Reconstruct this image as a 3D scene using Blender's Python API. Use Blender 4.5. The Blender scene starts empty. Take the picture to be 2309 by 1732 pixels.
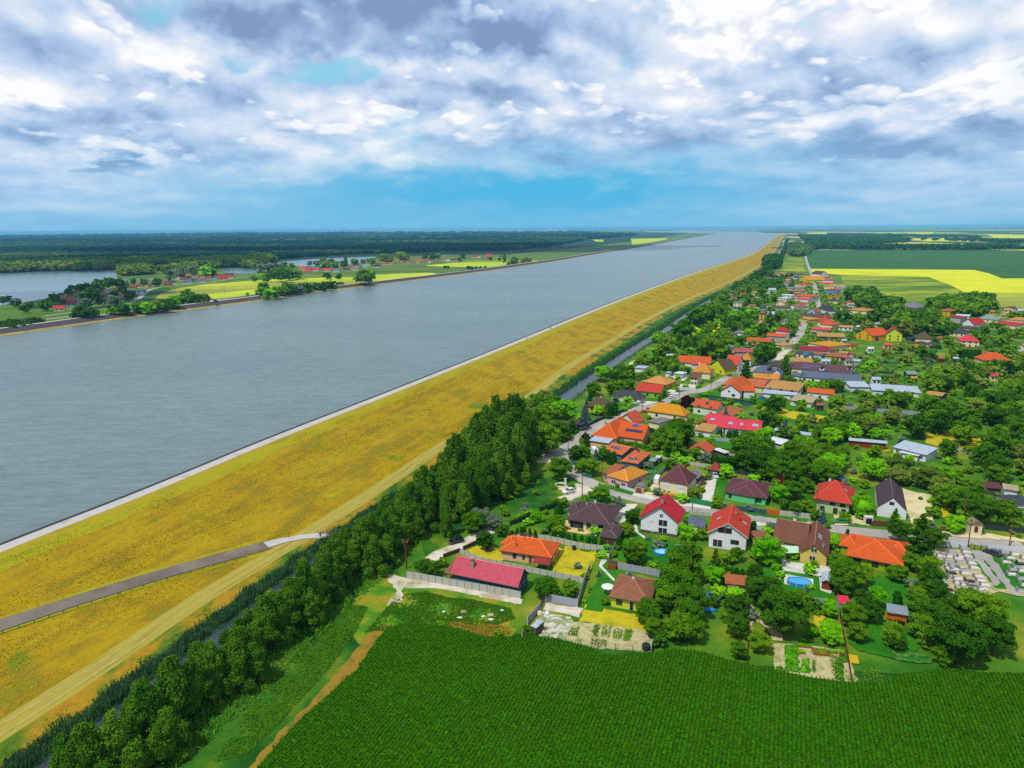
import bpy, bmesh, math, random
import numpy as np
from mathutils import Vector, Matrix
from mathutils.geometry import tessellate_polygon
random.seed(7); rng = np.random.default_rng(7)
S = bpy.context.scene; COL = S.collection
# ---------------------------------------------------------------- camera (drone 90 m above the fields)
FPX, CX, CY, CAMH = 1601.0, 1154.5, 866.0, 90.0
TH = math.atan(351/1601.0); PH = -0.007
_F = np.array([0, math.cos(TH), -math.sin(TH)]); _U0 = np.array([0, math.sin(TH), math.cos(TH)]); _R0 = np.array([1., 0, 0])
_R = _R0*math.cos(PH)+_U0*math.sin(PH); _U = -_R0*math.sin(PH)+_U0*math.cos(PH)
cam = bpy.data.objects.new('camera', bpy.data.cameras.new('camera')); COL.objects.link(cam)
cam.matrix_world = Matrix(((_R[0], _U[0], -_F[0], 0), (_R[1], _U[1], -_F[1], 0), (_R[2], _U[2], -_F[2], CAMH), (0, 0, 0, 1)))
cam.data.sensor_fit = 'HORIZONTAL'; cam.data.sensor_width = 36; cam.data.lens = 36*FPX/2309
cam.data.clip_start = 1; cam.data.clip_end = 150000
S.camera = cam
S.view_settings.view_transform = 'Standard'; S.view_settings.look = 'None'; S.view_settings.exposure = 0; S.view_settings.gamma = 1
S.render.engine = 'CYCLES'; S.cycles.use_denoising = False
S.cycles.max_bounces = 6; S.cycles.diffuse_bounces = 2; S.cycles.glossy_bounces = 2; S.cycles.transmission_bounces = 2
S.cycles.transparent_max_bounces = 6; S.cycles.volume_bounces = 1; S.cycles.sample_clamp_indirect = 4
SUN_EL = math.radians(60); SUN_AZ = math.radians(225)      # azimuth clockwise from +Y: behind and left of the camera
sund = Vector((math.sin(SUN_AZ)*math.cos(SUN_EL), math.cos(SUN_AZ)*math.cos(SUN_EL), math.sin(SUN_EL)))
sun = bpy.data.objects.new('sun', bpy.data.lights.new('sun', 'SUN')); COL.objects.link(sun)
sun.data.energy = 5.0; sun.data.angle = math.radians(0.55); sun.data.color = (1, .955, .87)
sun.rotation_euler = sund.to_track_quat('Z', 'Y').to_euler()

# ---------------------------------------------------------------- node helpers
class NT:
    def __init__(s, tree):
        s.t = tree; tree.nodes.clear()
    def n(s, typ, **kw):
        nd = s.t.nodes.new(typ)
        for k, v in kw.items():
            if k.startswith('i_'):
                nd.inputs[k[2:].replace('_', ' ')].default_value = v
            else: setattr(nd, k, v)
        return nd
    def l(s, a, b): s.t.links.new(a, b)
    def put(s, sock, v):
        if hasattr(v, 'links') or hasattr(v, 'is_linked'): s.l(v, sock)
        elif isinstance(v, (tuple, list)) and len(v) == 3 and sock.type == 'RGBA': sock.default_value = (*v, 1)
        else: sock.default_value = v
    def m(s, op, a, b=None, c=None, clamp=False):
        nd = s.t.nodes.new('ShaderNodeMath'); nd.operation = op; nd.use_clamp = clamp
        for i, x in enumerate((a, b, c)):
            if x is not None: s.put(nd.inputs[i], x)
        return nd.outputs[0]
    def vm(s, op, a, b=None):
        nd = s.t.nodes.new('ShaderNodeVectorMath'); nd.operation = op
        s.put(nd.inputs[0], a)
        if b is not None: s.put(nd.inputs[1], b)
        return nd.outputs[0]
    def mix(s, f, a, b, typ='MIX'):
        nd = s.t.nodes.new('ShaderNodeMixRGB'); nd.blend_type = typ
        s.put(nd.inputs[0], f); s.put(nd.inputs[1], a); s.put(nd.inputs[2], b)
        return nd.outputs[0]
    def noise(s, vec, scale, detail=4, rough=.55, dist=0, out=0):
        nd = s.t.nodes.new('ShaderNodeTexNoise'); s.l(vec, nd.inputs['Vector'])
        nd.inputs['Scale'].default_value = scale; nd.inputs['Detail'].default_value = detail
        nd.inputs['Roughness'].default_value = rough; nd.inputs['Distortion'].default_value = dist
        return nd.outputs[out]
    def ramp(s, f, stops, interp='LINEAR'):
        nd = s.t.nodes.new('ShaderNodeValToRGB'); s.l(f, nd.inputs[0]); nd.color_ramp.interpolation = interp
        e = nd.color_ramp.elements
        while len(e) < len(stops): e.new(.5)
        for el, (p, c) in zip(e, stops): el.position = p; el.color = (*c, 1) if len(c) == 3 else c
        return nd.outputs[0]
    def smooth(s, x, a, b):
        nd = s.t.nodes.new('ShaderNodeMapRange'); nd.interpolation_type = 'SMOOTHSTEP'
        s.put(nd.inputs[0], x); nd.inputs[1].default_value = a; nd.inputs[2].default_value = b
        return nd.outputs[0]

def lin(h, k=None):
    k = 1.0 if k is None else k*.76
    r = [int(h[i:i+2], 16)/255 for i in (0, 2, 4)]
    return tuple(min(1, k*(x/12.92 if x <= .04045 else ((x+.055)/1.055)**2.4)) for x in r)

MATS = {}
def newmat(name):
    m = bpy.data.materials.new(name); m.use_nodes = True; MATS[name] = m
    return m, NT(m.node_tree)
def finish(nt, color, rough=.85, bump=None, spec=.3, metal=0, bstr=.3, bdist=.1, extra=None):
    b = nt.n('ShaderNodeBsdfPrincipled'); nt.put(b.inputs['Base Color'], color)
    nt.put(b.inputs['Roughness'], rough); b.inputs['Specular IOR Level'].default_value = spec; b.inputs['Metallic'].default_value = metal
    if bump is not None:
        bp = nt.n('ShaderNodeBump'); bp.inputs['Strength'].default_value = bstr; bp.inputs['Distance'].default_value = bdist
        nt.l(bump, bp.inputs['Height']); nt.l(bp.outputs[0], b.inputs['Normal'])
    o = nt.n('ShaderNodeOutputMaterial'); nt.l(b.outputs[0], o.inputs[0]); return b
def coords(nt, kind='pos', stretch=(1, 1, 1)):
    if kind == 'pos': v = nt.n('ShaderNodeNewGeometry').outputs['Position']
    else: v = nt.n('ShaderNodeTexCoord').outputs['UV' if kind == 'uv' else 'Object']
    if stretch != (1, 1, 1): v = nt.vm('MULTIPLY', v, stretch)
    return v
def patchy(name, cols, scale=.1, fine=2.0, famt=.35, coord='pos', stretch=(1, 1, 1), rough=.9, detail=5, spec=.15, bstr=.4, bdist=.3, lo=.34, hi=.66):
    """ground-like material: broad patches through a ramp, finer grain over them"""
    m, nt = newmat(name); v = coords(nt, coord, stretch)
    f = nt.noise(v, scale, detail, .6)
    k = len(cols)
    col = nt.ramp(f, [(lo+(hi-lo)*i/max(1, k-1), c) for i, c in enumerate(cols)])
    g = nt.noise(v, fine, 3, .7)
    fac = nt.m('ADD', nt.m('MULTIPLY', g, 2*famt), 1-famt)
    cc = nt.n('ShaderNodeCombineXYZ')
    for i in range(3): nt.l(fac, cc.inputs[i])
    col = nt.mix(1, col, cc.outputs[0], 'MULTIPLY')
    finish(nt, col, rough, g, spec, bstr=bstr, bdist=bdist); return m
def plain(name, col, rough=.6, spec=.3, metal=0, var=.12, vs=1.5):
    m, nt = newmat(name); v = coords(nt, 'pos')
    g = nt.noise(v, vs, 3, .6)
    fac = nt.m('ADD', nt.m('MULTIPLY', g, 2*var), 1-var)
    cc = nt.n('ShaderNodeCombineXYZ')
    for i in range(3): nt.l(fac, cc.inputs[i])
    finish(nt, nt.mix(1, col, cc.outputs[0], 'MULTIPLY'), rough, None, spec, metal); return m

# ---------------------------------------------------------------- picture-plane to ground helpers (surveying positions from the photo)
REG = dict(A=(1000, 1150, 7.373), B=(1300, 1150, 7.373), C=(1600, 1150, 7.373), E=(850, 1250, 7.373), H=(1150, 900, 7.373),
           I=(1350, 980, 7.373), J=(1600, 980, 7.373), L=(1300, 780, 7.373), M=(1600, 780, 7.373), Q=(1500, 680, 7.373),
           R=(1640, 600, 7.373), T=(1600, 500, 7.373), D=(1900, 1150, 5.404), K=(1900, 980, 5.404), N=(1900, 780, 5.404),
           S=(1900, 600, 5.404), F=(1150, 1300, 6.32), G=(1500, 1300, 5.53), U=(0, 500, 3.687), V=(500, 500, 3.687),
           W=(1100, 480, 3.687), X=(1709, 480, 3.687), Z=(600, 900, 3.687), Y=(0, 1130, 2.757), a=(1150, 1050, 7.373),
           b=(1850, 1250, 4.819), c=(100, 600, 7.373), d=(380, 560, 7.373), e=(640, 540, 7.373), f=(900, 510, 7.373), o=(0, 0, 1))
def px(r, x, y): o = REG[r]; return (o[0]+x/o[2], o[1]+y/o[2])
def pxs(r, s):
    n = [float(t) for t in s.replace(';', ' ').replace(',', ' ').split()]
    return [px(r, n[i], n[i+1]) for i in range(0, len(n), 2)]
def ray(u, v): return _F+_R*((u-CX)/FPX)-_U*((v-CY)/FPX)
def G(u, v, z=0.0):
    d = ray(u, v); t = (z-CAMH)/min(d[2], -1e-4); return np.array([d[0]*t, d[1]*t, z])
def proj(p):
    q = np.array(p)-np.array([0, 0, CAMH]); w = q@_F; return (CX+FPX*(q@_R)/w, CY-FPX*(q@_U)/w)
def zat(u, v, xy):
    """height at which the picture ray passes over/next to the ground point xy"""
    d = ray(u, v); h = np.array([d[0], d[1]]); t = (np.array(xy[:2])@h)/(h@h); return CAMH+t*d[2]
def scale_at(p):
    return FPX/((np.array(p)-np.array([0, 0, CAMH]))@_F)

# ---------------------------------------------------------------- object helpers
def tag(o, label=None, cat=None, group=None, kind=None):
    if label: o['label'] = label
    if cat: o['category'] = cat
    if group: o['group'] = group
    if kind: o['kind'] = kind
    return o
def empty(name, loc=(0, 0, 0), rz=0.0):
    o = bpy.data.objects.new(name, None); COL.objects.link(o); o.location = loc; o.rotation_euler = (0, 0, rz); o.empty_display_size = .5
    return o
def mesh_obj(name, verts, faces, mat, parent=None, uvs=None, smooth=False):
    me = bpy.data.meshes.new(name); me.from_pydata([tuple(v) for v in verts], [], faces); me.update()
    if isinstance(mat, (list, tuple)):
        for m_ in mat: me.materials.append(m_)
    elif mat: me.materials.append(mat)
    if uvs is not None:
        ul = me.uv_layers.new(name='UVMap'); ul.data.foreach_set('uv', np.array(uvs, dtype=np.float32).ravel())
    if smooth: me.polygons.foreach_set('use_smooth', [True]*len(me.polygons))
    o = bpy.data.objects.new(name, me); COL.objects.link(o)
    if parent is not None: o.parent = parent
    return o
def np_mesh(name, V, Fq, mat=None, matidx=None, smooth=False):
    """fast mesh from numpy: V (n,3), Fq (m,k)"""
    me = bpy.data.meshes.new(name); V = np.asarray(V, np.float32); Fq = np.asarray(Fq, np.int32); m, k = Fq.shape
    me.vertices.add(len(V)); me.vertices.foreach_set('co', V.ravel())
    me.loops.add(m*k); me.loops.foreach_set('vertex_index', Fq.ravel())
    me.polygons.add(m); me.polygons.foreach_set('loop_start', np.arange(0, m*k, k, dtype=np.int32)); me.polygons.foreach_set('loop_total', np.full(m, k, np.int32))
    if smooth: me.polygons.foreach_set('use_smooth', np.ones(m, bool))
    for x in (mat if isinstance(mat, (list, tuple)) else [mat]): me.materials.append(x)
    if matidx is not None: me.polygons.foreach_set('material_index', np.asarray(matidx, np.int32))
    me.update(calc_edges=True); return me
def link_mesh(name, me, parent=None):
    o = bpy.data.objects.new(name, me); COL.objects.link(o)
    if parent is not None: o.parent = parent
    return o
class MB:
    """mesh collector: boxes, prisms, tubes into one mesh"""
    def __init__(s): s.v = []; s.f = []
    def add(s, vs, fs):
        k = len(s.v); s.v += [tuple(v) for v in vs]; s.f += [tuple(i+k for i in f) for f in fs]; return s
    def box(s, c, d, rz=0, mat=None):
        x, y, z = (q/2 for q in d); vs = [Vector((i*x, j*y, k*z)) for k in (-1, 1) for j in (-1, 1) for i in (-1, 1)]
        r = Matrix.Rotation(rz, 4, 'Z') if mat is None else mat
        vs = [r@v+Vector(c) for v in vs]
        return s.add(vs, [(0, 2, 3, 1), (4, 5, 7, 6), (0, 1, 5, 4), (2, 6, 7, 3), (0, 4, 6, 2), (1, 3, 7, 5)])
    def tube(s, p, q, r0, r1=None, n=8, cap=True):
        p = Vector(p); q = Vector(q); r1 = r0 if r1 is None else r1; a = (q-p).normalized()
        b = a.orthogonal().normalized(); c = a.cross(b); vs = []
        for pt, r in ((p, r0), (q, r1)):
            vs += [pt+(b*math.cos(t)+c*math.sin(t))*r for t in [2*math.pi*i/n for i in range(n)]]
        fs = [(i, (i+1) % n, n+(i+1) % n, n+i) for i in range(n)]
        if cap: fs += [tuple(range(n-1, -1, -1)), tuple(range(n, 2*n))]
        return s.add(vs, fs)
    def prism(s, pts, z0, z1):
        """vertical prism over a plan polygon; z1 may be a list of heights"""
        n = len(pts); zz = z1 if isinstance(z1, (list, tuple)) else [z1]*n; z00 = z0 if isinstance(z0, (list, tuple)) else [z0]*n
        vs = [(p[0], p[1], z00[i]) for i, p in enumerate(pts)]+[(p[0], p[1], zz[i]) for i, p in enumerate(pts)]
        return s.add(vs, [(i, (i+1) % n, n+(i+1) % n, n+i) for i in range(n)]+[tuple(range(n-1, -1, -1)), tuple(range(n, 2*n))])
    def build(s, name, mat, parent=None, smooth=False):
        return mesh_obj(name, s.v, s.f, mat, parent, smooth=smooth)
def poly(name, P, z, mat, kind='structure', **kw):
    """flat sheet over a plan polygon given in picture points (or world if w=True)"""
    if kw.get('w'): W = [Vector((p[0], p[1], z)) for p in P]
    else: W = [Vector(G(u, v, z)) for u, v in P]
    tris = tessellate_polygon([W]); c = sum(W, Vector())/len(W)
    fs = []
    for t in tris:
        a, b, d = (W[i] for i in t)
        fs.append(t if (b-a).cross(d-a).z > 0 else t[::-1])
    o = mesh_obj(name, [w-c for w in W], fs, mat); o.location = c
    o['kind'] = kind; return o
def resample(P, step):
    P = np.asarray(P, float); d = np.r_[0, np.cumsum(np.linalg.norm(np.diff(P[:, :2], axis=0), axis=1))]
    # Catmull-like smoothing through cubic hermite
    m = np.gradient(P, d, axis=0); out = []; s = 0
    while s < d[-1]:
        i = min(np.searchsorted(d, s, side='right')-1, len(d)-2); h = d[i+1]-d[i]; t = (s-d[i])/h
        out.append((2*t**3-3*t**2+1)*P[i]+(t**3-2*t**2+t)*h*m[i]+(-2*t**3+3*t**2)*P[i+1]+(t**3-t**2)*h*m[i+1])
        q = out[-1]; s += step*max(1, np.linalg.norm(q[:2])/400)
    out.append(P[-1]); return np.array(out)
def normals(P):
    t = np.gradient(P[:, :2], axis=0); t /= np.linalg.norm(t, axis=1)[:, None]; return np.stack([t[:, 1], -t[:, 0]], 1)   # to the right of travel
def offs(P, d, z=None):
    Q = P.copy(); Q[:, :2] += normals(P)*d
    if z is not None: Q[:, 2] = z
    return Q
def strip(name, Lp, Rp, mat, kind='structure', parent=None):
    """quad strip between two equal-length polylines, UV = metres along / across"""
    n = len(Lp); mid = (Lp+Rp)/2; d = np.r_[0, np.cumsum(np.linalg.norm(np.diff(mid[:, :2], axis=0), axis=1))]; w = np.linalg.norm(Rp-Lp, axis=1)
    vs = np.concatenate([Lp, Rp]); fs = []; uv = []
    for i in range(n-1):
        fs.append((i, n+i, n+i+1, i+1)); uv += [(d[i], 0), (d[i], w[i]), (d[i+1], w[i+1]), (d[i+1], 0)]
    c = vs.mean(0); o = mesh_obj(name, vs-c, fs, mat, parent, uv); o.location = c
    if kind: o['kind'] = kind
    return o
def road(name, P, w, z, mat, kind='structure'):
    """P picture points of the centre line on z=0"""
    C = resample([G(u, v, 0) for u, v in P], 4); C[:, 2] = z
    return strip(name, offs(C, -w/2), offs(C, w/2), mat, kind), C
# ---------------------------------------------------------------- sky: Nishita blue with procedural clouds, in world directions
W = bpy.data.worlds.new('World'); S.world = W; W.use_nodes = True
nt = NT(W.node_tree)
sky = nt.n('ShaderNodeTexSky', sky_type='NISHITA', sun_disc=False, sun_elevation=SUN_EL, sun_rotation=SUN_AZ, air_density=1.0, dust_density=.6, ozone_density=2.0)
d = nt.vm('NORMALIZE', nt.n('ShaderNodeTexCoord').outputs['Generated'])
sep = nt.n('ShaderNodeSeparateXYZ'); nt.l(d, sep.inputs[0])
x, y, z = sep.outputs
az = nt.m('ARCTAN2', x, y); el = nt.m('ARCSINE', z)
lg = nt.m('LOGARITHM', nt.m('ADD', nt.m('MAXIMUM', el, 0.0), .075), math.e)
def cc_(dx=0, dy=0, sz=0, kx=3.2, ky=1.25):
    c = nt.n('ShaderNodeCombineXYZ'); nt.l(nt.m('ADD', nt.m('MULTIPLY', az, kx), dx), c.inputs[0]); nt.l(nt.m('ADD', nt.m('MULTIPLY', lg, ky), dy), c.inputs[1]); c.inputs[2].default_value = sz
    return c.outputs[0]
q0 = cc_(0, 0, 4.2)
warp = nt.vm('MULTIPLY', nt.vm('SUBTRACT', nt.noise(q0, 2.4, 3, .5, out=1), (.5, .5, .5)), (.16, .12, .1))
def field(dx, dy, det):
    v = nt.vm('ADD', cc_(dx, dy, 4.2), warp)
    big = nt.noise(v, 1.35, 2, .5); med = nt.noise(v, 3.6, det, .52)
    return nt.m('ADD', nt.m('MULTIPLY', big, .9), nt.m('MULTIPLY', med, .8))
A0 = field(0, 0, 6); A1 = field(.03, .10, 4)
def billow(dx, dy, k):
    n_ = nt.noise(nt.vm('ADD', cc_(dx, dy, 9.2, 3.2, 1.35), warp), k, 3, .45)
    return nt.m('ABSOLUTE', nt.m('SUBTRACT', n_, .5))
B0 = nt.m('ADD', billow(0, 0, 3.8), nt.m('MULTIPLY', billow(.4, .3, 12.0), .5)); B1 = nt.m('ADD', billow(.015, .045, 3.8), nt.m('MULTIPLY', billow(.412, .33, 12.0), .5))
wob = nt.m('MULTIPLY', nt.m('SUBTRACT', nt.noise(q0, 3.0, 4, .6), .5), .13)
wob2 = nt.m('MULTIPLY', nt.m('SUBTRACT', nt.noise(cc_(3, 1, 1), 3.5, 4, .6), .5), .10)
def blob(u, v, ru, rv, soft=.6):
    """soft patch around the direction of a cloud mass (azimuth, elevation)"""
    r = ray(u, v); a0 = math.atan2(r[0], r[1]); e0 = math.atan2(r[2], math.hypot(r[0], r[1]))
    da = nt.m('DIVIDE', nt.m('ADD', nt.m('SUBTRACT', az, a0), wob), ru/1601.0); de = nt.m('DIVIDE', nt.m('ADD', nt.m('SUBTRACT', el, e0), wob2), rv/1601.0)
    q = nt.m('SQRT', nt.m('ADD', nt.m('MULTIPLY', da, da), nt.m('MULTIPLY', de, de)))
    return nt.m('SUBTRACT', 1.0, nt.smooth(q, 1-soft, 1+soft))
def total(lst):
    s = None
    for u, v, ru, rv, w, *sf in lst:
        b_ = nt.m('MULTIPLY', blob(u, v, ru, rv, *(sf or [])), w); s = b_ if s is None else nt.m('ADD', s, b_)
    return s
dark = total([(860, 55, 400, 66, 1.35, .4), (1080, 105, 180, 40, .6, .5), (430, 245, 260, 55, .7), (130, 300, 220, 32, .8, .5), (480, 340, 150, 20, .7), (1230, 130, 120, 110, .55), (1480, 300, 230, 38, .5), (1850, 205, 230, 70, .8, .7),
              (2160, 305, 240, 24, .9, .5), (1980, 350, 240, 24, .6), (1330, 340, 330, 24, .7), (270, 384, 50, 16, .9, .4), (160, 405, 130, 22, .5), (1010, 215, 160, 22, .6, .5), (1950, 415, 250, 18, .6), (60, 90, 160, 60, .4)])
lit = total([(1640, 70, 330, 110, .6, .8), (2275, 150, 80, 45, 1.1, .5), (2120, 225, 150, 45, .9, .6), (730, 300, 230, 70, .75), (50, 205, 90, 45, .8), (370, 120, 130, 60, .45), (250, 120, 160, 60, .35), (1230, 210, 60, 80, .8), (1270, 372, 200, 18, .8), (1580, 110, 60, 60, .6),
             (1700, 285, 150, 45, .4), (270, 350, 110, 18, 1.1, .5), (2000, 60, 380, 60, .4), (960, 160, 220, 40, .5), (950, 290, 100, 60, .5), (1830, 295, 60, 28, .7, .5), (640, 385, 110, 14, .5)])
gap = total([(430, 28, 70, 34, 1.0), (560, 126, 50, 13, .8), (770, 165, 100, 20, .8), (345, 12, 60, 20, .7)])
cyan = total([(1000, 470, 460, 85, 1.0, .7), (1500, 430, 300, 70, .5, .8), (1250, 400, 620, 50, .4, .8)])
shade = nt.m('ADD', .57, nt.m('MULTIPLY', nt.m('SUBTRACT', A0, .85), .55))
shade = nt.m('ADD', shade, nt.m('MULTIPLY', nt.m('SUBTRACT', A0, A1), 1.5))
band = nt.m('MULTIPLY', nt.smooth(el, .03, .08), nt.m('SUBTRACT', 1.0, nt.m('MULTIPLY', dark, .45, clamp=True)))
shade = nt.m('ADD', shade, nt.m('MULTIPLY', nt.m('ADD', nt.m('MULTIPLY', nt.m('SUBTRACT', B1, B0), .4), nt.m('MULTIPLY', nt.m('SUBTRACT', B0, .13), .45)), band))
shade = nt.m('ADD', shade, nt.m('SUBTRACT', nt.m('MULTIPLY', lit, .30), nt.m('MULTIPLY', dark, .34)), clamp=True)
# crisp-edged cumulus in front of the softer layer
def cum(dx, dy, det):
    v = nt.vm('ADD', cc_(dx, dy, 7.7, 3.4, 1.7), warp)
    vo = nt.n('ShaderNodeTexVoronoi', feature='F1', i_Scale=5.0, i_Detail=2.0, i_Roughness=.55); nt.l(v, vo.inputs['Vector'])
    return nt.m('ADD', nt.noise(v, 2.1, det, .52), nt.m('MULTIPLY', nt.m('SUBTRACT', .45, vo.outputs['Distance']), .22))
N0 = cum(0, 0, 7); N1 = cum(.02, .07, 4)
thr = nt.m('ADD', N0, nt.m('ADD', nt.m('MULTIPLY', lit, .07), nt.m('MULTIPLY', gap, -.2)))
M_ = nt.m('MULTIPLY', nt.smooth(thr, .475, .535), nt.smooth(el, .03, .09))
csh = nt.m('ADD', nt.m('ADD', .66, nt.m('MULTIPLY', nt.m('SUBTRACT', N0, N1), 3.4)), nt.m('SUBTRACT', nt.m('MULTIPLY', lit, .22), nt.m('MULTIPLY', dark, .34)), clamp=True)
shade = nt.m('ADD', nt.m('MULTIPLY', shade, nt.m('SUBTRACT', 1.0, nt.m('MULTIPLY', M_, .8))), nt.m('MULTIPLY', csh, nt.m('MULTIPLY', M_, .8)), clamp=True)
ccol = nt.ramp(shade, [(0, lin('7f9cc6')), (.2, lin('9ab6dc')), (.42, lin('b6ceec')), (.6, lin('cddef4')), (.78, lin('e4ebf7')), (.95, lin('fcfdff'))])
low = nt.smooth(el, .16, .02)
ccol = nt.mix(nt.m('MULTIPLY', low, .55), ccol, lin('94c8ec'))
ccol = nt.mix(nt.m('MULTIPLY', cyan, .75, clamp=True), ccol, lin('52b8e4'))
blue = nt.mix(.75, nt.mix(1.0, sky.outputs[0], (.10, .10, .10), 'MULTIPLY'), lin('8fdcf6'))
cover = nt.smooth(nt.m('ADD', A0, nt.m('SUBTRACT', nt.m('MULTIPLY', dark, .3), nt.m('MULTIPLY', gap, .38))), .36, .80)
col = nt.mix(cover, blue, ccol)
horizon = nt.smooth(el, .05, .0)
col = nt.mix(nt.m('MULTIPLY', horizon, .7), col, lin('72bde4'))
bg = nt.n('ShaderNodeBackground'); nt.l(nt.mix(1.0, col, (10.0, 10.0, 10.0), 'MULTIPLY'), bg.inputs[0]); bg.inputs[1].default_value = .1
o = nt.n('ShaderNodeOutputWorld'); nt.l(bg.outputs[0], o.inputs[0])
W.cycles.sampling_method = 'MANUAL'; W.cycles.sample_map_resolution = 512
# ---------------------------------------------------------------- land, water, dykes
# cultivated plain out to the horizon: a patchwork of parcels
m, nt = newmat('plain_land'); v = coords(nt, 'pos', (1, .22, 1))
vo = nt.n('ShaderNodeTexVoronoi', i_Scale=.0022); nt.l(nt.vm('ADD', v, nt.vm('MULTIPLY', nt.noise(v, .0008, 2, .5, out=1), (200, 200, 0))), vo.inputs['Vector'])
sp = nt.n('ShaderNodeSeparateXYZ'); nt.l(vo.outputs['Color'], sp.inputs[0])
c0 = nt.ramp(sp.outputs[0], [(0, lin('2e5a1c', .8)), (.22, lin('3f6b2c', .8)), (.40, lin('24452a', .8)), (.6, lin('d8cf4e', .7)), (.74, lin('9fae3c', .7)), (.86, lin('c9b07a', .7))], 'CONSTANT')
g = nt.noise(coords(nt, 'pos'), .15, 5, .7); gm = nt.n('ShaderNodeCombineXYZ')
gf = nt.m('ADD', nt.m('MULTIPLY', g, .8), .6)
for i in range(3): nt.l(gf, gm.inputs[i])
c0 = nt.mix(1, c0, gm.outputs[0], 'MULTIPLY'); finish(nt, c0, .95, None, .1)
BIG = 60000
poly('ground', [(-BIG, -300), (BIG, -300), (BIG, BIG), (-BIG, BIG)], -.05, MATS['plain_land'], w=True)
patchy('lawn', [lin('1f5a08', .8), lin('356f0c', .8), lin('4f7f10', .8), lin('7d8c1a', .78), lin('a89c3c', .7)], .05, 1.5, .4, lo=.3, hi=.72)
patchy('meadow_dark', [lin('144507', .7), lin('1f5c0a', .75), lin('3b7310', .75), lin('7d8a1a', .7)], .05, 1.6, .4)
patchy('dry_grass', [lin('a5801c', .8), lin('c9a015', .85), lin('b8b01c', .85), lin('5f8a14', .8)], .06, 1.5, .3)
patchy('gravel', [lin('b3a891', .8), lin('d8d0bf', .85), lin('c7bda8', .8), lin('8f9a52', .8)], .12, 3, .2)
patchy('sand', [lin('c9b890', .85), lin('ddcda4', .85), lin('b9b37a', .8)], .12, 3, .15)
patchy('garden_soil', [lin('a89a6c', .8), lin('c4b98a', .8), lin('8f9a52', .7)], .3, 4, .2)
patchy('asphalt', [lin('98948e', .8), lin('aaa6a0', .8), lin('bdb8b0', .8)], .08, 2.5, .12)
patchy('dark_asphalt', [lin('6f6258', .8), lin('7c7068', .8), lin('8a7f72', .8)], .1, 3, .12)
patchy('concrete', [lin('c3c1b6', .8), lin('d6d5cb', .85), lin('b4b3a4', .8)], .3, 3, .12)
patchy('paving_tan', [lin('d3b27c', .8), lin('e2c890', .85)], .5, 4, .1)
patchy('field_yellow', [lin('c9d400', .72), lin('d6da05', .78), lin('e0dc10', .8)], .012, .5, .08)
patchy('field_green', [lin('2a5a20', .8), lin('33682a', .8), lin('2f6418', .8)], .01, .4, .15, stretch=(.15, 1, 1))
patchy('field_olive', [lin('3d6a05', .75), lin('5c8208', .78), lin('8f9f12', .8), lin('b5b022', .78)], .012, .2, .25, stretch=(.6, 1.5, 1))
patchy('field_wheat', [lin('8f9a2e', .75), lin('9fa634', .78), lin('c4cc1e', .8)], .006, .2, .15, stretch=(.5, 1.2, 1))
patchy('field_lime', [lin('a9c41c', .8), lin('cdd42a', .8)], .01, .2, .1)
patchy('shore_grass', [lin('3d6a14', .75), lin('5a7d1c', .75), lin('7c8c30', .7)], .01, .3, .3)
patchy('dark_wood_floor', [lin('14361c', .7), lin('1d4526', .7), lin('2c4f2c', .7)], .01, .2, .3)
# village ground (gardens), corn soil
poly('garden_ground', [(850, 1320), (925, 1190), (1060, 1060), (1130, 1010), (1200, 965), (1262, 915), (1318, 874), (1386, 825), (1455, 777), (1520, 740), (1560, 712), (1614, 678), (1668, 650), (1705, 626), (1735, 605), (1765, 575), (1800, 575), (1990, 590), (2900, 640), (2900, 1600), (2460, 1580), (1980, 1570), (1800, 1550), (1400, 1500), (1000, 1440), (870, 1440), (840, 1350), (900, 1290)], -.035, MATS['lawn'])
poly('field_margin', [(400, 1780), (520, 1640), (700, 1500), (880, 1400), (1000, 1395), (1300, 1455), (1700, 1500), (2400, 1540), (2900, 1560), (2900, 1960), (300, 1900)], -.03, MATS['meadow_dark'])
poly('meadow', [(150, 1850), (420, 1540), (640, 1390), (790, 1300), (870, 1250), (905, 1300), (870, 1350), (890, 1440), (700, 1560), (590, 1700), (540, 1850)], -.028, MATS['meadow_dark'])

# ---- right-hand dyke of the canal (crest 10 m above the fields)
crest_px = [(-60, 1252), (0, 1228), (254, 1130), (600, 989.5), (830.5, 900), (1100, 793.8), (1235.6, 739), (1344, 695.6), (1506.8, 634.6), (1615, 598.5), (1654, 586.5), (1695, 571.5), (1715, 559.7), (1732, 546.5), (1749, 534), (1764, 528)]
track_px = [(-70, 1695), (0, 1648.7), (217.6, 1510.9), (399, 1384), (544, 1293), (689, 1206), (798, 1137), (871, 1090), (1007, 1000), (1183, 902.7), (1262.7, 840.7), (1371, 773), (1452.6, 724), (1561, 671), (1600, 655), (1654, 632), (1695, 609), (1722, 592), (1737, 578), (1748, 561), (1758, 544.8), (1770, 531)]
water_px = [(-20, 1840), (54, 1790), (181, 1696), (254, 1638), (330, 1580), (700, 1290), (900, 1150), (1060, 1050), (1188, 965), (1249, 915), (1303, 876), (1371, 827), (1439, 781), (1507.5, 740.4), (1547.5, 712), (1602, 678), (1656, 652), (1696.7, 626), (1724.8, 605), (1752, 580), (1762.8, 563), (1769, 546), (1776, 533)]
CZ = 10.0; WZ = 6.0
def back(P, L=70):
    d_ = P[0]-P[1]; d_[2] = 0; return np.vstack([P[0]+d_/np.linalg.norm(d_)*L, P])
CR = resample(back(np.array([G(u, v, CZ) for u, v in crest_px])), 6)
TR = resample(back(np.array([G(u, v, .8) for u, v in track_px]), 120), 6)
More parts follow.
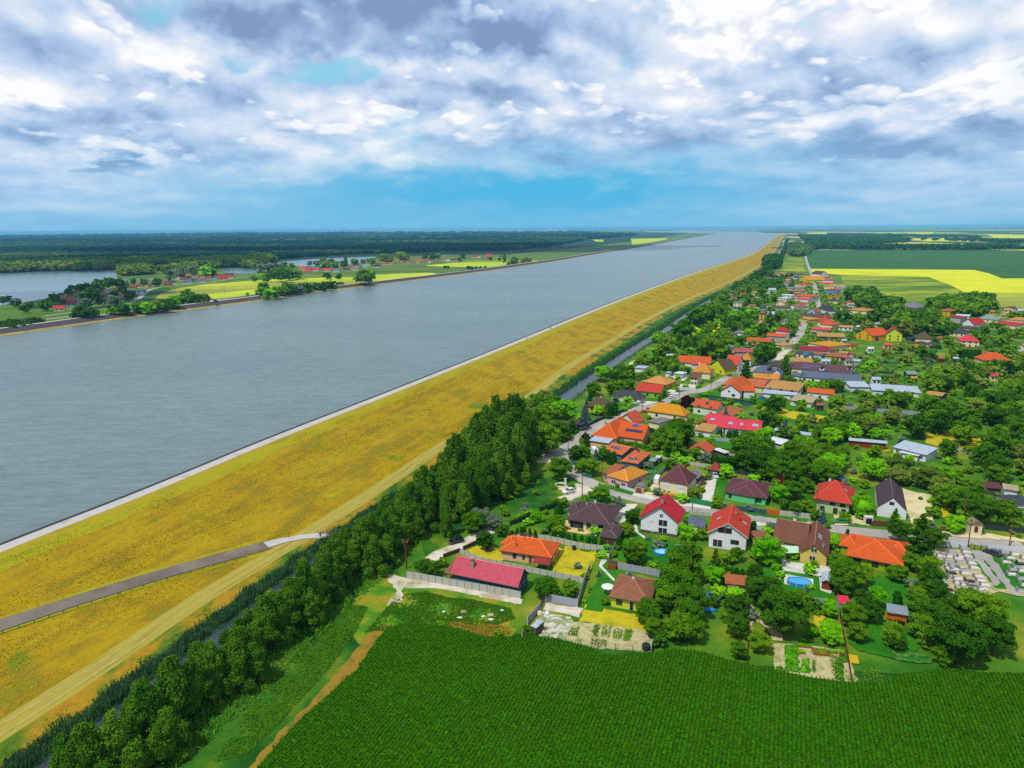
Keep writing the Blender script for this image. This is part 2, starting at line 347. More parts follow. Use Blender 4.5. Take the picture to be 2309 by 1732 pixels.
DT = resample(back(np.array([G(u, v, .0) for u, v in water_px])), 5)
def cross(P, Q, dmax=130, dflt=52):
    """for every point of P the distance along its right-hand normal to polyline Q"""
    N = normals(P); out = []
    for p_, n_ in zip(P[:, :2], N):
        best = None
        a = Q[:-1, :2]; b_ = Q[1:, :2]; e_ = b_-a
        den = n_[0]*e_[:, 1]-n_[1]*e_[:, 0]; den[abs(den) < 1e-9] = 1e-9
        r_ = a-p_; t_ = (r_[:, 0]*e_[:, 1]-r_[:, 1]*e_[:, 0])/den; s_ = (r_[:, 0]*n_[1]-r_[:, 1]*n_[0])/den
        ok = (s_ >= 0) & (s_ <= 1) & (t_ > 5) & (t_ < dmax)
        out.append(t_[ok].min() if ok.any() else np.nan)
    out = np.array(out); good = ~np.isnan(out); out = np.interp(np.arange(len(out)), np.where(good)[0], out[good]) if good.any() else np.full(len(P), dflt)
    k = np.ones(5)/5; return np.convolve(np.pad(out, 2, mode='edge'), k, 'valid')
DD = cross(CR, TR)
NC = normals(CR)
def prof(t, z):
    Q = CR.copy(); tt = t if isinstance(t, np.ndarray) else np.full(len(CR), float(t)); Q[:, :2] += NC*tt[:, None]; Q[:, 2] = z; return Q
# slope material: long dry grass, mown bands following the dyke
m, nt = newmat('dyke_grass'); uv = coords(nt, 'uv'); vs_ = nt.vm('MULTIPLY', uv, (.6, 1, 1))
f1 = nt.noise(vs_, .09, 5, .62); f2 = nt.noise(nt.vm('MULTIPLY', uv, (.12, 1, 1)), .35, 4, .6); f3 = nt.noise(nt.vm('MULTIPLY', uv, (.5, 1, 1)), 1.6, 4, .75)
f = nt.m('ADD', nt.m('MULTIPLY', f1, .65), nt.m('MULTIPLY', f2, .35))
c1 = nt.ramp(f, [(.34, lin('888a14', .74)), (.42, lin('94801e', .74)), (.49, lin('aa8c14', .75)), (.56, lin('b49c12', .74)), (.61, lin('a08a1c', .72)), (.68, lin('b0aa10', .76))])
f5 = nt.noise(uv, .045, 4, .6)
c1 = nt.mix(nt.smooth(f5, .60, .72), c1, lin('5c8012', .8))
f6 = nt.noise(nt.vm('MULTIPLY', uv, (.7, 1, 1)), 5.0, 3, .8); gr = nt.m('ADD', nt.m('ADD', nt.m('MULTIPLY', f3, .9), nt.m('MULTIPLY', f6, .9)), .12); gm = nt.n('ShaderNodeCombineXYZ')
for i in range(3): nt.l(gr, gm.inputs[i])
finish(nt, nt.mix(1, c1, gm.outputs[0], 'MULTIPLY'), .95, f3, .1, bstr=.5, bdist=.4)
patchy('verge', [lin('9c8c1c', .7), lin('b0a018', .72), lin('ac9420', .72)], .12, 1.5, .25, coord='uv', stretch=(.3, 1, 1))
patchy('verge_bright', [lin('9c9a14', .68), lin('b0aa10', .7), lin('a08c1c', .68)], .1, 1.5, .2, coord='uv', stretch=(.3, 1, 1))
patchy('track_grass', [lin('9c9030', .7), lin('b4a840', .72), lin('a89c44', .7)], .5, 2.5, .2, coord='uv', stretch=(.08, 1, 1))
patchy('rust_grass', [lin('8f6a1c', .8), lin('ad8518', .82), lin('5f7a14', .75), lin('285c0c', .75)], .1, 1.5, .35, coord='uv', stretch=(.5, 1, 1))
patchy('stone_dark', [lin('4f4550', .7), lin('5c5058', .7), lin('453c46', .7)], .3, 2, .25, coord='uv')
patchy('path_pale', [lin('c8c6c2', .66), lin('d2d0cb', .68), lin('c0bcb4', .66)], .2, 2.5, .07, coord='uv')
Zslope = lambda t: CZ-(CZ-.8)*t
strip('crest_road', prof(.7, CZ+.03), prof(5.0, CZ+.03), MATS['path_pale'])
strip('verge_upper', prof(5.0, CZ), prof(8.0, CZ-.35), MATS['verge'])
a0 = 8.0
fr = lambda k: a0+(DD-3.2-a0)*k
zf = lambda k: (CZ-.35)+(.8-(CZ-.35))*k
strip('verge_mown', prof(fr(0), zf(0)), prof(fr(.10), zf(.10)), MATS['verge_bright'])
strip('dyke_slope', prof(fr(.10), zf(.10)), prof(fr(1), .8), MATS['dyke_grass'])
strip('dyke_track', prof(DD-3.2, .8), prof(DD+3.0, .78), MATS['track_grass'])
strip('dyke_toe', prof(DD+3.0, .78), prof(DD+10, .02), MATS['rust_grass'])
strip('ditch_bank', prof(DD+10, .02), prof(DD+17, .01), MATS['meadow_dark'])
# water-side revetment and parapet
strip('revetment', prof(-9, WZ-.6), prof(-.05, CZ), MATS['stone_dark'])
pw = MB()
A_, B_ = prof(.05, 0), prof(.55, 0)
for i in range(len(CR)-1):
    pw.add([(*A_[i][:2], CZ-.5), (*B_[i][:2], CZ-.5), (*B_[i+1][:2], CZ-.5), (*A_[i+1][:2], CZ-.5), (*A_[i][:2], CZ+.55), (*B_[i][:2], CZ+.55), (*B_[i+1][:2], CZ+.55), (*A_[i+1][:2], CZ+.55)],
           [(4, 5, 6, 7), (0, 4, 7, 3), (1, 2, 6, 5)])
plain('parapet_grey', lin('74747c', .8), .8)
tag(pw.build('parapet_wall', MATS['parapet_grey']), 'long low dark grey parapet wall along the water side of the crest road', 'wall')
# track ruts
patchy('rut', [lin('c4b468', .72), lin('ac9c50', .72)], .5, 2, .15, coord='uv')
for k_ in (-1.5, 1.2): strip('wheel_rut', prof(DD+k_-.35, .83), prof(DD+k_+.35, .83), MATS['rut'])

# ---- left-hand dyke
left_px = [(-200, 782), (0, 757.7), (162.7, 734.6), (325, 712), (600, 676.3), (689.9, 662.7), (866, 641), (1100, 611.5), (1235.6, 592), (1344, 573.5), (1452.6, 556), (1534, 541), (1588, 531.5), (1613, 527)]
LB = resample([G(u, v, WZ) for u, v in left_px], 12)
lo = lambda t, z: offs(LB, -t, z)
patchy('bank_weed', [lin('8a8a2c', .8), lin('b59a4a', .8), lin('7a8020', .8)], .1, 1, .2, coord='uv')
strip('shore_weed', lo(3.5, WZ+1.0), lo(-.6, WZ-.15), MATS['bank_weed'])
strip('dyke_stone', lo(14.5, CZ+.2), lo(3.5, WZ+1.0), MATS['stone_dark'])
strip('far_crest_road', lo(18.5, CZ+.22), lo(14.5, CZ+.22), MATS['concrete'])
LZ = 5.7
strip('far_dyke_back', lo(32, LZ+.02), lo(18.5, CZ+.2), MATS['shore_grass'])

# ---- canal water
def waterm(name, col, sc=.35, st=(1, 2.2, 1), b=.12, rough=.12, deep=None):
    m, nt = newmat(name); v = coords(nt, 'pos', st)
    fine = nt.noise(v, sc, 4, .7, .3); mid = nt.noise(v, sc*.3, 3, .6); h = nt.m('ADD', nt.m('MULTIPLY', fine, .7), nt.m('MULTIPLY', mid, .5))
    big = nt.noise(coords(nt, 'pos', (.6, 1, 1)), .006, 3, .5)
    c = nt.mix(nt.smooth(big, .3, .7), col, deep or tuple(x*.93 for x in col))
    hf = nt.m('ADD', nt.m('MULTIPLY', h, 1.5), .1); gm = nt.n('ShaderNodeCombineXYZ')
    for i in range(3): nt.l(hf, gm.inputs[i])
    finish(nt, nt.mix(1, c, gm.outputs[0], 'MULTIPLY'), rough, h, .5, bstr=b, bdist=1.5); return m
waterm('canal_water', lin('7a8f8c', .70), .5, (.35, 1.3, 1), .6, .3, lin('72888a', .66))
waterm('lake_water', lin('5f8d98', .6), .05, (1, 2, 1), .3, .2)
waterm('ditch_water', lin('4a5c66', .4), .5, (1, 1, 1), .2, .25)
wl = [tuple(q[:2]) for q in offs(LB, .2)]; wr = [tuple(q[:2]) for q in prof(-6.5, 0)]
far = [tuple(G(u, v, WZ)[:2]) for u, v in [(1700, 522), (1560, 522), (1440, 522.5)]]
near = [(-200, 60), (-600, 200)]
poly('canal_water', wl+far[::-1]+wr[::-1]+near, WZ, MATS['canal_water'], w=True)
# ---- land left of the canal
LL = [tuple(q[:2]) for q in lo(31, 0)]
poly('far_land', [(-9000, 500)]+[(-2000, 250), (-480, 420)]+LL+[tuple(G(1560, 523.5, LZ)[:2]), tuple(G(1400, 522.5, LZ)[:2]), tuple(G(600, 523, LZ)[:2]), tuple(G(-600, 532, LZ)[:2])], LZ, MATS['shore_grass'], w=True)
def lpoly(n, r, s, mt, dz=.1): return poly(n, pxs(r, s), LZ+dz, MATS[mt])
lpoly('wood_floor', 'o', '-900 640 -300 625 0 617 110 612 250 607 420 604 560 597 760 584 1000 575 1130 575 1240 566 1420 545 1560 525 1300 523 900 523.5 500 524 0 531 -900 538', 'dark_wood_floor', .05)
lpoly('lake_water', 'U', '-1500 430 -400 432 0 428 120 425 300 412 500 412 700 408 955 398 975 470 1100 478 1330 468 1250 490 1000 500 850 505 700 545 560 590 330 650 80 690 -400 740 -1500 800', 'lake_water', .2)
lpoly('lake_water', 'V', '395 350 545 327 850 305 1290 290 1200 320 1150 345 1000 360 700 372 450 365', 'lake_water', .2)
lpoly('lake_water', 'U', '1540 378 1640 368 1650 400 1560 410', 'lake_water', .2)
lpoly('lake_water', 'U', '1800 395 1990 385 2120 392 2200 385 2300 388 2250 420 2050 432 1900 432', 'lake_water', .2)
lpoly('lake_water', 'd', '1110 240 1200 230 1370 300 1350 325 1120 325', 'lake_water', .2)
lpoly('wheat_field', 'U', '1290 640 1330 600 1450 560 1700 520 2212 487 2500 480 2950 465 3300 475 3620 480 3960 490 3970 505 3600 520 3000 545 2200 590 2100 605 1740 648 1600 655', 'field_wheat', .12)
lpoly('lime_field', 'U', '1900 505 2300 478 2900 460 3600 472 3960 488 3960 500 3500 492 2900 488 2300 497 1950 520', 'field_lime', .16)
lpoly('lime_field', 'd', '660 760 1000 730 1350 690 1500 690 1500 755 1100 800 700 850', 'field_lime', .16)
lpoly('lime_field', 'V', '1280 440 1500 430 1750 425 1800 440 1500 465 1280 480', 'field_lime', .14)
lpoly('lime_field', 'f', '420 655 900 610 1500 595 1800 590 1830 630 1700 655 1500 678 900 680 500 665', 'field_lime', .16)
lpoly('stubble_field', 'f', '1000 585 1700 540 2300 560 2300 590 1800 590 1300 595', 'field_olive', .12)
lpoly('lime_field', 'W', '1190 215 1500 210 1480 222 1330 250 1200 262', 'field_lime', .16)
lpoly('lime_field', 'W', '870 222 960 222 960 240 900 240', 'field_lime', .16)
lpoly('dark_verge', 'U', '1050 690 1180 640 1260 560 1400 540 1480 548 1300 600 1280 650 1200 690', 'meadow_dark', .11)
def lroad(s, w, mt, r='U'):
    P = pxs(r, s); C = resample([G(u, v, LZ) for u, v in P], 8); C[:, 2] = LZ+.22
    return strip('lane', offs(C, -w/2), offs(C, w/2), MATS[mt])
lroad('1050 690 1130 655 1200 600 1260 562 1400 535 1750 502 2100 455 2300 440', 6, 'asphalt')
lroad('370 815 640 785 900 760', 6, 'asphalt')
lroad('370 785 640 750', 3, 'concrete')
lroad('320 700 900 712', 6, 'concrete')
lroad('1740 660 2100 610 2700 590', 4, 'gravel')

# ---- ditch
strip('ditch_water', offs(DT, -4.3, .05), offs(DT, 4.6, .05), MATS['ditch_water'])
# ---- asphalt ramp on the slope: drape on the dyke through a BVH
from mathutils.bvhtree import BVHTree
def bvh_of(names):
    vs, fs = [], []
    for o in bpy.data.objects:
        if o.name.split('.')[0] in names:
            k = len(vs); vs += [o.location+v_.co for v_ in o.data.vertices]; fs += [tuple(i+k for i in p_.vertices) for p_ in o.data.polygons]
    return BVHTree.FromPolygons(vs, fs)
BV = bvh_of({'dyke_slope', 'dyke_track', 'dyke_toe', 'verge_mown', 'verge_upper', 'ditch_bank', 'ground'})
def hit(u, v):
    d_ = ray(u, v); h_ = BV.ray_cast(Vector((0, 0, CAMH)), Vector(d_).normalized(), 9000)
    return np.array(h_[0]) if h_[0] else G(u, v)
def drop(x_, y_):
    h_ = BV.ray_cast(Vector((x_, y_, 60)), Vector((0, 0, -1))); return h_[0].z if h_[0] else 0
def drape(name, P, w, mt, lift=.05):
    C = resample([hit(u, v) for u, v in P], 1.5); L_, R_ = offs(C, -w/2), offs(C, w/2)
    for Q in (L_, R_):
        for q in Q: q[2] = drop(q[0], q[1])+lift
    zz = np.maximum(L_[:, 2], R_[:, 2])
    L_[:, 2] = zz-(zz-L_[:, 2])*.9; R_[:, 2] = zz-(zz-R_[:, 2])*.9
    return strip(name, L_, R_, MATS[mt]), C
ramp_px = [(-80, 1438), (0, 1411), (181, 1352), (363, 1296), (500, 1258), (604, 1229.5)]
_, RC = drape('ramp_road', ramp_px, 4.4, 'dark_asphalt', .07)
drape('verge_ramp', [(p_[0], p_[1]+16) for p_ in ramp_px], 1.3, 'verge_bright', .03)
drape('verge_ramp', [(p_[0]-10, p_[1]-12) for p_ in ramp_px], 1.3, 'verge_bright', .03)
drape('footpath', [(600, 1230), (640, 1220), (680, 1212), (722, 1209)], 3.2, 'path_pale', .16)
# village roads
ROADS = []
def vroad(P, w, mt='asphalt', z=.03, name='street'):
    o_, C = road(name, P, w, z, MATS[mt]); ROADS.append((C, w)); return o_
vroad(pxs('H', '1050 830; 900 930; 860 1000; 930 1100; 1080 1230; 1300 1370; 1550 1480; 1800 1570')+pxs('I', '700 1080 1100 1150 1500 1230 1900 1300')+pxs('C', '700 130 1000 190 1300 215')+pxs('D', '0 240 580 300 1280 345 1800 400 2210 440'), 6.2)
vroad(pxs('H', '700 960 850 850 1000 770 1200 620 1500 410 1700 310')+pxs('L', '800 1130 1150 1010 1500 920 1800 790')+pxs('Q', '600 1480 800 1400 1000 1290 1250 1190 1480 1110 1700 1040 1850 950 1980 850 2080 760 2150 650')+pxs('R', '1210 1130 1240 1040 1280 940 1350 840 1450 750 1530 680 1500 560 1465 400 1430 200 1380 80')+[(1819, 590), (1816, 577)], 6.5, z=.042)
vroad(pxs('H', '250 990 450 1010 650 985 800 930'), 4, 'gravel', .025, 'lane')
vroad(pxs('A', '-700 780 -100 750 300 540 570 440 800 340 870 310')+pxs('H', '300 2000'), 4.5, 'gravel', .025, 'lane') if 0 else None
vroad(pxs('E', '900 90 1050 -20 1300 -110 1650 -300 1950 -420'), 4.2, 'gravel', .025, 'lane')
vroad(pxs('a', '900 570 1050 510 1200 460 1330 400'), 6, 'gravel', .027, 'lane')
def vp(n, r, s, mt, z=.01): return poly(n, pxs(r, s), z, MATS[mt])
# right side fields
vp('corn_strip', 'X', '400 345 430 308 1300 312 2300 314 2300 352 1500 362 1100 382 400 380', 'field_green')
vp('corn_strip', 'X', '403 380 1100 382 1500 362 2300 352 2400 352 2400 545 2030 545 1920 500 1800 475 1300 470 430 465', 'field_olive' if 0 else 'field_green')
vp('rape_field', 'X', '440 490 436 464 1300 470 1800 475 1920 503 2030 545 2400 545 2400 672 2212 668 1720 660 1600 600 1420 535 1180 525 700 515 560 505', 'field_yellow', .0)
vp('olive_field', 'X', '690 515 1180 525 1420 535 1560 590 1720 660 1860 668 1900 700 1300 770 1200 740 1050 700 800 660 700 570', 'field_olive', -.01)
vp('yellow_field', 'X', '1720 662 2400 672 2400 800 2000 780 1900 700', 'field_wheat', .012)
vp('pasture', 'T', '1110 805 1290 600 1300 595 1530 600 1570 680 1560 780 1640 830 1120 815', 'field_olive', .0)
for s_ in ('730 268 1060 266 1060 282 800 285', '1130 266 1600 262 2300 268 2300 305 1700 300 1130 303', '1260 210 1480 214 1480 222 1330 228', '1660 205 2060 205 2080 228 1800 238 1350 237 1500 212', '840 166 1460 160 1460 178 900 180', '410 165 580 163 570 176 405 178',
           '1900 178 2400 190 2400 215 1960 205', '2100 270 2400 270 2400 315 2160 310'):
    vp('distant_field', 'X', s_, 'field_yellow', .02)
vp('sports_field', 'Q', '440 375 930 378 900 440 800 510 610 585 510 585 440 520', 'field_yellow')
vp('lawn_plot', 'Q', '20 770 560 785 540 850 10 840', 'field_olive')
# ---------------------------------------------------------------- building materials
def roofmat(name, h1, h2, kind='tile', k=.8, rough=.75, spec=.2):
    m, nt = newmat(name); uv = coords(nt, 'uv')
    br = nt.n('ShaderNodeTexBrick', offset=.5, i_Scale=1.0, i_Mortar_Size=.05 if kind == 'tile' else .04, i_Brick_Width=.32 if kind == 'tile' else .5, i_Row_Height=.36 if kind == 'tile' else 9.0)
    nt.l(uv, br.inputs['Vector'])
    br.inputs['Color1'].default_value = (*lin(h1, k), 1); br.inputs['Color2'].default_value = (*lin(h2, k), 1)
    br.inputs['Mortar'].default_value = (*lin(h1, k*.55), 1)
    g = nt.noise(uv, .7, 5, .65); g2 = nt.noise(uv, 6, 3, .6)
    g3 = nt.noise(nt.vm('MULTIPLY', uv, (1, .25, 1)), 1.8, 4, .6); f = nt.m('ADD', nt.m('MULTIPLY', g, .7), .12); f = nt.m('ADD', f, nt.m('ADD', nt.m('MULTIPLY', g2, .45), nt.m('MULTIPLY', g3, .6))); cc = nt.n('ShaderNodeCombineXYZ')
    for i in range(3): nt.l(f, cc.inputs[i])
    col = nt.mix(1, br.outputs[0], cc.outputs[0], 'MULTIPLY')
    finish(nt, col, rough, br.outputs['Fac'], spec, bstr=.35, bdist=-.04); return m
RC_ = dict(pink=('d23e58', 'e05a70', 'raspberry pink'), orange=('e8601a', 'f07024', 'bright orange'), brown=('5c4348', '6a4e52', 'dark brown'), red=('d42430', 'dc3038', 'bright red'),
           verm=('dc4a2a', 'd04034', 'vermilion red'), oldbrown=('7d4f3c', '98624a', 'mottled brown'), villa=('f0681a', 'ea6018', 'vivid orange'), tan=('a86c50', '9c6248', 'light brown'),
           wine=('6c3c44', '74444c', 'wine brown'), brick=('b04038', 'a83a34', 'brick red'), old_or=('d8683a', 'f08a4a', 'mottled orange'), yellow_or=('e8962c', 'f0a63c', 'yellow orange'),
           slate=('454856', '50525e', 'slate grey'), navy=('3e4658', '48506a', 'navy grey'), terra=('dc5c34', 'e06a40', 'terracotta'), ochre=('f0a414', 'e89a10', 'ochre yellow'),
           peach=('e89a54', 'f0a860', 'peach'), coral=('f05a3c', 'e85038', 'coral'), rose=('b85c5c', 'c06868', 'dusty rose'), rust=('c07040', 'b86438', 'rusty'), sandt=('cf9a50', 'dca85c', 'sandy tan'),
           maroon=('981440', 'a01844', 'maroon'), violet=('6c4a4c', '75504e', 'purple brown'), grey=('7c7c84', '86868c', 'grey'), pale=('b4c2d4', 'c0ccdc', 'pale blue grey'), bluegrey=('5c6880', '66728a', 'blue grey'),
           olive=('63523e', '6c5a44', 'olive brown'), green=('8fae9e', '9ab8a8', 'sea green'), blue=('3482b4', '3c8ec0', 'blue'), white=('dfe4ea', 'e8ecf0', 'white'), beige=('b0a47c', 'bcb088', 'beige'),
           crimson=('e03048', 'e83850', 'crimson'), charcoal=('53444a', '5c4c50', 'charcoal brown'))
for k_, (a_, b_, n_) in RC_.items():
    roofmat('roof_'+k_, a_, b_, 'sheet' if k_ in ('pale', 'white', 'bluegrey', 'grey', 'pink', 'crimson', 'maroon', 'beige', 'blue') and k_ != 'pink' else 'tile', .72, .55 if k_ in ('pale', 'white', 'pink', 'crimson') else .8)
WC_ = dict(white=('eceef2', 'white'), cream=('efe4ba', 'cream'), peach=('ecbc90', 'peach'), bluew=('3c5e74', 'steel blue'), lime=('cfe03c', 'lime yellow'), yellow=('ddc768', 'pale yellow'), green=('6ecf88', 'mint green'),
           pinkw=('eab6be', 'pink'), orangew=('e8962c', 'orange'), teal=('1f5a60', 'teal'), grey=('b2b4b0', 'light grey'), dark=('5c584c', 'dark'), wood=('8a431e', 'brown wood'), mint=('d4e6cc', 'pale mint'), apple=('8ac83c', 'apple green'),
           gold=('e8b020', 'golden yellow'), citron=('d8dc20', 'citron yellow'), limeg=('9ab41e', 'lime green'), slatew=('55707c', 'blue grey'), sage=('bcd29c', 'pale sage'), blueh=('a8c8ec', 'pale blue'))
for k_, (a_, n_) in WC_.items(): plain('wall_'+k_, lin(a_, .82), .9, .1, var=.09, vs=.8)
for k_, (a_, b_, n_) in RC_.items(): plain('roof_'+k_+'_cap', tuple(min(.8, q*1.25+.02) for q in lin(b_, .8)), .8)
m, nt = newmat('glass_dark'); finish(nt, lin('1c2830'), .12, None, .6)
plain('frame_white', lin('e8e8e8', .8), .6); plain('trim_grey', lin('55504c', .8), .7); plain('trim_white', lin('e4e2dc', .8), .7)
plain('solar', lin('15203e'), .2, .6, var=.05); plain('solar_blue', lin('2850a0', .7), .25, .6, var=.1); plain('skylight', lin('9fb8c8', .7), .3, .6)
plain('wood_brown', lin('8a4a1c', .8), .8); plain('wood_orange', lin('d06a10', .8), .8); plain('chim_white', lin('e4e4e0', .8), .8); plain('chim_red', lin('a02c2c', .8), .8); plain('chim_grey', lin('9a9a90', .8), .8)
plain('chim_orange', lin('d8400e', .8), .8); plain('black', lin('1c1c20'), .6); plain('metal_grey', lin('8c949c', .8), .4, .5, .4)
PLACED = []      # footprints (centre, radius, rz, w, d, ref) of everything built, used to keep trees off roofs and to name neighbours

def roofz_fn(t, w, d, h, r, inset):
    def fz(x, y):
        ax = max(0, w/2-abs(x)); ay = max(0, d/2-abs(y))
        if t == 'gx': return h+r*ay/(d/2)
        if t == 'gy': return h+r*ax/(w/2)
        if t in ('hip', 'pyr', 'hy'):
            if t == 'hy' or (t != 'hip' and w < d): return h+min(r*ax/(w/2), r*ay/inset)
            return h+min(r*ay/(d/2), r*ax/inset)
        if t == 'shf': return h+r*(y+d/2)/d
        if t == 'shb': return h+r*(d/2-y)/d
        if t == 'shr': return h+r*(x+w/2)/w
        if t == 'shl': return h+r*(w/2-x)/w
        return h
    return fz
def roof_polys(t, w, d, h, r, inset):
    X, Y = w/2, d/2; a, b, c, e = (-X, -Y, h), (X, -Y, h), (X, Y, h), (-X, Y, h)
    if t == 'gx': p, q = (-X, 0, h+r), (X, 0, h+r); return [(a, b, q, p), (c, e, p, q)]
    if t == 'gy': p, q = (0, -Y, h+r), (0, Y, h+r); return [(b, c, q, p), (e, a, p, q)]
    if t == 'hip' or (t == 'pyr' and w >= d):
        i_ = min(inset, X-.01); p, q = (-X+i_, 0, h+r), (X-i_, 0, h+r); return [(a, b, q, p), (b, c, q), (c, e, p, q), (e, a, p)]
    if t in ('hy', 'pyr'):
        i_ = min(inset, Y-.01); p, q = (0, -Y+i_, h+r), (0, Y-i_, h+r); return [(a, b, p), (b, c, q, p), (c, e, q), (e, a, p, q)]
    f = roofz_fn(t, w, d, h, r, inset); return [tuple((v[0], v[1], f(v[0], v[1])) for v in (a, b, c, e))]
def build_roof(name, t, w, d, h, r, inset, mat, trim, M, parent, th=.2):
    bm = bmesh.new(); uvl = bm.loops.layers.uv.new('UVMap'); cache = {}
    def V(p):
        k = tuple(round(x, 3) for x in p)
        if k not in cache: cache[k] = bm.verts.new(M@Vector(p))
        return cache[k]
    tops = []
    for P in roof_polys(t, w, d, h, r, inset): tops.append(bm.faces.new([V(p) for p in P]))
    for f in tops:
        f.normal_update(); n = f.normal; eh = Vector((0, 0, 1)).cross(n)
        eh = eh.normalized() if eh.length > 1e-4 else Vector((1, 0, 0)); ev = n.cross(eh)
        for l_ in f.loops: l_[uvl].uv = (l_.vert.co.dot(eh), l_.vert.co.dot(ev))
    be = [e_ for e_ in bm.edges if len(e_.link_faces) == 1]; low = {}
    for e_ in be:
        for v_ in e_.verts:
            if v_ not in low: low[v_] = bm.verts.new(v_.co-Vector((0, 0, th)))
    for e_ in be:
        f = e_.link_faces[0]; a, b = e_.verts
        vs = [v_ for v_ in f.verts]; i = vs.index(a)
        if vs[(i+1) % len(vs)] == b: a, b = b, a
        nf = bm.faces.new((a, b, low[b], low[a])); nf.material_index = 1
    # soffit
    cz = {}
    for f in tops:
        vs = []
        for v_ in f.verts:
            if v_ in low: vs.append(low[v_])
            else:
                if v_ not in cz: cz[v_] = bm.verts.new(v_.co-Vector((0, 0, th)))
                vs.append(cz[v_])
        nf = bm.faces.new(vs[::-1]); nf.material_index = 1
    ridges = [(e_.verts[0].co.copy(), e_.verts[1].co.copy()) for e_ in bm.edges if len(e_.link_faces) == 2 and all(f_ in tops for f_ in e_.link_faces) and e_.calc_face_angle(0) > .15]
    me = bpy.data.meshes.new(name); bm.to_mesh(me); bm.free(); me.materials.append(mat); me.materials.append(trim)
    o = bpy.data.objects.new(name, me); COL.objects.link(o); o.parent = parent
    if th < .23 and ridges and t != 'flat':
        b = MB()
        for p, q in ridges: b.tube(p+Vector((0, 0, .03)), q+Vector((0, 0, .03)), .13, n=5)
        b.build('ridge_cap', MATS[mat.name+'_cap'], o)
    return o
def frame_of(reg, s, h):
    P = pxs(reg, s); A, B, C = (G(u, v, h) for u, v in P[:3])
    ex = (B-A)[:2]; w = np.linalg.norm(ex); ex = ex/w; ey = np.array([-ex[1], ex[0]]); d = (C-B)[:2]@ey
    if d < 1.5: d = max(2.5, w*.5)
    if math.hypot(A[0], A[1]) > 420: d = min(d, (1.15 if w > 14 else 1.3)*w)
    c = A[:2]+ex*w/2+ey*d/2
    return c, math.atan2(ex[1], ex[0]), w, d
def wall_part(name, M, w, d, fz, ov, mat, parent, z0=0.0, th=.2):
    X, Y = max(.4, w/2-ov), max(.4, d/2-ov)
    pts = [(-X, -Y), (0, -Y), (X, -Y), (X, 0), (X, Y), (0, Y), (-X, Y), (-X, 0)]
    b = MB(); b.prism(pts, z0, [fz(x, y)-th*.9 for x, y in pts]); b.v = [tuple(M@Vector(v)) for v in b.v]
    return b.build(name, mat, parent)
def on_wall(M, X, Y, side, t, z, dist):
    s = (2*t-1)
    if side == 'f': p, a = (s*X, -Y-dist, z), 0
    elif side == 'b': p, a = (s*X, Y+dist, z), 0
    elif side == 'r': p, a = (X+dist, s*Y, z), math.pi/2
    else: p, a = (-X-dist, s*Y, z), math.pi/2
    return M@Vector(p), a
def opening(M, X, Y, side, t, z, w, h, parent, rz, name='window', fm='frame_white', pm='glass_dark', lod=0):
    p, a = on_wall(M, X, Y, side, t, z+h/2, .02)
    b = MB(); b.box(p, (w, .12, h), rz+a); o = b.build(name, MATS[pm if lod else fm], parent)
    if not lod:
        p2, _ = on_wall(M, X, Y, side, t, z+h/2, .05); q = MB()
        if name == 'window' and w > .9:
            for k in (-.25, .25):
                off = Matrix.Rotation(rz+a, 3, 'Z')@Vector((k*w, 0, 0)); q.box(p2+off, (w*.5-.13, .12, h-.2), rz+a)
        else: q.box(p2, (w-.16, .12, h-.16), rz+a)
        q.build('pane' if name == 'window' else 'panel', MATS[pm], o)
    return o
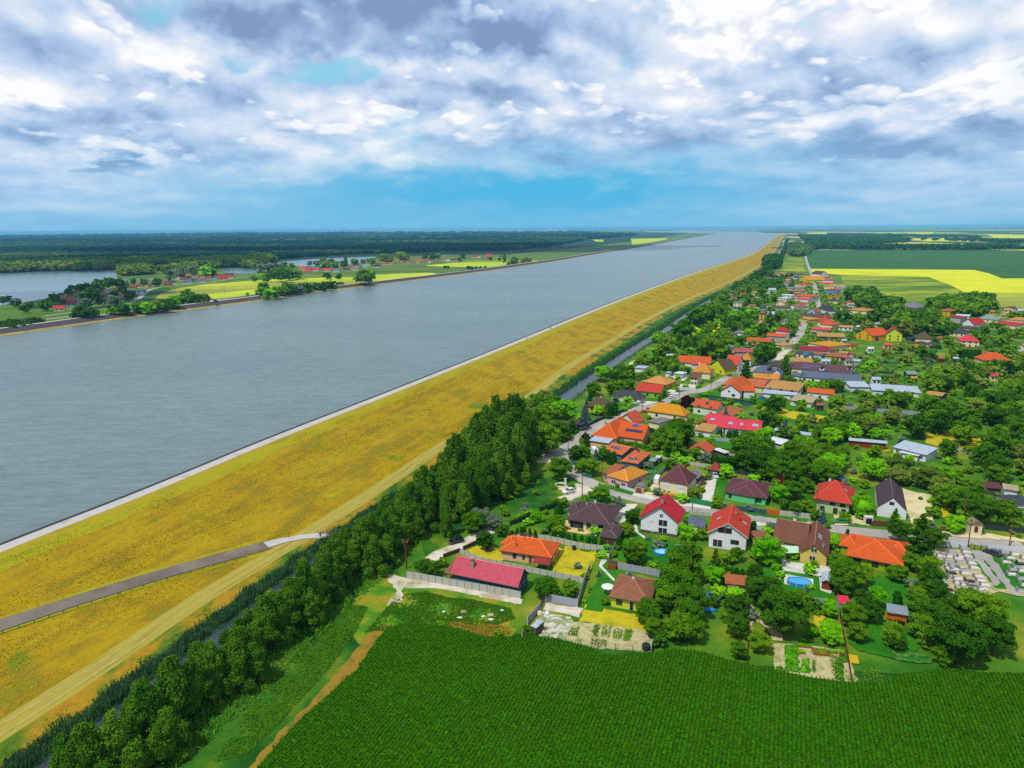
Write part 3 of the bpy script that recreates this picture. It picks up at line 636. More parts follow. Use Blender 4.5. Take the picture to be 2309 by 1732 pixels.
def house(label, cat, reg, s, h, t, r, roof, wall, name='house', ov=.45, win='', ch=(), sol=(), z0=0.0, ref=None, parent=None, M0=None, plinth=None, inset=None, trim='trim_grey', doors=(), wins=(), group=None, posts=False, ground=0.0, FR=None):
    """s: three eave corners in the photo (near-left, near-right, far-right); r: rise or a picture point of the ridge"""
    h = h+ground; c, rz, w, d = FR if FR else frame_of(reg, s, h)
    if inset is None: inset = min(w, d)/2
    if isinstance(r, tuple):
        u, v = px(reg, *r)
        loc = {'gx': (w/2, 0), 'gy': (0, -d/2), 'hip': (w/2-inset, 0), 'hy': (0, -d/2+inset), 'pyr': (0, 0)}.get(t, (0, d/2))
        xy = (c[0]+loc[0]*math.cos(rz)-loc[1]*math.sin(rz), c[1]+loc[0]*math.sin(rz)+loc[1]*math.cos(rz))
        r = zat(u, v, xy)-h; r = min(max(r, .5), .62*max(w, d))
        if t in ('hip', 'hy', 'pyr', 'gx', 'gy'): r = min(r, .55*(w if t in ('gy', 'hy') else d)+.4)
    fz = roofz_fn(t, w, d, h, r, inset)
    root = parent
    if parent is None:
        root = empty(name, (c[0], c[1], ground), rz); tag(root, label, cat, group)
        R0 = Matrix.Translation((c[0], c[1], ground))@Matrix.Rotation(rz, 4, 'Z'); M = Matrix.Translation((0, 0, -ground)); rzl = 0.0; root['_m'] = [x for row in R0 for x in row]
    else:
        R0 = Matrix([list(parent['_m'])[i:i+4] for i in (0, 4, 8, 12)]); M = R0.inverted()@Matrix.Translation((c[0], c[1], 0))@Matrix.Rotation(rz, 4, 'Z'); rzl = rz-parent.rotation_euler[2]
    pre = '' if parent is None else 'wing_'
    dist = math.hypot(*c); lod = 0 if dist < 330 else 1
    build_roof(pre+'roof', t, w, d, h, r, inset, MATS['roof_'+roof], MATS[trim], M, root, .22 if lod == 0 else .25)
    X, Y = max(.4, w/2-ov), max(.4, d/2-ov)
    if posts:
        for i, j in ((-1, -1), (1, -1), (1, 1), (-1, 1)):
            b = MB(); b.box(M@Vector((i*X, j*Y, (fz(i*X, j*Y)-.2+ground)/2)), (.16, .16, fz(i*X, j*Y)-.2-ground), rzl); b.build('post', MATS['wood_brown'], root)
    else: wall_part(pre+'wall', M, w, d, fz, ov, MATS['wall_'+wall], root, z0 if z0 else ground-.0)
    if plinth:
        b = MB(); b.box(M@Vector((0, 0, .4)), (2*X+.08, 2*Y+.08, .8), rzl); b.build('plinth', plinth if not isinstance(plinth, str) else MATS['wall_'+plinth], root)
    nst = 1 if h-ground < 4 else 2
    for tok in win.split():
        side, n = tok[0], int(tok[1]); 
        for st in range(nst):
            for i in range(n): opening(M, X, Y, side, (i+.5)/n, ground+.95+st*2.5, 1.2 if n > 1 or side in 'fb' else 1.0, 1.3, root, rzl, lod=lod)
    if doors or wins or win:
        pass
    for side, tt, z, ww, hh, *mt in wins: opening(M, X, Y, side, tt, z, ww, hh, root, rzl, fm=mt[0] if mt else 'frame_white', pm=mt[1] if len(mt) > 1 else 'glass_dark')
    for side, tt, z, ww, hh, *mt in doors: opening(M, X, Y, side, tt, z, ww, hh, root, rzl, name='door', fm='trim_white', pm=mt[0] if mt else 'wood_brown')
    for fx, fy, hh, cm, *sz in ch:
        x_, y_ = fx*w/2, fy*d/2; zz = fz(x_, y_); wd = sz[0] if sz else .65
        b = MB()
        if wd < .3: b.tube(M@Vector((x_, y_, zz-.4)), M@Vector((x_, y_, zz+hh)), wd/2, n=8)
        else: b.box(M@Vector((x_, y_, zz-.4+(hh+.4)/2)), (wd, wd, hh+.4), rzl)
        co = b.build('flue' if wd < .3 else 'chimney', MATS[cm], root)
        if lod == 0:
            b = MB(); b.box(M@Vector((x_, y_, zz+hh+.04)), (wd+.14, wd+.14, .1), rzl); b.build('cap', MATS['trim_grey'], co)
    for fx, fy, pw, ph, pm, *nn in sol:
        x_, y_ = fx*w/2, fy*d/2; e_ = .1; gx_ = (fz(x_+e_, y_)-fz(x_-e_, y_))/(2*e_); gy_ = (fz(x_, y_+e_)-fz(x_, y_-e_))/(2*e_)
        n_ = Vector((-gx_, -gy_, 1)).normalized(); u_ = Vector((1, 0, gx_)).normalized() if abs(gy_) >= abs(gx_) else Vector((0, 1, gy_)).normalized(); v_ = n_.cross(u_)
        R_ = Matrix((u_, v_, n_)).transposed().to_4x4(); Mr = Matrix.Rotation(0, 4, 'Z')
        b = MB(); b.box((0, 0, 0), (pw, ph, .1)); Mp = M@Matrix.Translation(Vector((x_, y_, fz(x_, y_)))+n_*.07)@R_
        b.v = [tuple(Mp@Vector(v)) for v in b.v]; b.build('skylight' if pm == 'skylight' else 'solar_panel', MATS[pm], root)
    PLACED.append((c[0], c[1], math.hypot(w, d)/2, rz, w, d, ref)); return root
# ---------------------------------------------------------------- the holiday village on the far bank (small, still one thing per house)
FB = []
def mini(reg, s, z=None):
    """entries: x y width roof wall type ; x,y = middle of the front eave in the photo"""
    t = s.split(); z = LZ if z is None else z
    for i in range(0, len(t), 6):
        x, y, w = float(t[i]), float(t[i+1]), float(t[i+2])/REG[reg][2]; rf, wl_, ty = t[i+3:i+6]; u, v = px(reg, x, y); hh = 3.0 if ty != 'gy' else 3.4
        P = G(u, v, z+hh); sc = scale_at(P); W_ = max(4.0, min(w/sc, 16)); D_ = W_*random.uniform(.7, .9); rz = math.atan2(-P[0], P[1])*.35+random.uniform(-.12, .2)
        c = P[:2]+np.array([-math.sin(rz), math.cos(rz)])*D_/2
        o = house('', 'house', 'o', '', hh, ty, W_*.26, rf, wl_, FR=(c, rz, W_, D_), win='f2', ground=z, ov=.35, group=None)
        FB.append((o, rf, wl_, u))
mini('c', '325 560 155 terra white gx 270 480 110 navy grey gx 530 500 80 verm grey gx 490 555 120 grey white gx 440 620 170 brick grey gx 930 420 110 brick grey gx 1060 395 90 bluegrey blueh hip 1180 425 130 verm white gx 1040 470 110 rose grey hip 1060 500 150 rose cream gx 820 400 60 bluegrey blueh gy 620 470 90 grey white gx 520 440 100 rose grey gx 1240 490 90 brick grey gx 1330 500 90 brick grey gx 1190 545 130 charcoal grey gy 1330 545 120 slate grey gx 1230 340 80 rose cream gx 1340 370 90 brick white gy 1530 435 150 green white gx 1460 350 110 brick grey gx 1640 400 90 pale blueh gx 1570 330 110 brick cream gx 1680 330 80 orange cream gy 1780 260 80 coral cream gx 1800 310 110 rose grey gx 1990 250 110 rose grey gx 2050 310 130 violet gold gx 2150 270 90 slate white gx')
mini('d', '150 500 110 orange cream gy 225 510 70 rose grey gx 260 480 110 coral cream gx 340 485 90 coral white gx 310 560 130 bluegrey white gx 60 565 110 slate white gx 440 500 110 grey grey gx 400 535 70 slate grey gx 480 460 70 rose grey gx 570 500 90 coral cream gx 600 450 120 terra cream gx 670 480 80 brick grey gx 740 440 70 verm gold gx 760 500 90 crimson blueh gy 820 430 70 crimson grey gx 900 470 120 violet grey gx 910 495 130 red gold gx 1010 450 130 wine gold gx 1020 475 90 verm white gx 560 540 110 bluegrey white gx 1450 370 60 coral mint gy 1390 200 80 rose white gx 1520 170 80 wine grey gx 1710 190 40 crimson white gx 820 250 90 brick grey gx 1120 210 110 wine grey gx')
mini('e', '310 470 110 orange cream gx 340 500 90 violet cream gy 90 500 80 brick cream gx 380 535 120 crimson grey gx 450 505 110 brick grey gx 530 505 110 crimson white gx 470 470 70 grey grey gx 640 500 60 bluegrey white gy 710 510 120 crimson cream gx 860 520 120 grey white gx 1030 500 110 slate grey gx 950 470 60 coral grey gx 1075 490 90 orange white gx 1150 470 80 rose grey gx 1180 490 100 grey white gx 1240 480 70 rose grey gx 1370 440 130 green white gx 1350 465 90 green mint gx 1210 435 80 violet white gx 1550 450 110 slate white gx 1510 390 60 rose grey gx 1660 400 70 coral cream gx 1720 400 60 brick cream gx 1780 400 60 coral cream gx 1840 395 50 brick cream gx 1890 360 40 coral cream gx 1950 365 50 orange cream gx 2060 370 50 coral cream gx 2140 380 80 rose grey gx 2090 335 50 crimson cream gx 2200 370 60 orange cream gx')
mini('f', '60 590 50 terra cream gx 140 590 50 crimson grey gx 230 600 80 rose grey gx 310 600 60 orange cream gx 340 545 60 coral white gx 430 570 80 crimson grey gx 500 590 60 grey white gy 540 575 70 rose cream gx 630 575 60 rose grey gx 735 555 60 verm cream gx 810 565 90 rose white gy 900 565 70 slate white gx 960 560 90 brick grey gx 1080 530 70 grey white gx 1255 510 90 red cream gx 1325 510 60 red white gy 1400 515 60 blue grey gx 1470 520 90 coral grey gx 1500 490 120 crimson grey gx 1690 505 60 slate grey gx')
mini('c', '240 705 165 verm cream gx')
seen_ = {}
for o, rf, wl_, u in sorted(FB, key=lambda t: t[3]): seen_.setdefault((rf, wl_), []).append(o)
def nth(i): return ('first', 'second', 'third', 'fourth', 'fifth', 'sixth', 'seventh', 'eighth', 'ninth', 'tenth', 'eleventh', 'twelfth', 'thirteenth', 'fourteenth', 'fifteenth', 'sixteenth', 'seventeenth', 'eighteenth', 'nineteenth', 'twentieth')[i] if i < 20 else f'{i+1}th'
for (rf, wl_), os_ in seen_.items():
    for i, o in enumerate(os_): o['label'] = f"far bank holiday house, {RC_[rf][2]} roof, {WC_[wl_][1]} walls, " + (nth(i)+' such from left' if len(os_) > 1 else 'only such one'); o['group'] = 'holiday houses on the far bank'
# ---------------------------------------------------------------- the near houses, one by one
r1 = house('long low blue house with a raspberry pink metal roof behind the concrete fence', 'house', 'A', '105 1055 1240 1290 1415 1055', 2.9, 'gx', (1325, 985), 'pink', 'bluew', ref='the long pink roofed house', ov=.5,
      ch=[(-.42, -.42, 2.0, 'chim_grey', .75)], wins=[('f', .45, 1.7, .8, .5, 'trim_grey'), ('f', .6, 1.7, .8, .5, 'trim_grey'), ('f', .76, 1.7, .8, .5, 'trim_grey'), ('r', .3, 1.1, .8, 1.0), ('r', .7, 1.1, .8, 1.0)])
house('', '', 'A', '5 1042 120 1065 235 850', 2.4, 'shf', 1.2, 'tan', 'wood', parent=r1, posts=True)
r2 = house('peach walled bungalow with a bright orange hipped roof and brown porch', 'house', 'A', '920 670 1795 800 1970 550', 2.9, 'hip', (1640, 490), 'orange', 'peach', ref='the bright orange bungalow', ov=.6,
      ch=[(-.25, .25, 1.2, 'chim_red', .7), (-.42, -.62, 1.9, 'chim_red', .22), (-.55, .45, .9, 'chim_white', .6), (-.25, .6, .9, 'chim_white', .6), (0, .4, .8, 'chim_white', .6)],
      wins=[('f', .27, .9, 1.0, 1.4, 'trim_grey'), ('f', .46, .9, .7, 1.2, 'trim_grey'), ('r', .25, 1, 1, 1.2), ('r', .6, 1, 1.4, 1.2)], doors=[('f', .60, .05, 1.1, 2.2)])
house('', '', 'A', '1480 870 1745 912 1800 790', 2.2, 'shf', .7, 'brick', 'wood', parent=r2, posts=True)
house('', '', 'A', '955 560 1180 595 1260 470', 2.8, 'hip', 1.4, 'orange', 'peach', parent=r2)
r3 = house('wide bungalow with a dark brown hipped roof, cream walls and yellow terrace', 'house', 'a', '918 888 1660 998 1820 665', 2.9, 'hip', (1400, 628), 'brown', 'cream', ref='the dark brown bungalow', ov=.7,
      ch=[(-.12, .5, 1.1, 'chim_white', .6), (-.4, .15, .7, 'chim_white', .3), (.62, .35, .9, 'black', .16)],
      wins=[('f', .22, .3, 4.2, 2.2, 'trim_grey'), ('f', .52, .9, 1.5, 1.4, 'trim_grey'), ('f', .82, .6, 1.6, 1.7, 'trim_grey'), ('r', .5, 1, 1.2, 1.2)], doors=[('r', .25, .1, 1, 2.1)])
house('', '', 'a', '935 748 1120 775 1230 620', 2.8, 'hip', 1.3, 'brown', 'cream', parent=r3)
r3b = house('open sided garden pavilion with a dark brown roof and shelves by the concrete wall', 'pavilion', 'a', '1475 1168 1790 1220 1865 985', 2.5, 'hy', 1.0, 'brown', 'dark', name='garden_pavilion', ov=.35, ref='the brown garden pavilion', wins=[('f', .25, .3, 1.2, 1.9, 'wood_orange', 'black'), ('f', .62, .3, 1.2, 1.9, 'wood_orange', 'black')])
r4 = house('tall white gabled house with a bright red roof and a balcony facing the garden', 'house', 'I', '665 1385 1345 1485 1410 1250', 4.6, 'gy', (1010, 1190), 'red', 'white', ref='the tall red gabled house', ov=.6, trim='chim_red',
      ch=[(.04, -.45, 1.5, 'chim_grey', .7)], wins=[('f', .28, 3.6, 1.1, 1.0, 'frame_white', 'frame_white'), ('f', .33, .2, .9, .5), ('f', .60, 2.9, 2.6, 2.0), ('f', .60, .4, 2.6, 2.0), ('f', .55, 5.6, 1.0, 1.1), ('r', .3, 1, 1.1, 1.2), ('r', .7, 1, 1.1, 1.2)], plinth='dark')
r5 = house('white house with a vermilion gabled roof and an open wooden loggia', 'house', 'C', '-44 372 645 470 685 140', 4.6, 'gy', (315, 220), 'verm', 'white', ref='the vermilion gabled house', ov=.6, trim='trim_white',
      ch=[(.38, .0, 1.7, 'chim_orange', .9)], sol=[(-.55, 0, .9, 1.3, 'skylight'), (.3, .45, .9, 1.3, 'skylight'), (.72, .1, .9, 1.3, 'skylight')],
      wins=[('f', .42, 4.9, 3.8, 1.7, 'wood_orange'), ('f', .24, .5, 2.6, 2.2, 'trim_white'), ('f', .70, 1.9, 2.3, 1.3, 'trim_grey'), ('r', .5, 1, 1.1, 1.2)])
r6 = house('pale yellow house with a large mottled brown tiled roof behind the oval pool', 'house', 'C', '1480 690 1985 775 1905 340', 3.3, 'gy', (1740, 575), 'oldbrown', 'yellow', ref='the mottled brown roofed house', ov=.5, trim='oak' if 'oak' in MATS else 'wood_brown',
      ch=[(.55, -.65, 1.2, 'chim_grey', .6)], sol=[(.3, -.2, .8, 1.2, 'skylight'), (.3, 0, .8, 1.2, 'skylight')], wins=[('f', .5, 3.6, 1.5, 1.2), ('f', .46, 1.2, 1.5, 1.3), ('r', .3, 1, 1, 1.2)])
house('', '', 'C', '1040 495 1610 600 1690 250', 3.3, 'gx', (1600, 225), 'oldbrown', 'yellow', parent=r6, ch=[(.05, .1, 1.3, 'chim_white', .7)], doors=[('f', .45, .1, 1.8, 2.2, 'wood_orange')])
house('', '', 'C', '760 470 1050 470 1060 340', 2.5, 'flat', .1, 'tan', 'yellow', parent=r6)
r7 = house('lime green villa under a vivid orange hipped roof beside the big spruce', 'house', 'D', '40 550 745 690 615 375', 2.9, 'hip', (400, 370), 'villa', 'limeg', ref='the vivid orange villa', ov=.7,
      ch=[(-.1, .1, .8, 'chim_white', .2)], wins=[('f', .52, .8, 1.6, 1.5, 'trim_grey'), ('f', .76, .8, 1.0, 1.8, 'trim_grey'), ('f', .15, .3, 2.4, 2.2, 'trim_grey', 'black')])
house('', '', 'D', '540 520 822 568 775 395', 2.9, 'hip', 1.6, 'villa', 'limeg', parent=r7)
house('', '', 'D', '-40 430 180 470 150 320', 2.9, 'hip', 1.6, 'villa', 'limeg', parent=r7)
r8 = house('lime yellow bungalow with a light brown pyramid roof beside the vegetable beds', 'house', 'B', '530 1440 1220 1560 1385 1175', 2.9, 'hip', (1010, 1165), 'tan', 'lime', ref='the lime yellow bungalow', ov=.6, trim='trim_grey',
      ch=[(-.06, .12, 1.0, 'chim_white', .6)], wins=[('f', .22, .9, 1.5, 1.4, 'trim_grey'), ('f', .9, .9, 1.1, 1.4, 'trim_grey'), ('r', .4, 1, 1.2, 1.2)], doors=[('f', .56, .05, 1.0, 2.2, 'black')])
r9 = house('pale pink bungalow with a yellow orange roof by the street corner', 'house', 'I', '135 685 480 785 740 610', 3.2, 'hy', (335, 570), 'yellow_or', 'pinkw', ref='the pink walled bungalow', ov=.35,
      ch=[(0, -.25, .8, 'chim_grey', .3)], wins=[('f', .3, 1, 1.8, 1.3), ('f', .8, 1, 1.6, 1.3), ('r', .6, 1, 1.0, 1.2)])
house('', '', 'I', '50 640 215 675 345 520', 2.9, 'shf', .7, 'rust', 'pinkw', parent=r9, wins=[('f', .35, .9, 1.1, 1.2)])
r10 = house('low house with blue grey walls and a mottled orange roof carrying dark solar panels', 'house', 'I', '360 440 655 487 895 305', 3.1, 'hy', (480, 385), 'old_or', 'slatew', ref='the mottled orange roof with solar panels', ov=.4,
      ch=[(-.1, .45, 1.2, 'chim_red', .6)], sol=[(.05, -.62, 3.2, 1.5, 'solar')], wins=[('r', .5, 1, 1, 1.1)])
house('', '', 'I', '70 262 390 345 660 235', 3.0, 'gx', 1.8, 'old_or', 'slatew', parent=r10, sol=[(-.55, -.4, .9, 1.2, 'solar'), (-.25, -.4, .9, 1.2, 'solar'), (.05, -.4, 1.8, 1.6, 'solar_blue')])
r11 = house('square cream house with a steep wine brown pyramid roof and twin dark chimneys', 'house', 'I', '1005 755 1485 840 1630 685', 4.8, 'pyr', (1330, 510), 'wine', 'cream', ref='the wine brown pyramid roof', ov=.3,
      ch=[(-.25, .45, 1.6, 'chim_red', .9), (.35, .35, 1.6, 'chim_red', .8)], wins=[('f', .25, 3.0, 2.2, 1.3, 'frame_white', 'frame_white'), ('f', .75, 3.0, 2.2, 1.3, 'frame_white', 'frame_white'), ('f', .17, .9, .8, .6), ('f', .34, .9, .8, .6), ('r', .4, 3, 1, 1.2)], plinth='gold', doors=[('f', .8, .05, 1.9, 1.9, 'frame_white')])
house('grey stone barn with a steep weathered roof behind the cream house', 'barn', 'I', '1545 610 1640 740 1710 640', 2.6, 'gx', 1.6, 'grey', 'dark', name='barn', ref='the steep stone barn')
house('small teal garage with a brick red pyramid roof at the end of the concrete drive', 'garage', 'I', '1810 570 2005 605 2040 545', 2.5, 'pyr', (1955, 465), 'brick', 'teal', name='garage', ref='the teal garage', doors=[('f', .5, .05, 2.4, 2.0, 'trim_grey')])
r12 = house('mint green bungalow with a wine brown hipped roof and white porch column', 'house', 'J', '230 945 960 1060 1025 815', 2.9, 'hip', (660, 755), 'wine', 'green', ref='the mint green bungalow', ov=.6,
      ch=[(-.35, .6, .6, 'chim_white', .5)], wins=[('f', .12, .8, 1.0, 1.4, 'trim_grey'), ('f', .32, .8, 1.1, 1.4, 'trim_grey'), ('f', .84, .8, 1.7, 1.4, 'trim_grey'), ('r', .5, 1, 1, 1.2)], doors=[('f', .62, .05, 1.0, 2.2)])
house('', '', 'J', '345 968 770 1042 830 880', 2.9, 'hy', (600, 860), 'wine', 'green', parent=r12)
house('white garage box with a brown door beside the pink bungalow', 'garage', 'I', '605 850 735 875 825 805', 2.5, 'flat', .1, 'grey', 'cream', name='garage', ov=.12, ref='the white garage box', doors=[('f', .5, .05, 2.3, 2.0, 'wood_brown')])
r13 = house('cottage with a terracotta gabled roof and a cream lean to canopy', 'house', 'I', '1475 248 1832 308 1932 212', 2.8, 'gy', (1650, 190), 'terra', 'beige' if 'wall_beige' in MATS else 'cream', ref='the terracotta cottage', ov=.5, win='f2')
house('', '', 'I', '1890 238 2092 312 2140 272', 2.6, 'flat', .1, 'white', 'dark', parent=r13)
r14 = house('chalet style house with a vermilion roof and a long brown wooden balcony', 'house', 'o', '1834 1124 1922 1138 1944 1106', 4.4, 'hip', (1890, 1084), 'verm', 'sage', ref='the chalet with the wooden balcony', ov=.9,
      ch=[(-.35, .5, 1.6, 'chim_white', .7)], sol=[(.55, -.1, .8, 1.1, 'skylight')], wins=[('f', .2, .5, 1.3, 1.6, 'trim_grey'), ('f', .5, 2.7, 1.6, 1.5, 'trim_grey'), ('f', .8, 2.7, 1.6, 1.5, 'trim_grey'), ('f', .6, .2, 1.3, 1.9, 'trim_grey', 'black'), ('f', .85, .2, 1.3, 1.9, 'trim_grey', 'black')])
r15 = house('plain white barn like house with a steep charcoal brown gabled roof', 'house', 'K', '425 882 785 932 690 662', 3.0, 'gy', (625, 772), 'charcoal', 'white', ref='the plain white barn like house', ov=.08,
      wins=[('f', .47, 4.3, 1.4, 1.0, 'trim_grey')])
house('small wooden shed with a pale ridged roof beside the oval pool', 'shed', 'C', '1840 1200 2040 1240 1990 1060', 2.1, 'gy', (1940, 1165), 'pale', 'wood', name='shed', ref='the wooden shed by the oval pool')
house('low garden store with a reddish tiled roof and planks leaning on its wall', 'shed', 'C', '255 1217 640 1262 672 1152', 2.3, 'shf', .9, 'rust', 'dark', name='shed', ref='the garden store with planks', ov=.2)
house('small grey hut with a flat red roof on the garden boundary', 'shed', 'b', '210 538 335 550 330 475', 2.2, 'shf', .5, 'crimson', 'grey', name='shed', ref='the small red roofed hut', ov=.1)
house('grey corrugated tin hut at the inside corner of the concrete fence', 'shed', 'F', '290 703 372 738 436 632', 2.2, 'shf', .3, 'pale', 'dark', name='shed', ref='the tin hut', ov=.08)
house('low grey pyramid roofed arbour half hidden by the large tree', 'arbour', 'B', '1675 690 1965 700 1995 595', 2.2, 'pyr', (1845, 575), 'grey', 'dark', name='arbour', ref='the grey roofed arbour', posts=True)
house('long low shed with a blue grey felt roof beside the street', 'shed', 'B', '1850 262 2140 292 2165 155', 2.2, 'shf', .5, 'bluegrey', 'cream', name='shed', ref='the blue grey felt roofed shed', ov=.1)
house('old small open timber lean to with a dark roof under the trees', 'shed', 'C', '1775 1560 1945 1570 1950 1500', 2.2, 'shf', .5, 'grey', 'wood', name='shed', ref='the old timber lean to')
house('two level play hut with a flat red roof and an orange rail', 'play hut', 'J', '1100 665 1312 676 1320 640', 3.6, 'shf', .3, 'crimson', 'wood', name='play_hut', ref='the red roofed play hut', ov=.1, wins=[('f', .45, 2.1, 1.6, .7, 'wood_orange')])
house('open timber woodshed with a black roof between the concrete walls', 'woodshed', 'B', '515 872 660 892 665 845', 2.0, 'flat', .1, 'charcoal', 'wood', name='woodshed', ref='the black roofed woodshed', ov=.05, wins=[('f', .5, .2, 2.2, 1.4, 'wood_orange', 'wood_brown')])
house('teal pent roofed garden hut beside the solar panel house', 'shed', 'I', '820 435 930 455 945 405', 2.0, 'shf', .4, 'green', 'teal', name='shed', ref='the teal hut', ov=.1)
house('dark timber hut with a white slab roof near the long garden wall', 'shed', 'I', '935 380 1020 390 1045 350', 2.2, 'flat', .1, 'white', 'dark', name='shed', ref='the dark timber hut', ov=.1)
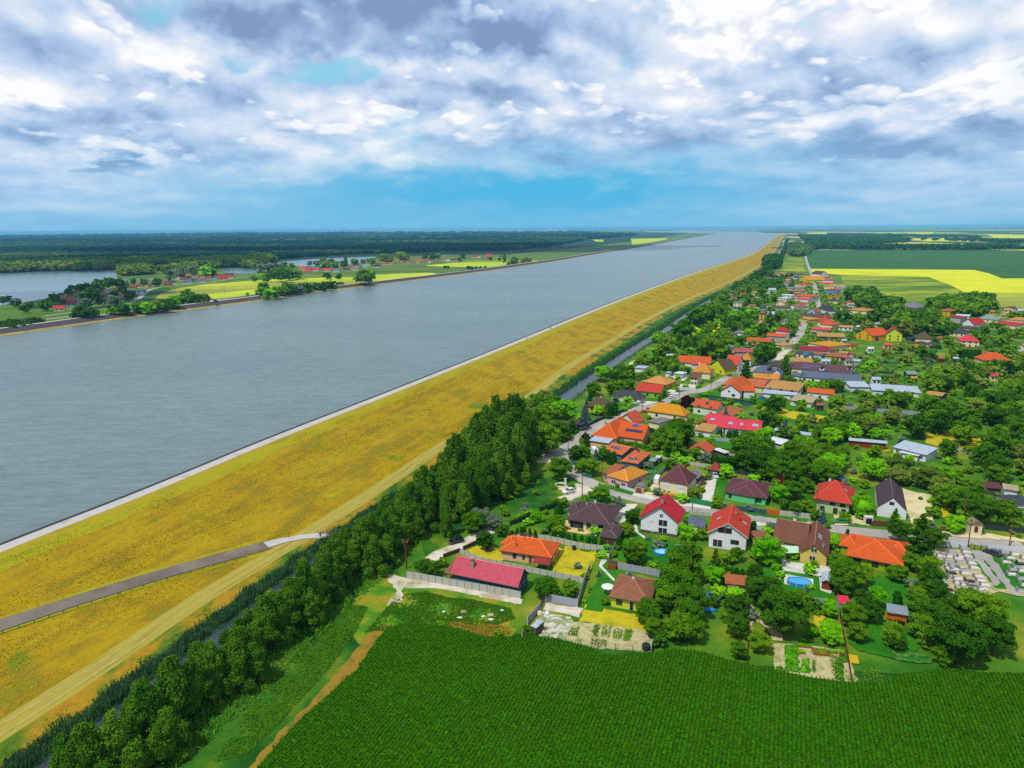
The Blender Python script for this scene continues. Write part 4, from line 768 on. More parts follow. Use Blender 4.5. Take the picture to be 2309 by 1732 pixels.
# name | region | eave corners | h | type | ridge or rise | roof | wall | where | options
ROWS = '''
house|L|174 1000 584 1025 724 960|2.9|pyr|440,860|olive|orangew|beside the blue spruce on the left of the street|win=f3 r2;ch=0,0,.7,chim_white,.4
house|H|870 402 1085 435 1117 342|2.8|hip|1.6|violet|orangew|half hidden by trees at the bend of the street|sol=.3,-.5
house|L|565 820 1070 882 1180 827|2.9|hip|940,750|slate|mint|with a white porch beside the green walled house|win=f3 r2
house|L|965 740 1392 786 1507 707|3.2|gx|1453,652|verm|apple|next to the white van|win=f3 r2
house|L|1080 595 1500 650 1680 577|3.0|hip|1420,500|peach|gold|behind the vermilion roof by the van|win=f2 r1;ch=-.2,-.2,.5,chim_white,.5
house|L|1885 520 2020 532 2112 472|5.0|gx|1.4|oldbrown|cream|above the long white garden wall|win=f2 r1
house|Q|435 1165 755 1195 860 1155|4.0|hip|660,1030|yellow_or|cream|with a tall white chimney behind the narrow cream house|win=f1 r2;ch=-.4,-.1,1.6,chim_white,.7
house|Q|732 1055 985 1132 1035 1062|3.8|gy|882,965|olive|citron|on the left side of the street|win=f2
house|Q|998 1040 1225 1062 1277 1012|4.6|gx|1255,900|coral|white|with a pointed white dormer|win=f2 r1;ch=-.3,.2,1.2,chim_orange,.6
house|Q|205 1007 765 1030 842 937|3.0|gx|2.6|orange|rust|very long and low near the hedge garden|win=f3;sol=-.2,-.5
house|Q|450 1042 722 1042 762 967|3.2|hip|1.8|coral|white|tucked in front of the very long orange roof|
house|Q|1258 965 1432 977 1462 930|5.2|pyr|1322,840|yellow_or|white|behind the dormered coral roof|win=f2;ch=0,.3,.6,chim_orange,.5
house|Q|1150 838 1480 848 1492 765|3.4|gx|1.6|rose|grey|with a long ridge beside the great round tree|
house|Q|990 842 1152 850 1152 790|2.8|gx|1.0|sandt|grey|small and low left of the dusty rose roof|
house|Q|1455 1165 1790 1192 1890 1085|3.6|hip|1820,1062|bluegrey|white|with a dark dormer beside the tall conifer|wing=1760 1202 1942 1217 1890 1120,gy,1862,1130
house|Q|1760 1065 2085 1095 2112 970|3.4|gx|1.2|charcoal|grey|left of the tall conifer|sol=-.45,-.4
house|M|728 532 1150 565 1200 480|3.2|gx|1.4|yellow_or|grey|patched and long between the white gable and the navy roof|sol=.1,-.4
house|M|175 742 520 777 690 610|4.2|gy|362,647|orange|white|with a red plinth facing the camera|wing=560 748 765 755 795 655,gx,1.4;plinth=coral_;wins=1
house|M|520 655 890 692 925 560|3.4|gx|1.2|old_or|cream|in the middle of the joined sandy roofs|sol=0,-.3
house|M|895 692 1480 752 1335 590|4.4|hip|1300,585|sandt|white|with a long pale lean to at its foot|win=f3;lean=875 782 1505 832 1540 782
house|M|210 642 400 660 480 520|3.2|hip|1.8|old_or|citron|at the left end of the joined sandy roofs|
house|M|1610 767 2065 812 2102 745|3.6|gx|2070,730|orange|white|box shaped with three dark windows|win=f3 r1
house|M|1330 902 1702 952 1727 860|2.7|shf|.8|beige|mint|low with a wide porch in front of the box shaped white house|win=f2
house|M|1500 512 2525 592 2532 480|3.2|gx|1.4|bluegrey|white|very long behind the yellow parcel van|win=f7
house|M|1345 482 1500 506 1522 388|3.4|gx|1.2|bluegrey|white|right behind the tall conifer|
house|M|1352 368 2345 462 2370 335|3.6|gx|1.6|violet|cream|very long with blue solar panels and white dormers|solar=1
house|M|1340 257 1720 277 1737 208|3.2|gx|1.0|sandt|cream|long and plain behind the solar panel roof|
house|M|1420 122 1702 146 1717 106|3.4|gx|.9|slate|cream|with two orange chimneys|win=f2;ch=-.2,0,.9,chim_orange,.6;ch2=.4
house|M|1715 132 1862 152 1872 82|3.4|gx|1.0|rust|blueh|narrow with a blue wall|
house|M|1905 162 2190 187 2145 92|3.0|hip|1.4|rust|yellow|with a yellow wall facing the garden|win=f3;ch=-.7,0,.6,chim_white,.5
house|R|1205 1392 1695 1418 1702 1345|3.2|gx|1.2|maroon|cream|with the longest maroon ridge on the street|
house|R|1335 1277 1700 1342 1742 1202|3.6|hip|1.8|ochre|cream|with a broad garden hedge on the street bend|ch=-.4,.3,.8,chim_white,.6
house|R|1490 927 1700 942 1772 917|3.6|hip|1660,850|verm|cream|beside the street opposite the wide grey roof|ch=-.2,.2,.7,chim_white,.5
house|R|1530 962 1742 987 1777 957|3.2|hip|1662,882|terra|cream|directly in front of the vermilion hipped roof|
house|R|1405 1052 1722 1067 1737 1007|2.8|gx|1.0|crimson|grey|low and flat beside the street|
house|R|1490 1167 1965 1187 1977 1117|3.0|gx|1.2|sandt|dark|long farm range behind the round bushes|
house|R|1845 1012 2090 1027 2142 957|3.2|gx|1.0|sandt|white|with white walls at the edge of the park trees|win=f3
house|R|1320 765 1480 777 1547 747|4.0|gy|1402,702|rust|blueh|with a pale blue gable on the road junction|win=f1
house|R|1500 702 1690 747 1727 727|3.6|hip|1640,665|navy|white|right of the pale blue gable|win=f2
house|R|1165 792 1400 832 1412 780|3.0|hip|1.4|olive|grey|wide and low in front of the pale blue gable|
house|R|1180 862 1360 892 1345 840|3.0|hip|1.0|ochre|yellow|small shop by the junction|
house|R|652 1162 995 1177 1007 1100|5.2|gx|1.4|orange|grey|two storeyed next to the church trees|ch=-.2,0,1,chim_orange,.7
house|R|800 1072 1002 1097 1037 1087|5.6|pyr|882,1005|red|white|rising behind the two storeyed orange roof|
house|R|310 1237 720 1262 742 1205|3.2|gx|1.3|orange|cream|long with a black solar panel near the round tree|sol=.2,-.4
house|R|730 1292 942 1327 952 1270|3.4|hip|1.5|sandt|cream|with a cream street front by the road|win=f2
house|R|435 1312 545 1322 592 1265|3.2|pyr|1.6|rose|cream|small cross wing left of the great round tree|
house|R|35 1102 280 1112 287 1067|2.8|gx|.7|grey|white|low sheds left of the church lawn|
house|R|95 602 240 607 300 592|6.0|hip|.8|grey|cream|tall and square in the left village trees|win=f2
house|R|110 702 280 702 292 662|3.0|gx|.9|navy|white|below the tall square grey house|
house|R|805 622 962 627 987 592|3.8|gy|850,572|peach|cream|alone in the trees behind the church|win=f2
house|R|770 692 1065 697 1077 652|3.0|gx|.9|olive|grey|long and low behind the church|
house|R|1100 542 1350 562 1382 500|3.6|gx|1.2|crimson|white|with a white gable in the upper village|
house|R|1075 492 1375 512 1382 432|3.6|hip|2.0|orange|cream|largest orange roof of the upper village|
house|R|800 532 980 542 1002 492|4.0|flat|.1|white|white|modern flat roofed white block|win=f3
house|R|865 482 1070 492 1082 447|5.6|flat|.1|white|white|second flat roofed white block standing behind the first|win=f2
house|R|1050 372 1330 367 1332 322|3.0|hip|1.2|grey|white|long grey one left of the far street|
house|R|1095 302 1322 312 1327 285|3.6|hip|1.4|verm|cream|behind the long grey roof of the far street|
house|R|1095 422 1350 422 1357 375|3.2|hip|1.5|rust|cream|with a pointed end left of the far street|
house|R|1190 212 1320 232 1335 180|4.0|gy|1262,165|ochre|citron|yellow gabled one near the far end of the street|
house|R|735 122 870 127 877 92|3.4|hip|1.5|rose|cream|leftmost of the last row before the fields|
house|R|885 122 1005 122 1002 87|3.6|pyr|1.6|peach|cream|second from left in the last row before the fields|
house|R|1010 132 1165 142 1182 97|3.4|gx|1.4|violet|grey|third from left in the last row before the fields|
house|R|1165 142 1305 137 1292 97|3.4|gx|1.2|brick|cream|last one before the fields left of the road|
house|R|615 187 755 187 742 157|3.2|hip|1.4|navy|white|below the leftmost house of the last row|win=f3
house|R|815 197 890 197 882 162|3.2|gx|1.0|navy|white|small navy one in front of the last row|
house|R|1540 137 1680 132 1677 97|5.0|gy|1610,85|wine|white|with a white gable against the bright yellow field|win=f2
house|R|1555 192 1710 192 1702 152|3.6|gx|1.2|rose|grey|in front of the white gable by the yellow field|
house|R|1570 237 1760 242 1752 202|3.6|hip|1.6|verm|white|second behind the yellow field gable|
house|R|1590 292 1850 292 1822 262|3.2|hip|1.3|orange|cream|widest orange roof right of the far street|
house|R|1605 337 1785 342 1782 302|3.6|pyr|2.0|ochre|cream|with a tented roof right of the far street|
house|R|1830 322 1960 327 1957 292|3.2|hip|1.4|peach|white|rightmost one of the upper street|
house|R|1620 402 1820 412 1802 362|3.6|hip|1.8|brick|grey|dark red right of the far street|
house|R|1640 442 1825 447 1822 412|3.2|gx|1.2|blue|grey|with the only blue roof in the village|
house|R|1675 512 1862 517 1862 462|3.6|hip|1.8|orange|lime|with a round topped green dormer right of the far street|
house|R|1690 577 1885 582 1872 527|3.4|gx|1.4|charcoal|cream|in front of the round topped dormer house|
house|R|1155 622 1365 627 1352 577|3.4|hip|1.2|rust|cream|upper of the two brown roofs left of the street bend|
house|R|1170 682 1365 672 1367 627|3.4|gx|1.4|rose|white|lower of the two brown roofs left of the street bend|
house|R|1580 862 1800 852 1802 822|3.6|hip|1.2|brick|cream|behind the vermilion hipped roof near the junction|
house|R|1955 1312 2140 1327 2142 1265|3.2|gx|1.0|brick|yellow|small with a porch in the middle gardens|win=f2
house|R|1840 1442 2000 1457 2002 1395|2.8|gx|.8|sandt|yellow|low one below the small porch house|
house|R|2000 1447 2110 1457 2112 1405|2.8|gx|.8|rust|grey|low one right of the sandy roof in the middle gardens|
house|R|1895 1522 2065 1527 2067 1482|2.6|gx|.7|pink|dark|pink roofed shed in the middle gardens|
house|N|85 182 215 192 212 165|2.6|gx|.6|pale|grey|pale roofed shed row in the middle gardens|
house|S|155 817 360 852 372 802|4.4|gy|247,762|orange|gold|with golden gable beside the park|win=f2
house|S|525 830 737 840 760 802|5.4|gy|650,762|brick|lime|with the vivid lime gable|win=f2;ch=.2,.2,1,chim_orange,.6
house|S|755 872 850 882 855 845|2.6|flat|.1|navy|dark|flat black carport right of the lime gable|
house|S|890 882 1120 892 1167 862|3.2|hip|1100,805|olive|cream|with a tall dark chimney right of the lime gable|ch=.2,0,1.2,black,.6
house|S|830 937 970 952 992 925|2.8|gy|.9|charcoal|orangew|left of the two little dark gables|
house|S|1005 952 1140 962 1152 930|2.8|gy|.9|charcoal|pinkw|right of the two little dark gables|
house|S|1435 912 1680 922 1742 895|5.0|hip|1600,835|crimson|cream|two storeyed with a crimson roof|win=f3 r1;plinth=1
house|S|1285 802 1490 822 1562 800|3.2|hip|1450,755|slate|cream|behind the two storeyed crimson roof|win=f3
house|S|1390 742 1590 762 1612 740|3.2|hip|1.4|olive|grey|behind the slate hipped roof on the right|
house|S|1445 692 1600 712 1657 665|4.2|gy|1525,640|red|white|white gable in the right hand group|
house|S|1270 617 1440 632 1467 600|5.2|hip|1.4|brick|grey|two storeyed at the left of the right hand group|
house|S|1370 602 1545 612 1552 572|5.2|flat|.1|white|white|flat white modern one in the right hand group|win=f3
house|S|1110 532 1312 552 1327 510|5.2|hip|1.4|rust|gold|golden walled under the dark grove|win=f2
house|S|1640 640 1900 657 1992 630|3.4|hip|1860,590|green|cream|with the only sea green roof|win=f3
house|S|1840 692 2105 727 2117 682|3.0|gx|1.3|red|cream|long red one at the right edge group|
house|S|1990 647 2205 667 2220 620|3.8|pyr|2.4|sandt|cream|with a tented sandy roof at the right edge|
house|S|1720 1148 2060 1152 2115 1112|3.0|hip|1990,1058|orange|peach|wide bungalow alone at the right edge behind gardens|win=f4;ch=-.3,.2,.7,chim_white,.6
house|S|2080 962 2260 1002 2262 940|4.0|gy|2.0|yellow_or|white|cut by the right edge of the view|
house|S|675 492 900 512 917 480|3.0|hip|830,430|grey|grey|manor like grey roof inside the park|win=f3;ch=0,.2,.7,chim_white,.6
house|S|55 532 290 552 302 510|4.6|hip|2.4|sandt|cream|with several pale gables at the park edge|win=f2
house|S|95 1472 355 1477 357 1422|2.8|shf|.8|pale|white|left one of the two joined pale metal roofs|
house|S|358 1512 965 1550 972 1490|2.8|shf|1.0|pale|white|right one of the two joined pale metal roofs|
house|S|1010 1557 1212 1587 1217 1535|2.6|gx|.8|sandt|dark|overgrown barn right of the pale metal roofs|
house|M|-247 1277 240 1364 335 1212|3.0|shf|1.4|crimson|white|left half of the long crimson metal roof|win=f2;sky=-.3,0
house|M|242 1362 860 1417 917 1302|3.0|shf|1.4|crimson|white|right half of the long crimson metal roof|win=f4;sky=-.7,0;sky2=.65
house|L|1165 1077 1800 1167 1942 1107|3.2|hip|1700,985|ochre|cream|with an ochre roof beside the purple leaved tree|win=f2 r1;ch=-.55,.3,.9,chim_red,.6
house|L|665 1237 982 1297 1217 1242|3.8|gy|832,1127|terra|mint|with a plain gable end facing the street|wins2=1
house|L|640 1492 1107 1562 1255 1435|3.0|gx|1205,1325|orange|peach|with a long black solar strip and an arcade|win=f2;wingh=240 1487 660 1550 790 1290,hy,575,1290;lean=205 1572 535 1622 622 1552;bigsolar=1
house|L|1180 1250 1372 1292 1452 1187|3.0|flat|.1|grey|cream|flat roofed block between the terracotta and ochre roofs|
house|M|-290 992 130 1062 247 1000|4.0|gx|203,937|terra|mint|below the white gable with the red plinth|win=f2;sol=0,-.4
house|M|110 1117 392 1165 440 1047|2.8|shf|1.0|rust|cream|behind the crimson metal roof beside a blue spruce|
house|L|1505 1312 1720 1342 1702 1222|2.6|shf|.8|sandt|grey|small sandy shed in front of the ochre roof|
house|L|1950 1392 2240 1437 2260 1332|2.6|shf|.8|sandt|white|small sandy shed below the crimson metal roof|
house|L|1605 452 1752 472 1797 415|3.2|flat|.1|white|white|white cube behind the peach roof|
house|L|1465 442 1547 452 1577 415|2.6|flat|.1|pale|white|little white hut beside the white cube|
house|L|960 362 1142 377 1167 330|2.8|flat|.1|pale|white|pale blue roofed hut near the ditch|
house|J|930 107 1195 167 1207 90|2.8|shf|.7|white|grey|grey barn with a white sheet roof among the orchard|
house|M|1062 1402 1670 1492 1682 1458|2.4|shf|.4|pale|dark|long thin shed row right of the crimson metal roof|
house|K|605 150 1022 252 1000 160|3.0|shf|1.2|pale|white|workshop with a bright orange side wall|win=f4
house|K|690 215 925 262 962 222|2.4|flat|.1|white|white|white canopy in front of the workshop|
house|K|75 72 552 112 557 92|2.6|shf|.5|pale|wood|long timber shed left of the workshop|
house|K|1630 632 1955 662 1962 610|2.6|shf|.6|wine|dark|long dark shed beside the white villa|
house|K|1955 662 2152 692 2157 622|6.2|flat|.1|beige|white|white villa with a roof terrace and satellite dish|win=f1
house|K|1985 842 2280 850 2290 740|3.6|gx|1.4|slate|white|white house with an arched wall below the villa|win=f2
house|I|2095 945 2096 946 2100 930|2|flat|.1|grey|grey|skip|
'''
seenref = 0
for ln in ROWS.strip().splitlines():
    nm, reg, s_, h_, t_, r_, rf, wl_, where, opt = ln.split('|')
    if where == 'skip': continue
    rr = tuple(float(q) for q in r_.split(',')) if ',' in r_ else float(r_)
    kw = {}; extra = {}
    for tok in [q for q in opt.split(';') if q]:
        a_, b_ = tok.split('='); extra[a_] = b_
    kw['win'] = extra.get('win', '')
    if 'ch' in extra:
        q = extra['ch'].split(','); kw['ch'] = [(float(q[0]), float(q[1]), float(q[2]), q[3], float(q[4]))]
        if 'ch2' in extra: kw['ch'].append((float(extra['ch2']), float(q[1]), float(q[2]), q[3], float(q[4])))
    sl = []
    if 'sol' in extra: q = extra['sol'].split(','); sl.append((float(q[0]), float(q[1]), 1.4, 1.4, 'solar'))
    if 'sky' in extra: q = extra['sky'].split(','); sl.append((float(q[0]), 0, 2.0, 2.6, 'skylight'))
    if 'sky2' in extra: sl.append((float(extra['sky2']), 0, 2.6, 2.8, 'skylight')); sl.append((-.1, 0, 1.2, 2.8, 'skylight'))
    if 'solar' in extra: sl += [(-.62+.075*i, -.42, 1.6, 1.6, 'solar_blue') for i in range(8)]+[(-.62+.075*i, -.75, 1.6, 1.6, 'solar_blue') for i in range(4)]
    if 'bigsolar' in extra: sl += [(.15, -.5, 7.5, 1.4, 'solar'), (.12, -.12, 2.6, 1.4, 'solar_blue')]
    kw['sol'] = sl
    if 'wins' in extra: kw['wins'] = [('f', .42, 3.6, 1.0, 1.0, 'trim_grey'), ('f', .66, 1.6, 1.8, 1.3, 'trim_grey')]
    if 'wins2' in extra: kw['wins'] = [('f', .42, 3.2, 1.1, 1.3), ('f', .6, 3.2, 1.1, 1.3)]
    if 'plinth' in extra: kw['plinth'] = MATS['roof_coral']
    rn, wn = RC_[rf][2], WC_.get(wl_, ('', 'cream'))[1]
    w_ = wl_ if 'wall_'+wl_ in MATS else 'cream'
    small = any(k in where for k in ('shed', 'hut', 'canopy', 'carport', 'barn'))
    cat = 'shed' if small else 'house'
    ht = float(h_); lab = f"{rn} roofed {'two storey ' if ht >= 5 else ''}{cat}, {where}"
    root = house(lab, cat, reg, s_, ht, t_, rr, rf, w_, name=cat, ref='the '+rn+' roofed '+cat+' '+' '.join(where.split()[:7]) if False else None, **kw)
    for k in ('wing', 'wingh'):
        if k in extra:
            q = extra[k].split(','); rr2 = (float(q[2]), float(q[3])) if len(q) > 3 else float(q[2])
            house('', '', reg, q[0], ht, q[1], rr2, rf, w_, parent=root, wins=[('f', .42, 3.4, .7, .8, 'frame_white', 'black'), ('f', .62, 3.4, .7, .8, 'frame_white', 'black')] if k == 'wing' and t_ == 'hip' else ())
    if 'lean' in extra: house('', '', reg, extra['lean'], 2.5, 'shf', .6, 'pale', w_, parent=root)
# smaller buildings filling the gaps of the upper village
FB.clear()
mini('R', '265 460 85 red white gx 450 445 80 sandt cream gx 760 400 120 pale white gx 500 525 50 pale white gx 1045 205 80 rose white gx 1155 190 90 navy white gx 1730 175 50 orange cream gx 1310 275 75 orange cream gx 1900 395 110 grey cream gx 1890 355 100 beige white gx 1955 615 60 verm cream gx 2035 585 60 crimson cream gx 2065 640 110 beige white gx 60 490 90 grey cream gx 120 535 90 rose white gx 420 665 110 rose white gx 600 700 130 slate white gx 705 650 70 brick cream gy 765 845 140 beige cream gx 760 810 180 pale white gx 950 910 110 grey white gx 1010 240 90 peach cream gx 1430 1095 60 beige cream gx 1000 290 90 grey white gx 2190 1010 60 white cream gx 1950 1240 80 pale white gx 680 460 60 pale white gx 2160 760 100 sandt cream gx 1960 700 110 wine cream gx 1230 350 90 sandt cream hip 1560 120 60 rose cream gx 1760 1400 70 brick cream gx', 0)
mini('S', '430 705 40 pale white gx 560 965 95 orange peach gx 350 1010 80 white white gx 1205 880 80 rust cream gx 1210 1130 70 rust wood gx 1390 1130 50 pale dark gx 2020 540 90 sandt cream gx 2190 545 90 pale white gx 1830 555 60 sandt gold gx 1860 1340 90 crimson cream gx 880 1370 60 sandt dark gx 420 1385 110 pale white gx 400 870 80 charcoal wood gx 2080 515 80 wine white gx 1960 600 60 peach cream gx 1700 1070 60 rust cream gx 850 1320 120 green teal gx 1060 1150 90 slate dark gx', 0)
mini('Q', '1090 740 100 grey white gx 60 890 90 grey white gx 440 840 0.1 grey white gx' if 0 else '1090 760 110 grey white gx 75 905 110 pale white gx 1980 600 90 pale teal gx 690 880 90 charcoal dark gx 1150 90 0.1 grey white gx' if 0 else '1090 760 110 grey white gx 75 905 110 pale white gx 690 880 90 charcoal dark gx', 0)
mini('M', '1620 150 110 blue blueh gx 1940 260 150 pale white gx 2330 250 120 grey cream gx 1850 990 130 rose dark gx', 0)
seen_ = {}
for o, rf, wl_, u in sorted(FB, key=lambda t: t[3]): seen_.setdefault((rf, wl_), []).append(o)
for (rf, wl_), os_ in seen_.items():
    for i, o in enumerate(os_): o['label'] = f"little village building, {RC_[rf][2]} roof, {WC_[wl_][1]} walls, " + (nth(i)+' such from left' if len(os_) > 1 else 'only such one'); o['group'] = 'little buildings among the village gardens'
# ---------------------------------------------------------------- vegetation
def leafmat(name, a, b, k=.8, trans=.32):
    m, nt = newmat(name); oi = nt.n('ShaderNodeObjectInfo'); v = coords(nt, 'pos')
    f = nt.m('ADD', nt.m('MULTIPLY', nt.noise(v, .45, 3, .6), .9), nt.m('MULTIPLY', nt.m('SUBTRACT', oi.outputs['Random'], .5), .7), clamp=True)
    c = nt.mix(f, lin(a, k), lin(b, k)); g = nt.m('ADD', nt.m('MULTIPLY', nt.noise(v, 3.5, 2, .6), 1.1), .45); cc = nt.n('ShaderNodeCombineXYZ')
    for i in range(3): nt.l(g, cc.inputs[i])
    c = nt.mix(1, c, cc.outputs[0], 'MULTIPLY')
    d_ = nt.n('ShaderNodeBsdfDiffuse'); t_ = nt.n('ShaderNodeBsdfTranslucent'); s_ = nt.n('ShaderNodeMixShader'); s_.inputs[0].default_value = trans
    nt.l(c, d_.inputs[0]); nt.l(c, t_.inputs[0]); nt.l(d_.outputs[0], s_.inputs[1]); nt.l(t_.outputs[0], s_.inputs[2])
    o = nt.n('ShaderNodeOutputMaterial'); nt.l(s_.outputs[0], o.inputs[0]); return m
leafmat('leaf_mid', '366a0c', '6c9616', 1.3); leafmat('leaf_dark', '24520c', '4c7a16', 1.25); leafmat('leaf_lime', '4f9c08', '86c414', 1.3); leafmat('leaf_olive', '4f7220', '84943a', 1.3)
leafmat('leaf_poplar', '2a5e10', '648e20', 1.25); leafmat('leaf_blue', '4c7080', '7898a4', .75); leafmat('leaf_purple', '34121c', '4c1c2a'); leafmat('leaf_silver', '6c8c6c', '94ac88', .75); leafmat('leaf_thuja', '246408', '3c7c10', .95)
leafmat('leaf_rust', '8c5a20', 'a86c30'); leafmat('leaf_far', '12363a', '25502c', .7); leafmat('leaf_far2', '2c4c20', '47642c', .75); leafmat('reed', '3a6c40', '7ca064', .9); leafmat('corn', '305a08', '4a720c', .9); leafmat('weed', '2c7010', '6c9c24', 1.1)
plain('bark', lin('5c4a38', .8), .9); plain('bark_grey', lin('8c8878', .8), .9)
def leafcloud(C, N, size, R):
    """quads at C facing N with random roll"""
    n = len(C); a = R.normal(size=(n, 3)); N = N/np.linalg.norm(N, axis=1)[:, None]
    T = np.cross(N, a); T /= np.linalg.norm(T, axis=1)[:, None]; B = np.cross(N, T)
    s = size*(.65+.7*R.random((n, 1))); T = T*s; B = B*s*.75
    V = np.stack([C-T-B, C+T-B, C+T+B, C-T+B], 1).reshape(-1, 3); return V, np.arange(4*n).reshape(-1, 4)
def crown_np(shape, nl, leaf, seed, lobes=22):
    """unit plant: height 1, crown radius .4; returns vertices and quads"""
    R = np.random.default_rng(seed); L = []
    if shape in ('round', 'wide', 'bush', 'willow'):
        z0, z1 = dict(round=(.10, .98), wide=(.10, .96), bush=(.02, .98), willow=(.05, .98))[shape]
        zc, hz = (z0+z1)/2, (z1-z0)/2
        for i in range(lobes):
            d_ = R.normal(size=3); d_ /= np.linalg.norm(d_); k = R.uniform(.5, 1.0)**.8; p_ = np.array([d_[0]*.4*k, d_[1]*.4*k, zc+d_[2]*hz*k*.95]); L.append((p_, R.uniform(.06, .15), R.uniform(.05, .12)))
        sx, sy = R.normal(size=2)*.04; L.append((np.array([sx, sy, zc]), .22, hz*.7))
    elif shape == 'poplar':
        for i in range(lobes):
            t = (i+.5)/lobes; z = .06+.84*t; rr = .40*(1-.75*t**1.7)*R.uniform(.4, .8); a = R.uniform(0, 6.3)
            L.append((np.array([math.cos(a)*rr, math.sin(a)*rr, z]), R.uniform(.08, .15)*(1-.4*t), R.uniform(.08, .13)))
        L.append((np.array([0, 0, .45]), .2, .42)); L.append((np.array([.02, 0, .88]), .07, .12))
    elif shape == 'spruce':
        for i in range(lobes*2):
            t = (i+.5)/(lobes*2); z = .05+.9*t; rr = .33*(1-t)+.02; a = i*2.4
            L.append((np.array([math.cos(a)*rr*.8, math.sin(a)*rr*.8, z]), .05+.09*(1-t), .022+.012*(1-t)))
    elif shape == 'thuja':
        for i in range(lobes):
            t = (i+.5)/lobes; rr = .26*math.sin(math.pi*(.12+.86*(1-t)**.8)) if t > .5 else .26
            L.append((np.array([R.normal()*.04, R.normal()*.04, .05+.88*t]), rr+.08, .08))
    elif shape == 'box':
        C = R.random((nl, 3))*2-1; ax = R.integers(0, 3, nl); C[np.arange(nl), ax] = np.sign(C[np.arange(nl), ax]); C[:, 2] = (np.abs(C[:, 2])*1.0); N = C.copy(); C *= [.5, .5, 1]
        return leafcloud(C+R.normal(size=C.shape)*.02, N+R.normal(size=C.shape)*.5, leaf, R)
    w = np.array([l_[1]*l_[1] for l_ in L]); w /= w.sum(); idx = R.choice(len(L), nl, p=w)
    P = np.array([l_[0] for l_ in L])[idx]; rx = np.array([l_[1] for l_ in L])[idx]; rz_ = np.array([l_[2] for l_ in L])[idx]
    D = R.normal(size=(nl, 3)); D /= np.linalg.norm(D, axis=1)[:, None]; D[:, 2] = np.where(D[:, 2] < -.3, -D[:, 2], D[:, 2])
    q = R.uniform(.82, 1.08, (nl, 1)); q = q*np.where(R.random((nl, 1)) < .12, R.uniform(1.05, 1.45, (nl, 1)), 1.0); C = P+D*np.stack([rx, rx, rz_], 1)*q
    if shape == 'willow': C[:, 2] -= .12*R.random(nl)*(np.hypot(C[:, 0], C[:, 1]) > .2)
    N = D+R.normal(size=D.shape)*.75
    V, Fq = leafcloud(C, N, leaf, R)
    # solid inner mass so that the crown is not see-through everywhere
    return V, Fq
def ico_np(sub=2):
    bm = bmesh.new(); bmesh.ops.create_icosphere(bm, subdivisions=sub, radius=1); V = np.array([v.co[:] for v in bm.verts]); Fc = np.array([[l_.vert.index for l_ in f.loops] for f in bm.faces]); bm.free(); return V, Fc
PROTO = {}
def proto(shape, lod, var):
    key = (shape, lod, var)
    if key in PROTO: return PROTO[key]
    nl, leaf = {0: (7500, .017), 1: (2600, .028), 2: (700, .05)}[lod]
    if shape == 'poplar': nl, leaf = {0: (8500, .0125), 1: (2600, .022), 2: (500, .045)}[lod]
    if shape in ('spruce',): nl, leaf = {0: (4200, .018), 1: (1600, .028), 2: (500, .05)}[lod]
    if shape in ('bush', 'thuja'): nl, leaf = {0: (1600, .045), 1: (700, .06), 2: (260, .1)}[lod]
    V, Fq = crown_np(shape, nl, leaf, 100*var+lod+len(shape), {'round': 34, 'wide': 38, 'willow': 30, 'bush': 12, 'thuja': 10, 'poplar': 20, 'spruce': 16}[shape])
    # inner core
    IV, IF = ico_np(2); R = np.random.default_rng(var+5); k = {'round': (.22, .22, .24, .50), 'wide': (.24, .24, .24, .50), 'willow': (.28, .28, .34, .5), 'bush': (.30, .30, .36, .45), 'poplar': (.17, .17, .36, .46), 'spruce': (.0, .0, .0, .4), 'thuja': (.22, .22, .42, .48)}[shape]
    me = None
    if k[0] > 0:
        J = IV*(1+R.normal(size=(len(IV), 1))*.10)*[k[0], k[1], k[2]]+[0, 0, k[3]]
        qf = np.concatenate([IF, IF[:, 2:3]], 1)+len(V)      # degenerate quads -> triangles kept apart below
        V2 = np.concatenate([V, J]); me = bpy.data.meshes.new('crown')
        nq, ntri = len(Fq), len(IF); me.vertices.add(len(V2)); me.vertices.foreach_set('co', V2.astype(np.float32).ravel())
        loops = np.concatenate([Fq.ravel(), (IF+len(V)).ravel()]).astype(np.int32); me.loops.add(len(loops)); me.loops.foreach_set('vertex_index', loops)
        me.polygons.add(nq+ntri); me.polygons.foreach_set('loop_start', np.concatenate([np.arange(nq)*4, nq*4+np.arange(ntri)*3]).astype(np.int32)); me.polygons.foreach_set('loop_total', np.concatenate([np.full(nq, 4), np.full(ntri, 3)]).astype(np.int32))
        me.materials.append(None); me.update(calc_edges=True)
    else: me = np_mesh('crown', V, Fq, None)
    tm = None
    if lod < 2 and shape not in ('bush', 'thuja'):
        b = MB(); b.tube((0, 0, -.01), (.01, 0, .32), .03 if shape != 'poplar' else .035, .018, 7); b.tube((.01, 0, .3), (0, .01, .75), .018, .006, 6)
        for a in (0.3, 2.2, 4.4):
            if shape != 'spruce': b.tube((.005, 0, .2+.03*a), (.2*math.cos(a), .2*math.sin(a), .5+.02*a), .012, .004, 5)
        tm = bpy.data.meshes.new('trunk'); tm.from_pydata(b.v, [], b.f); tm.materials.append(MATS['bark']); tm.update()
    PROTO[key] = (me, tm); return PROTO[key]
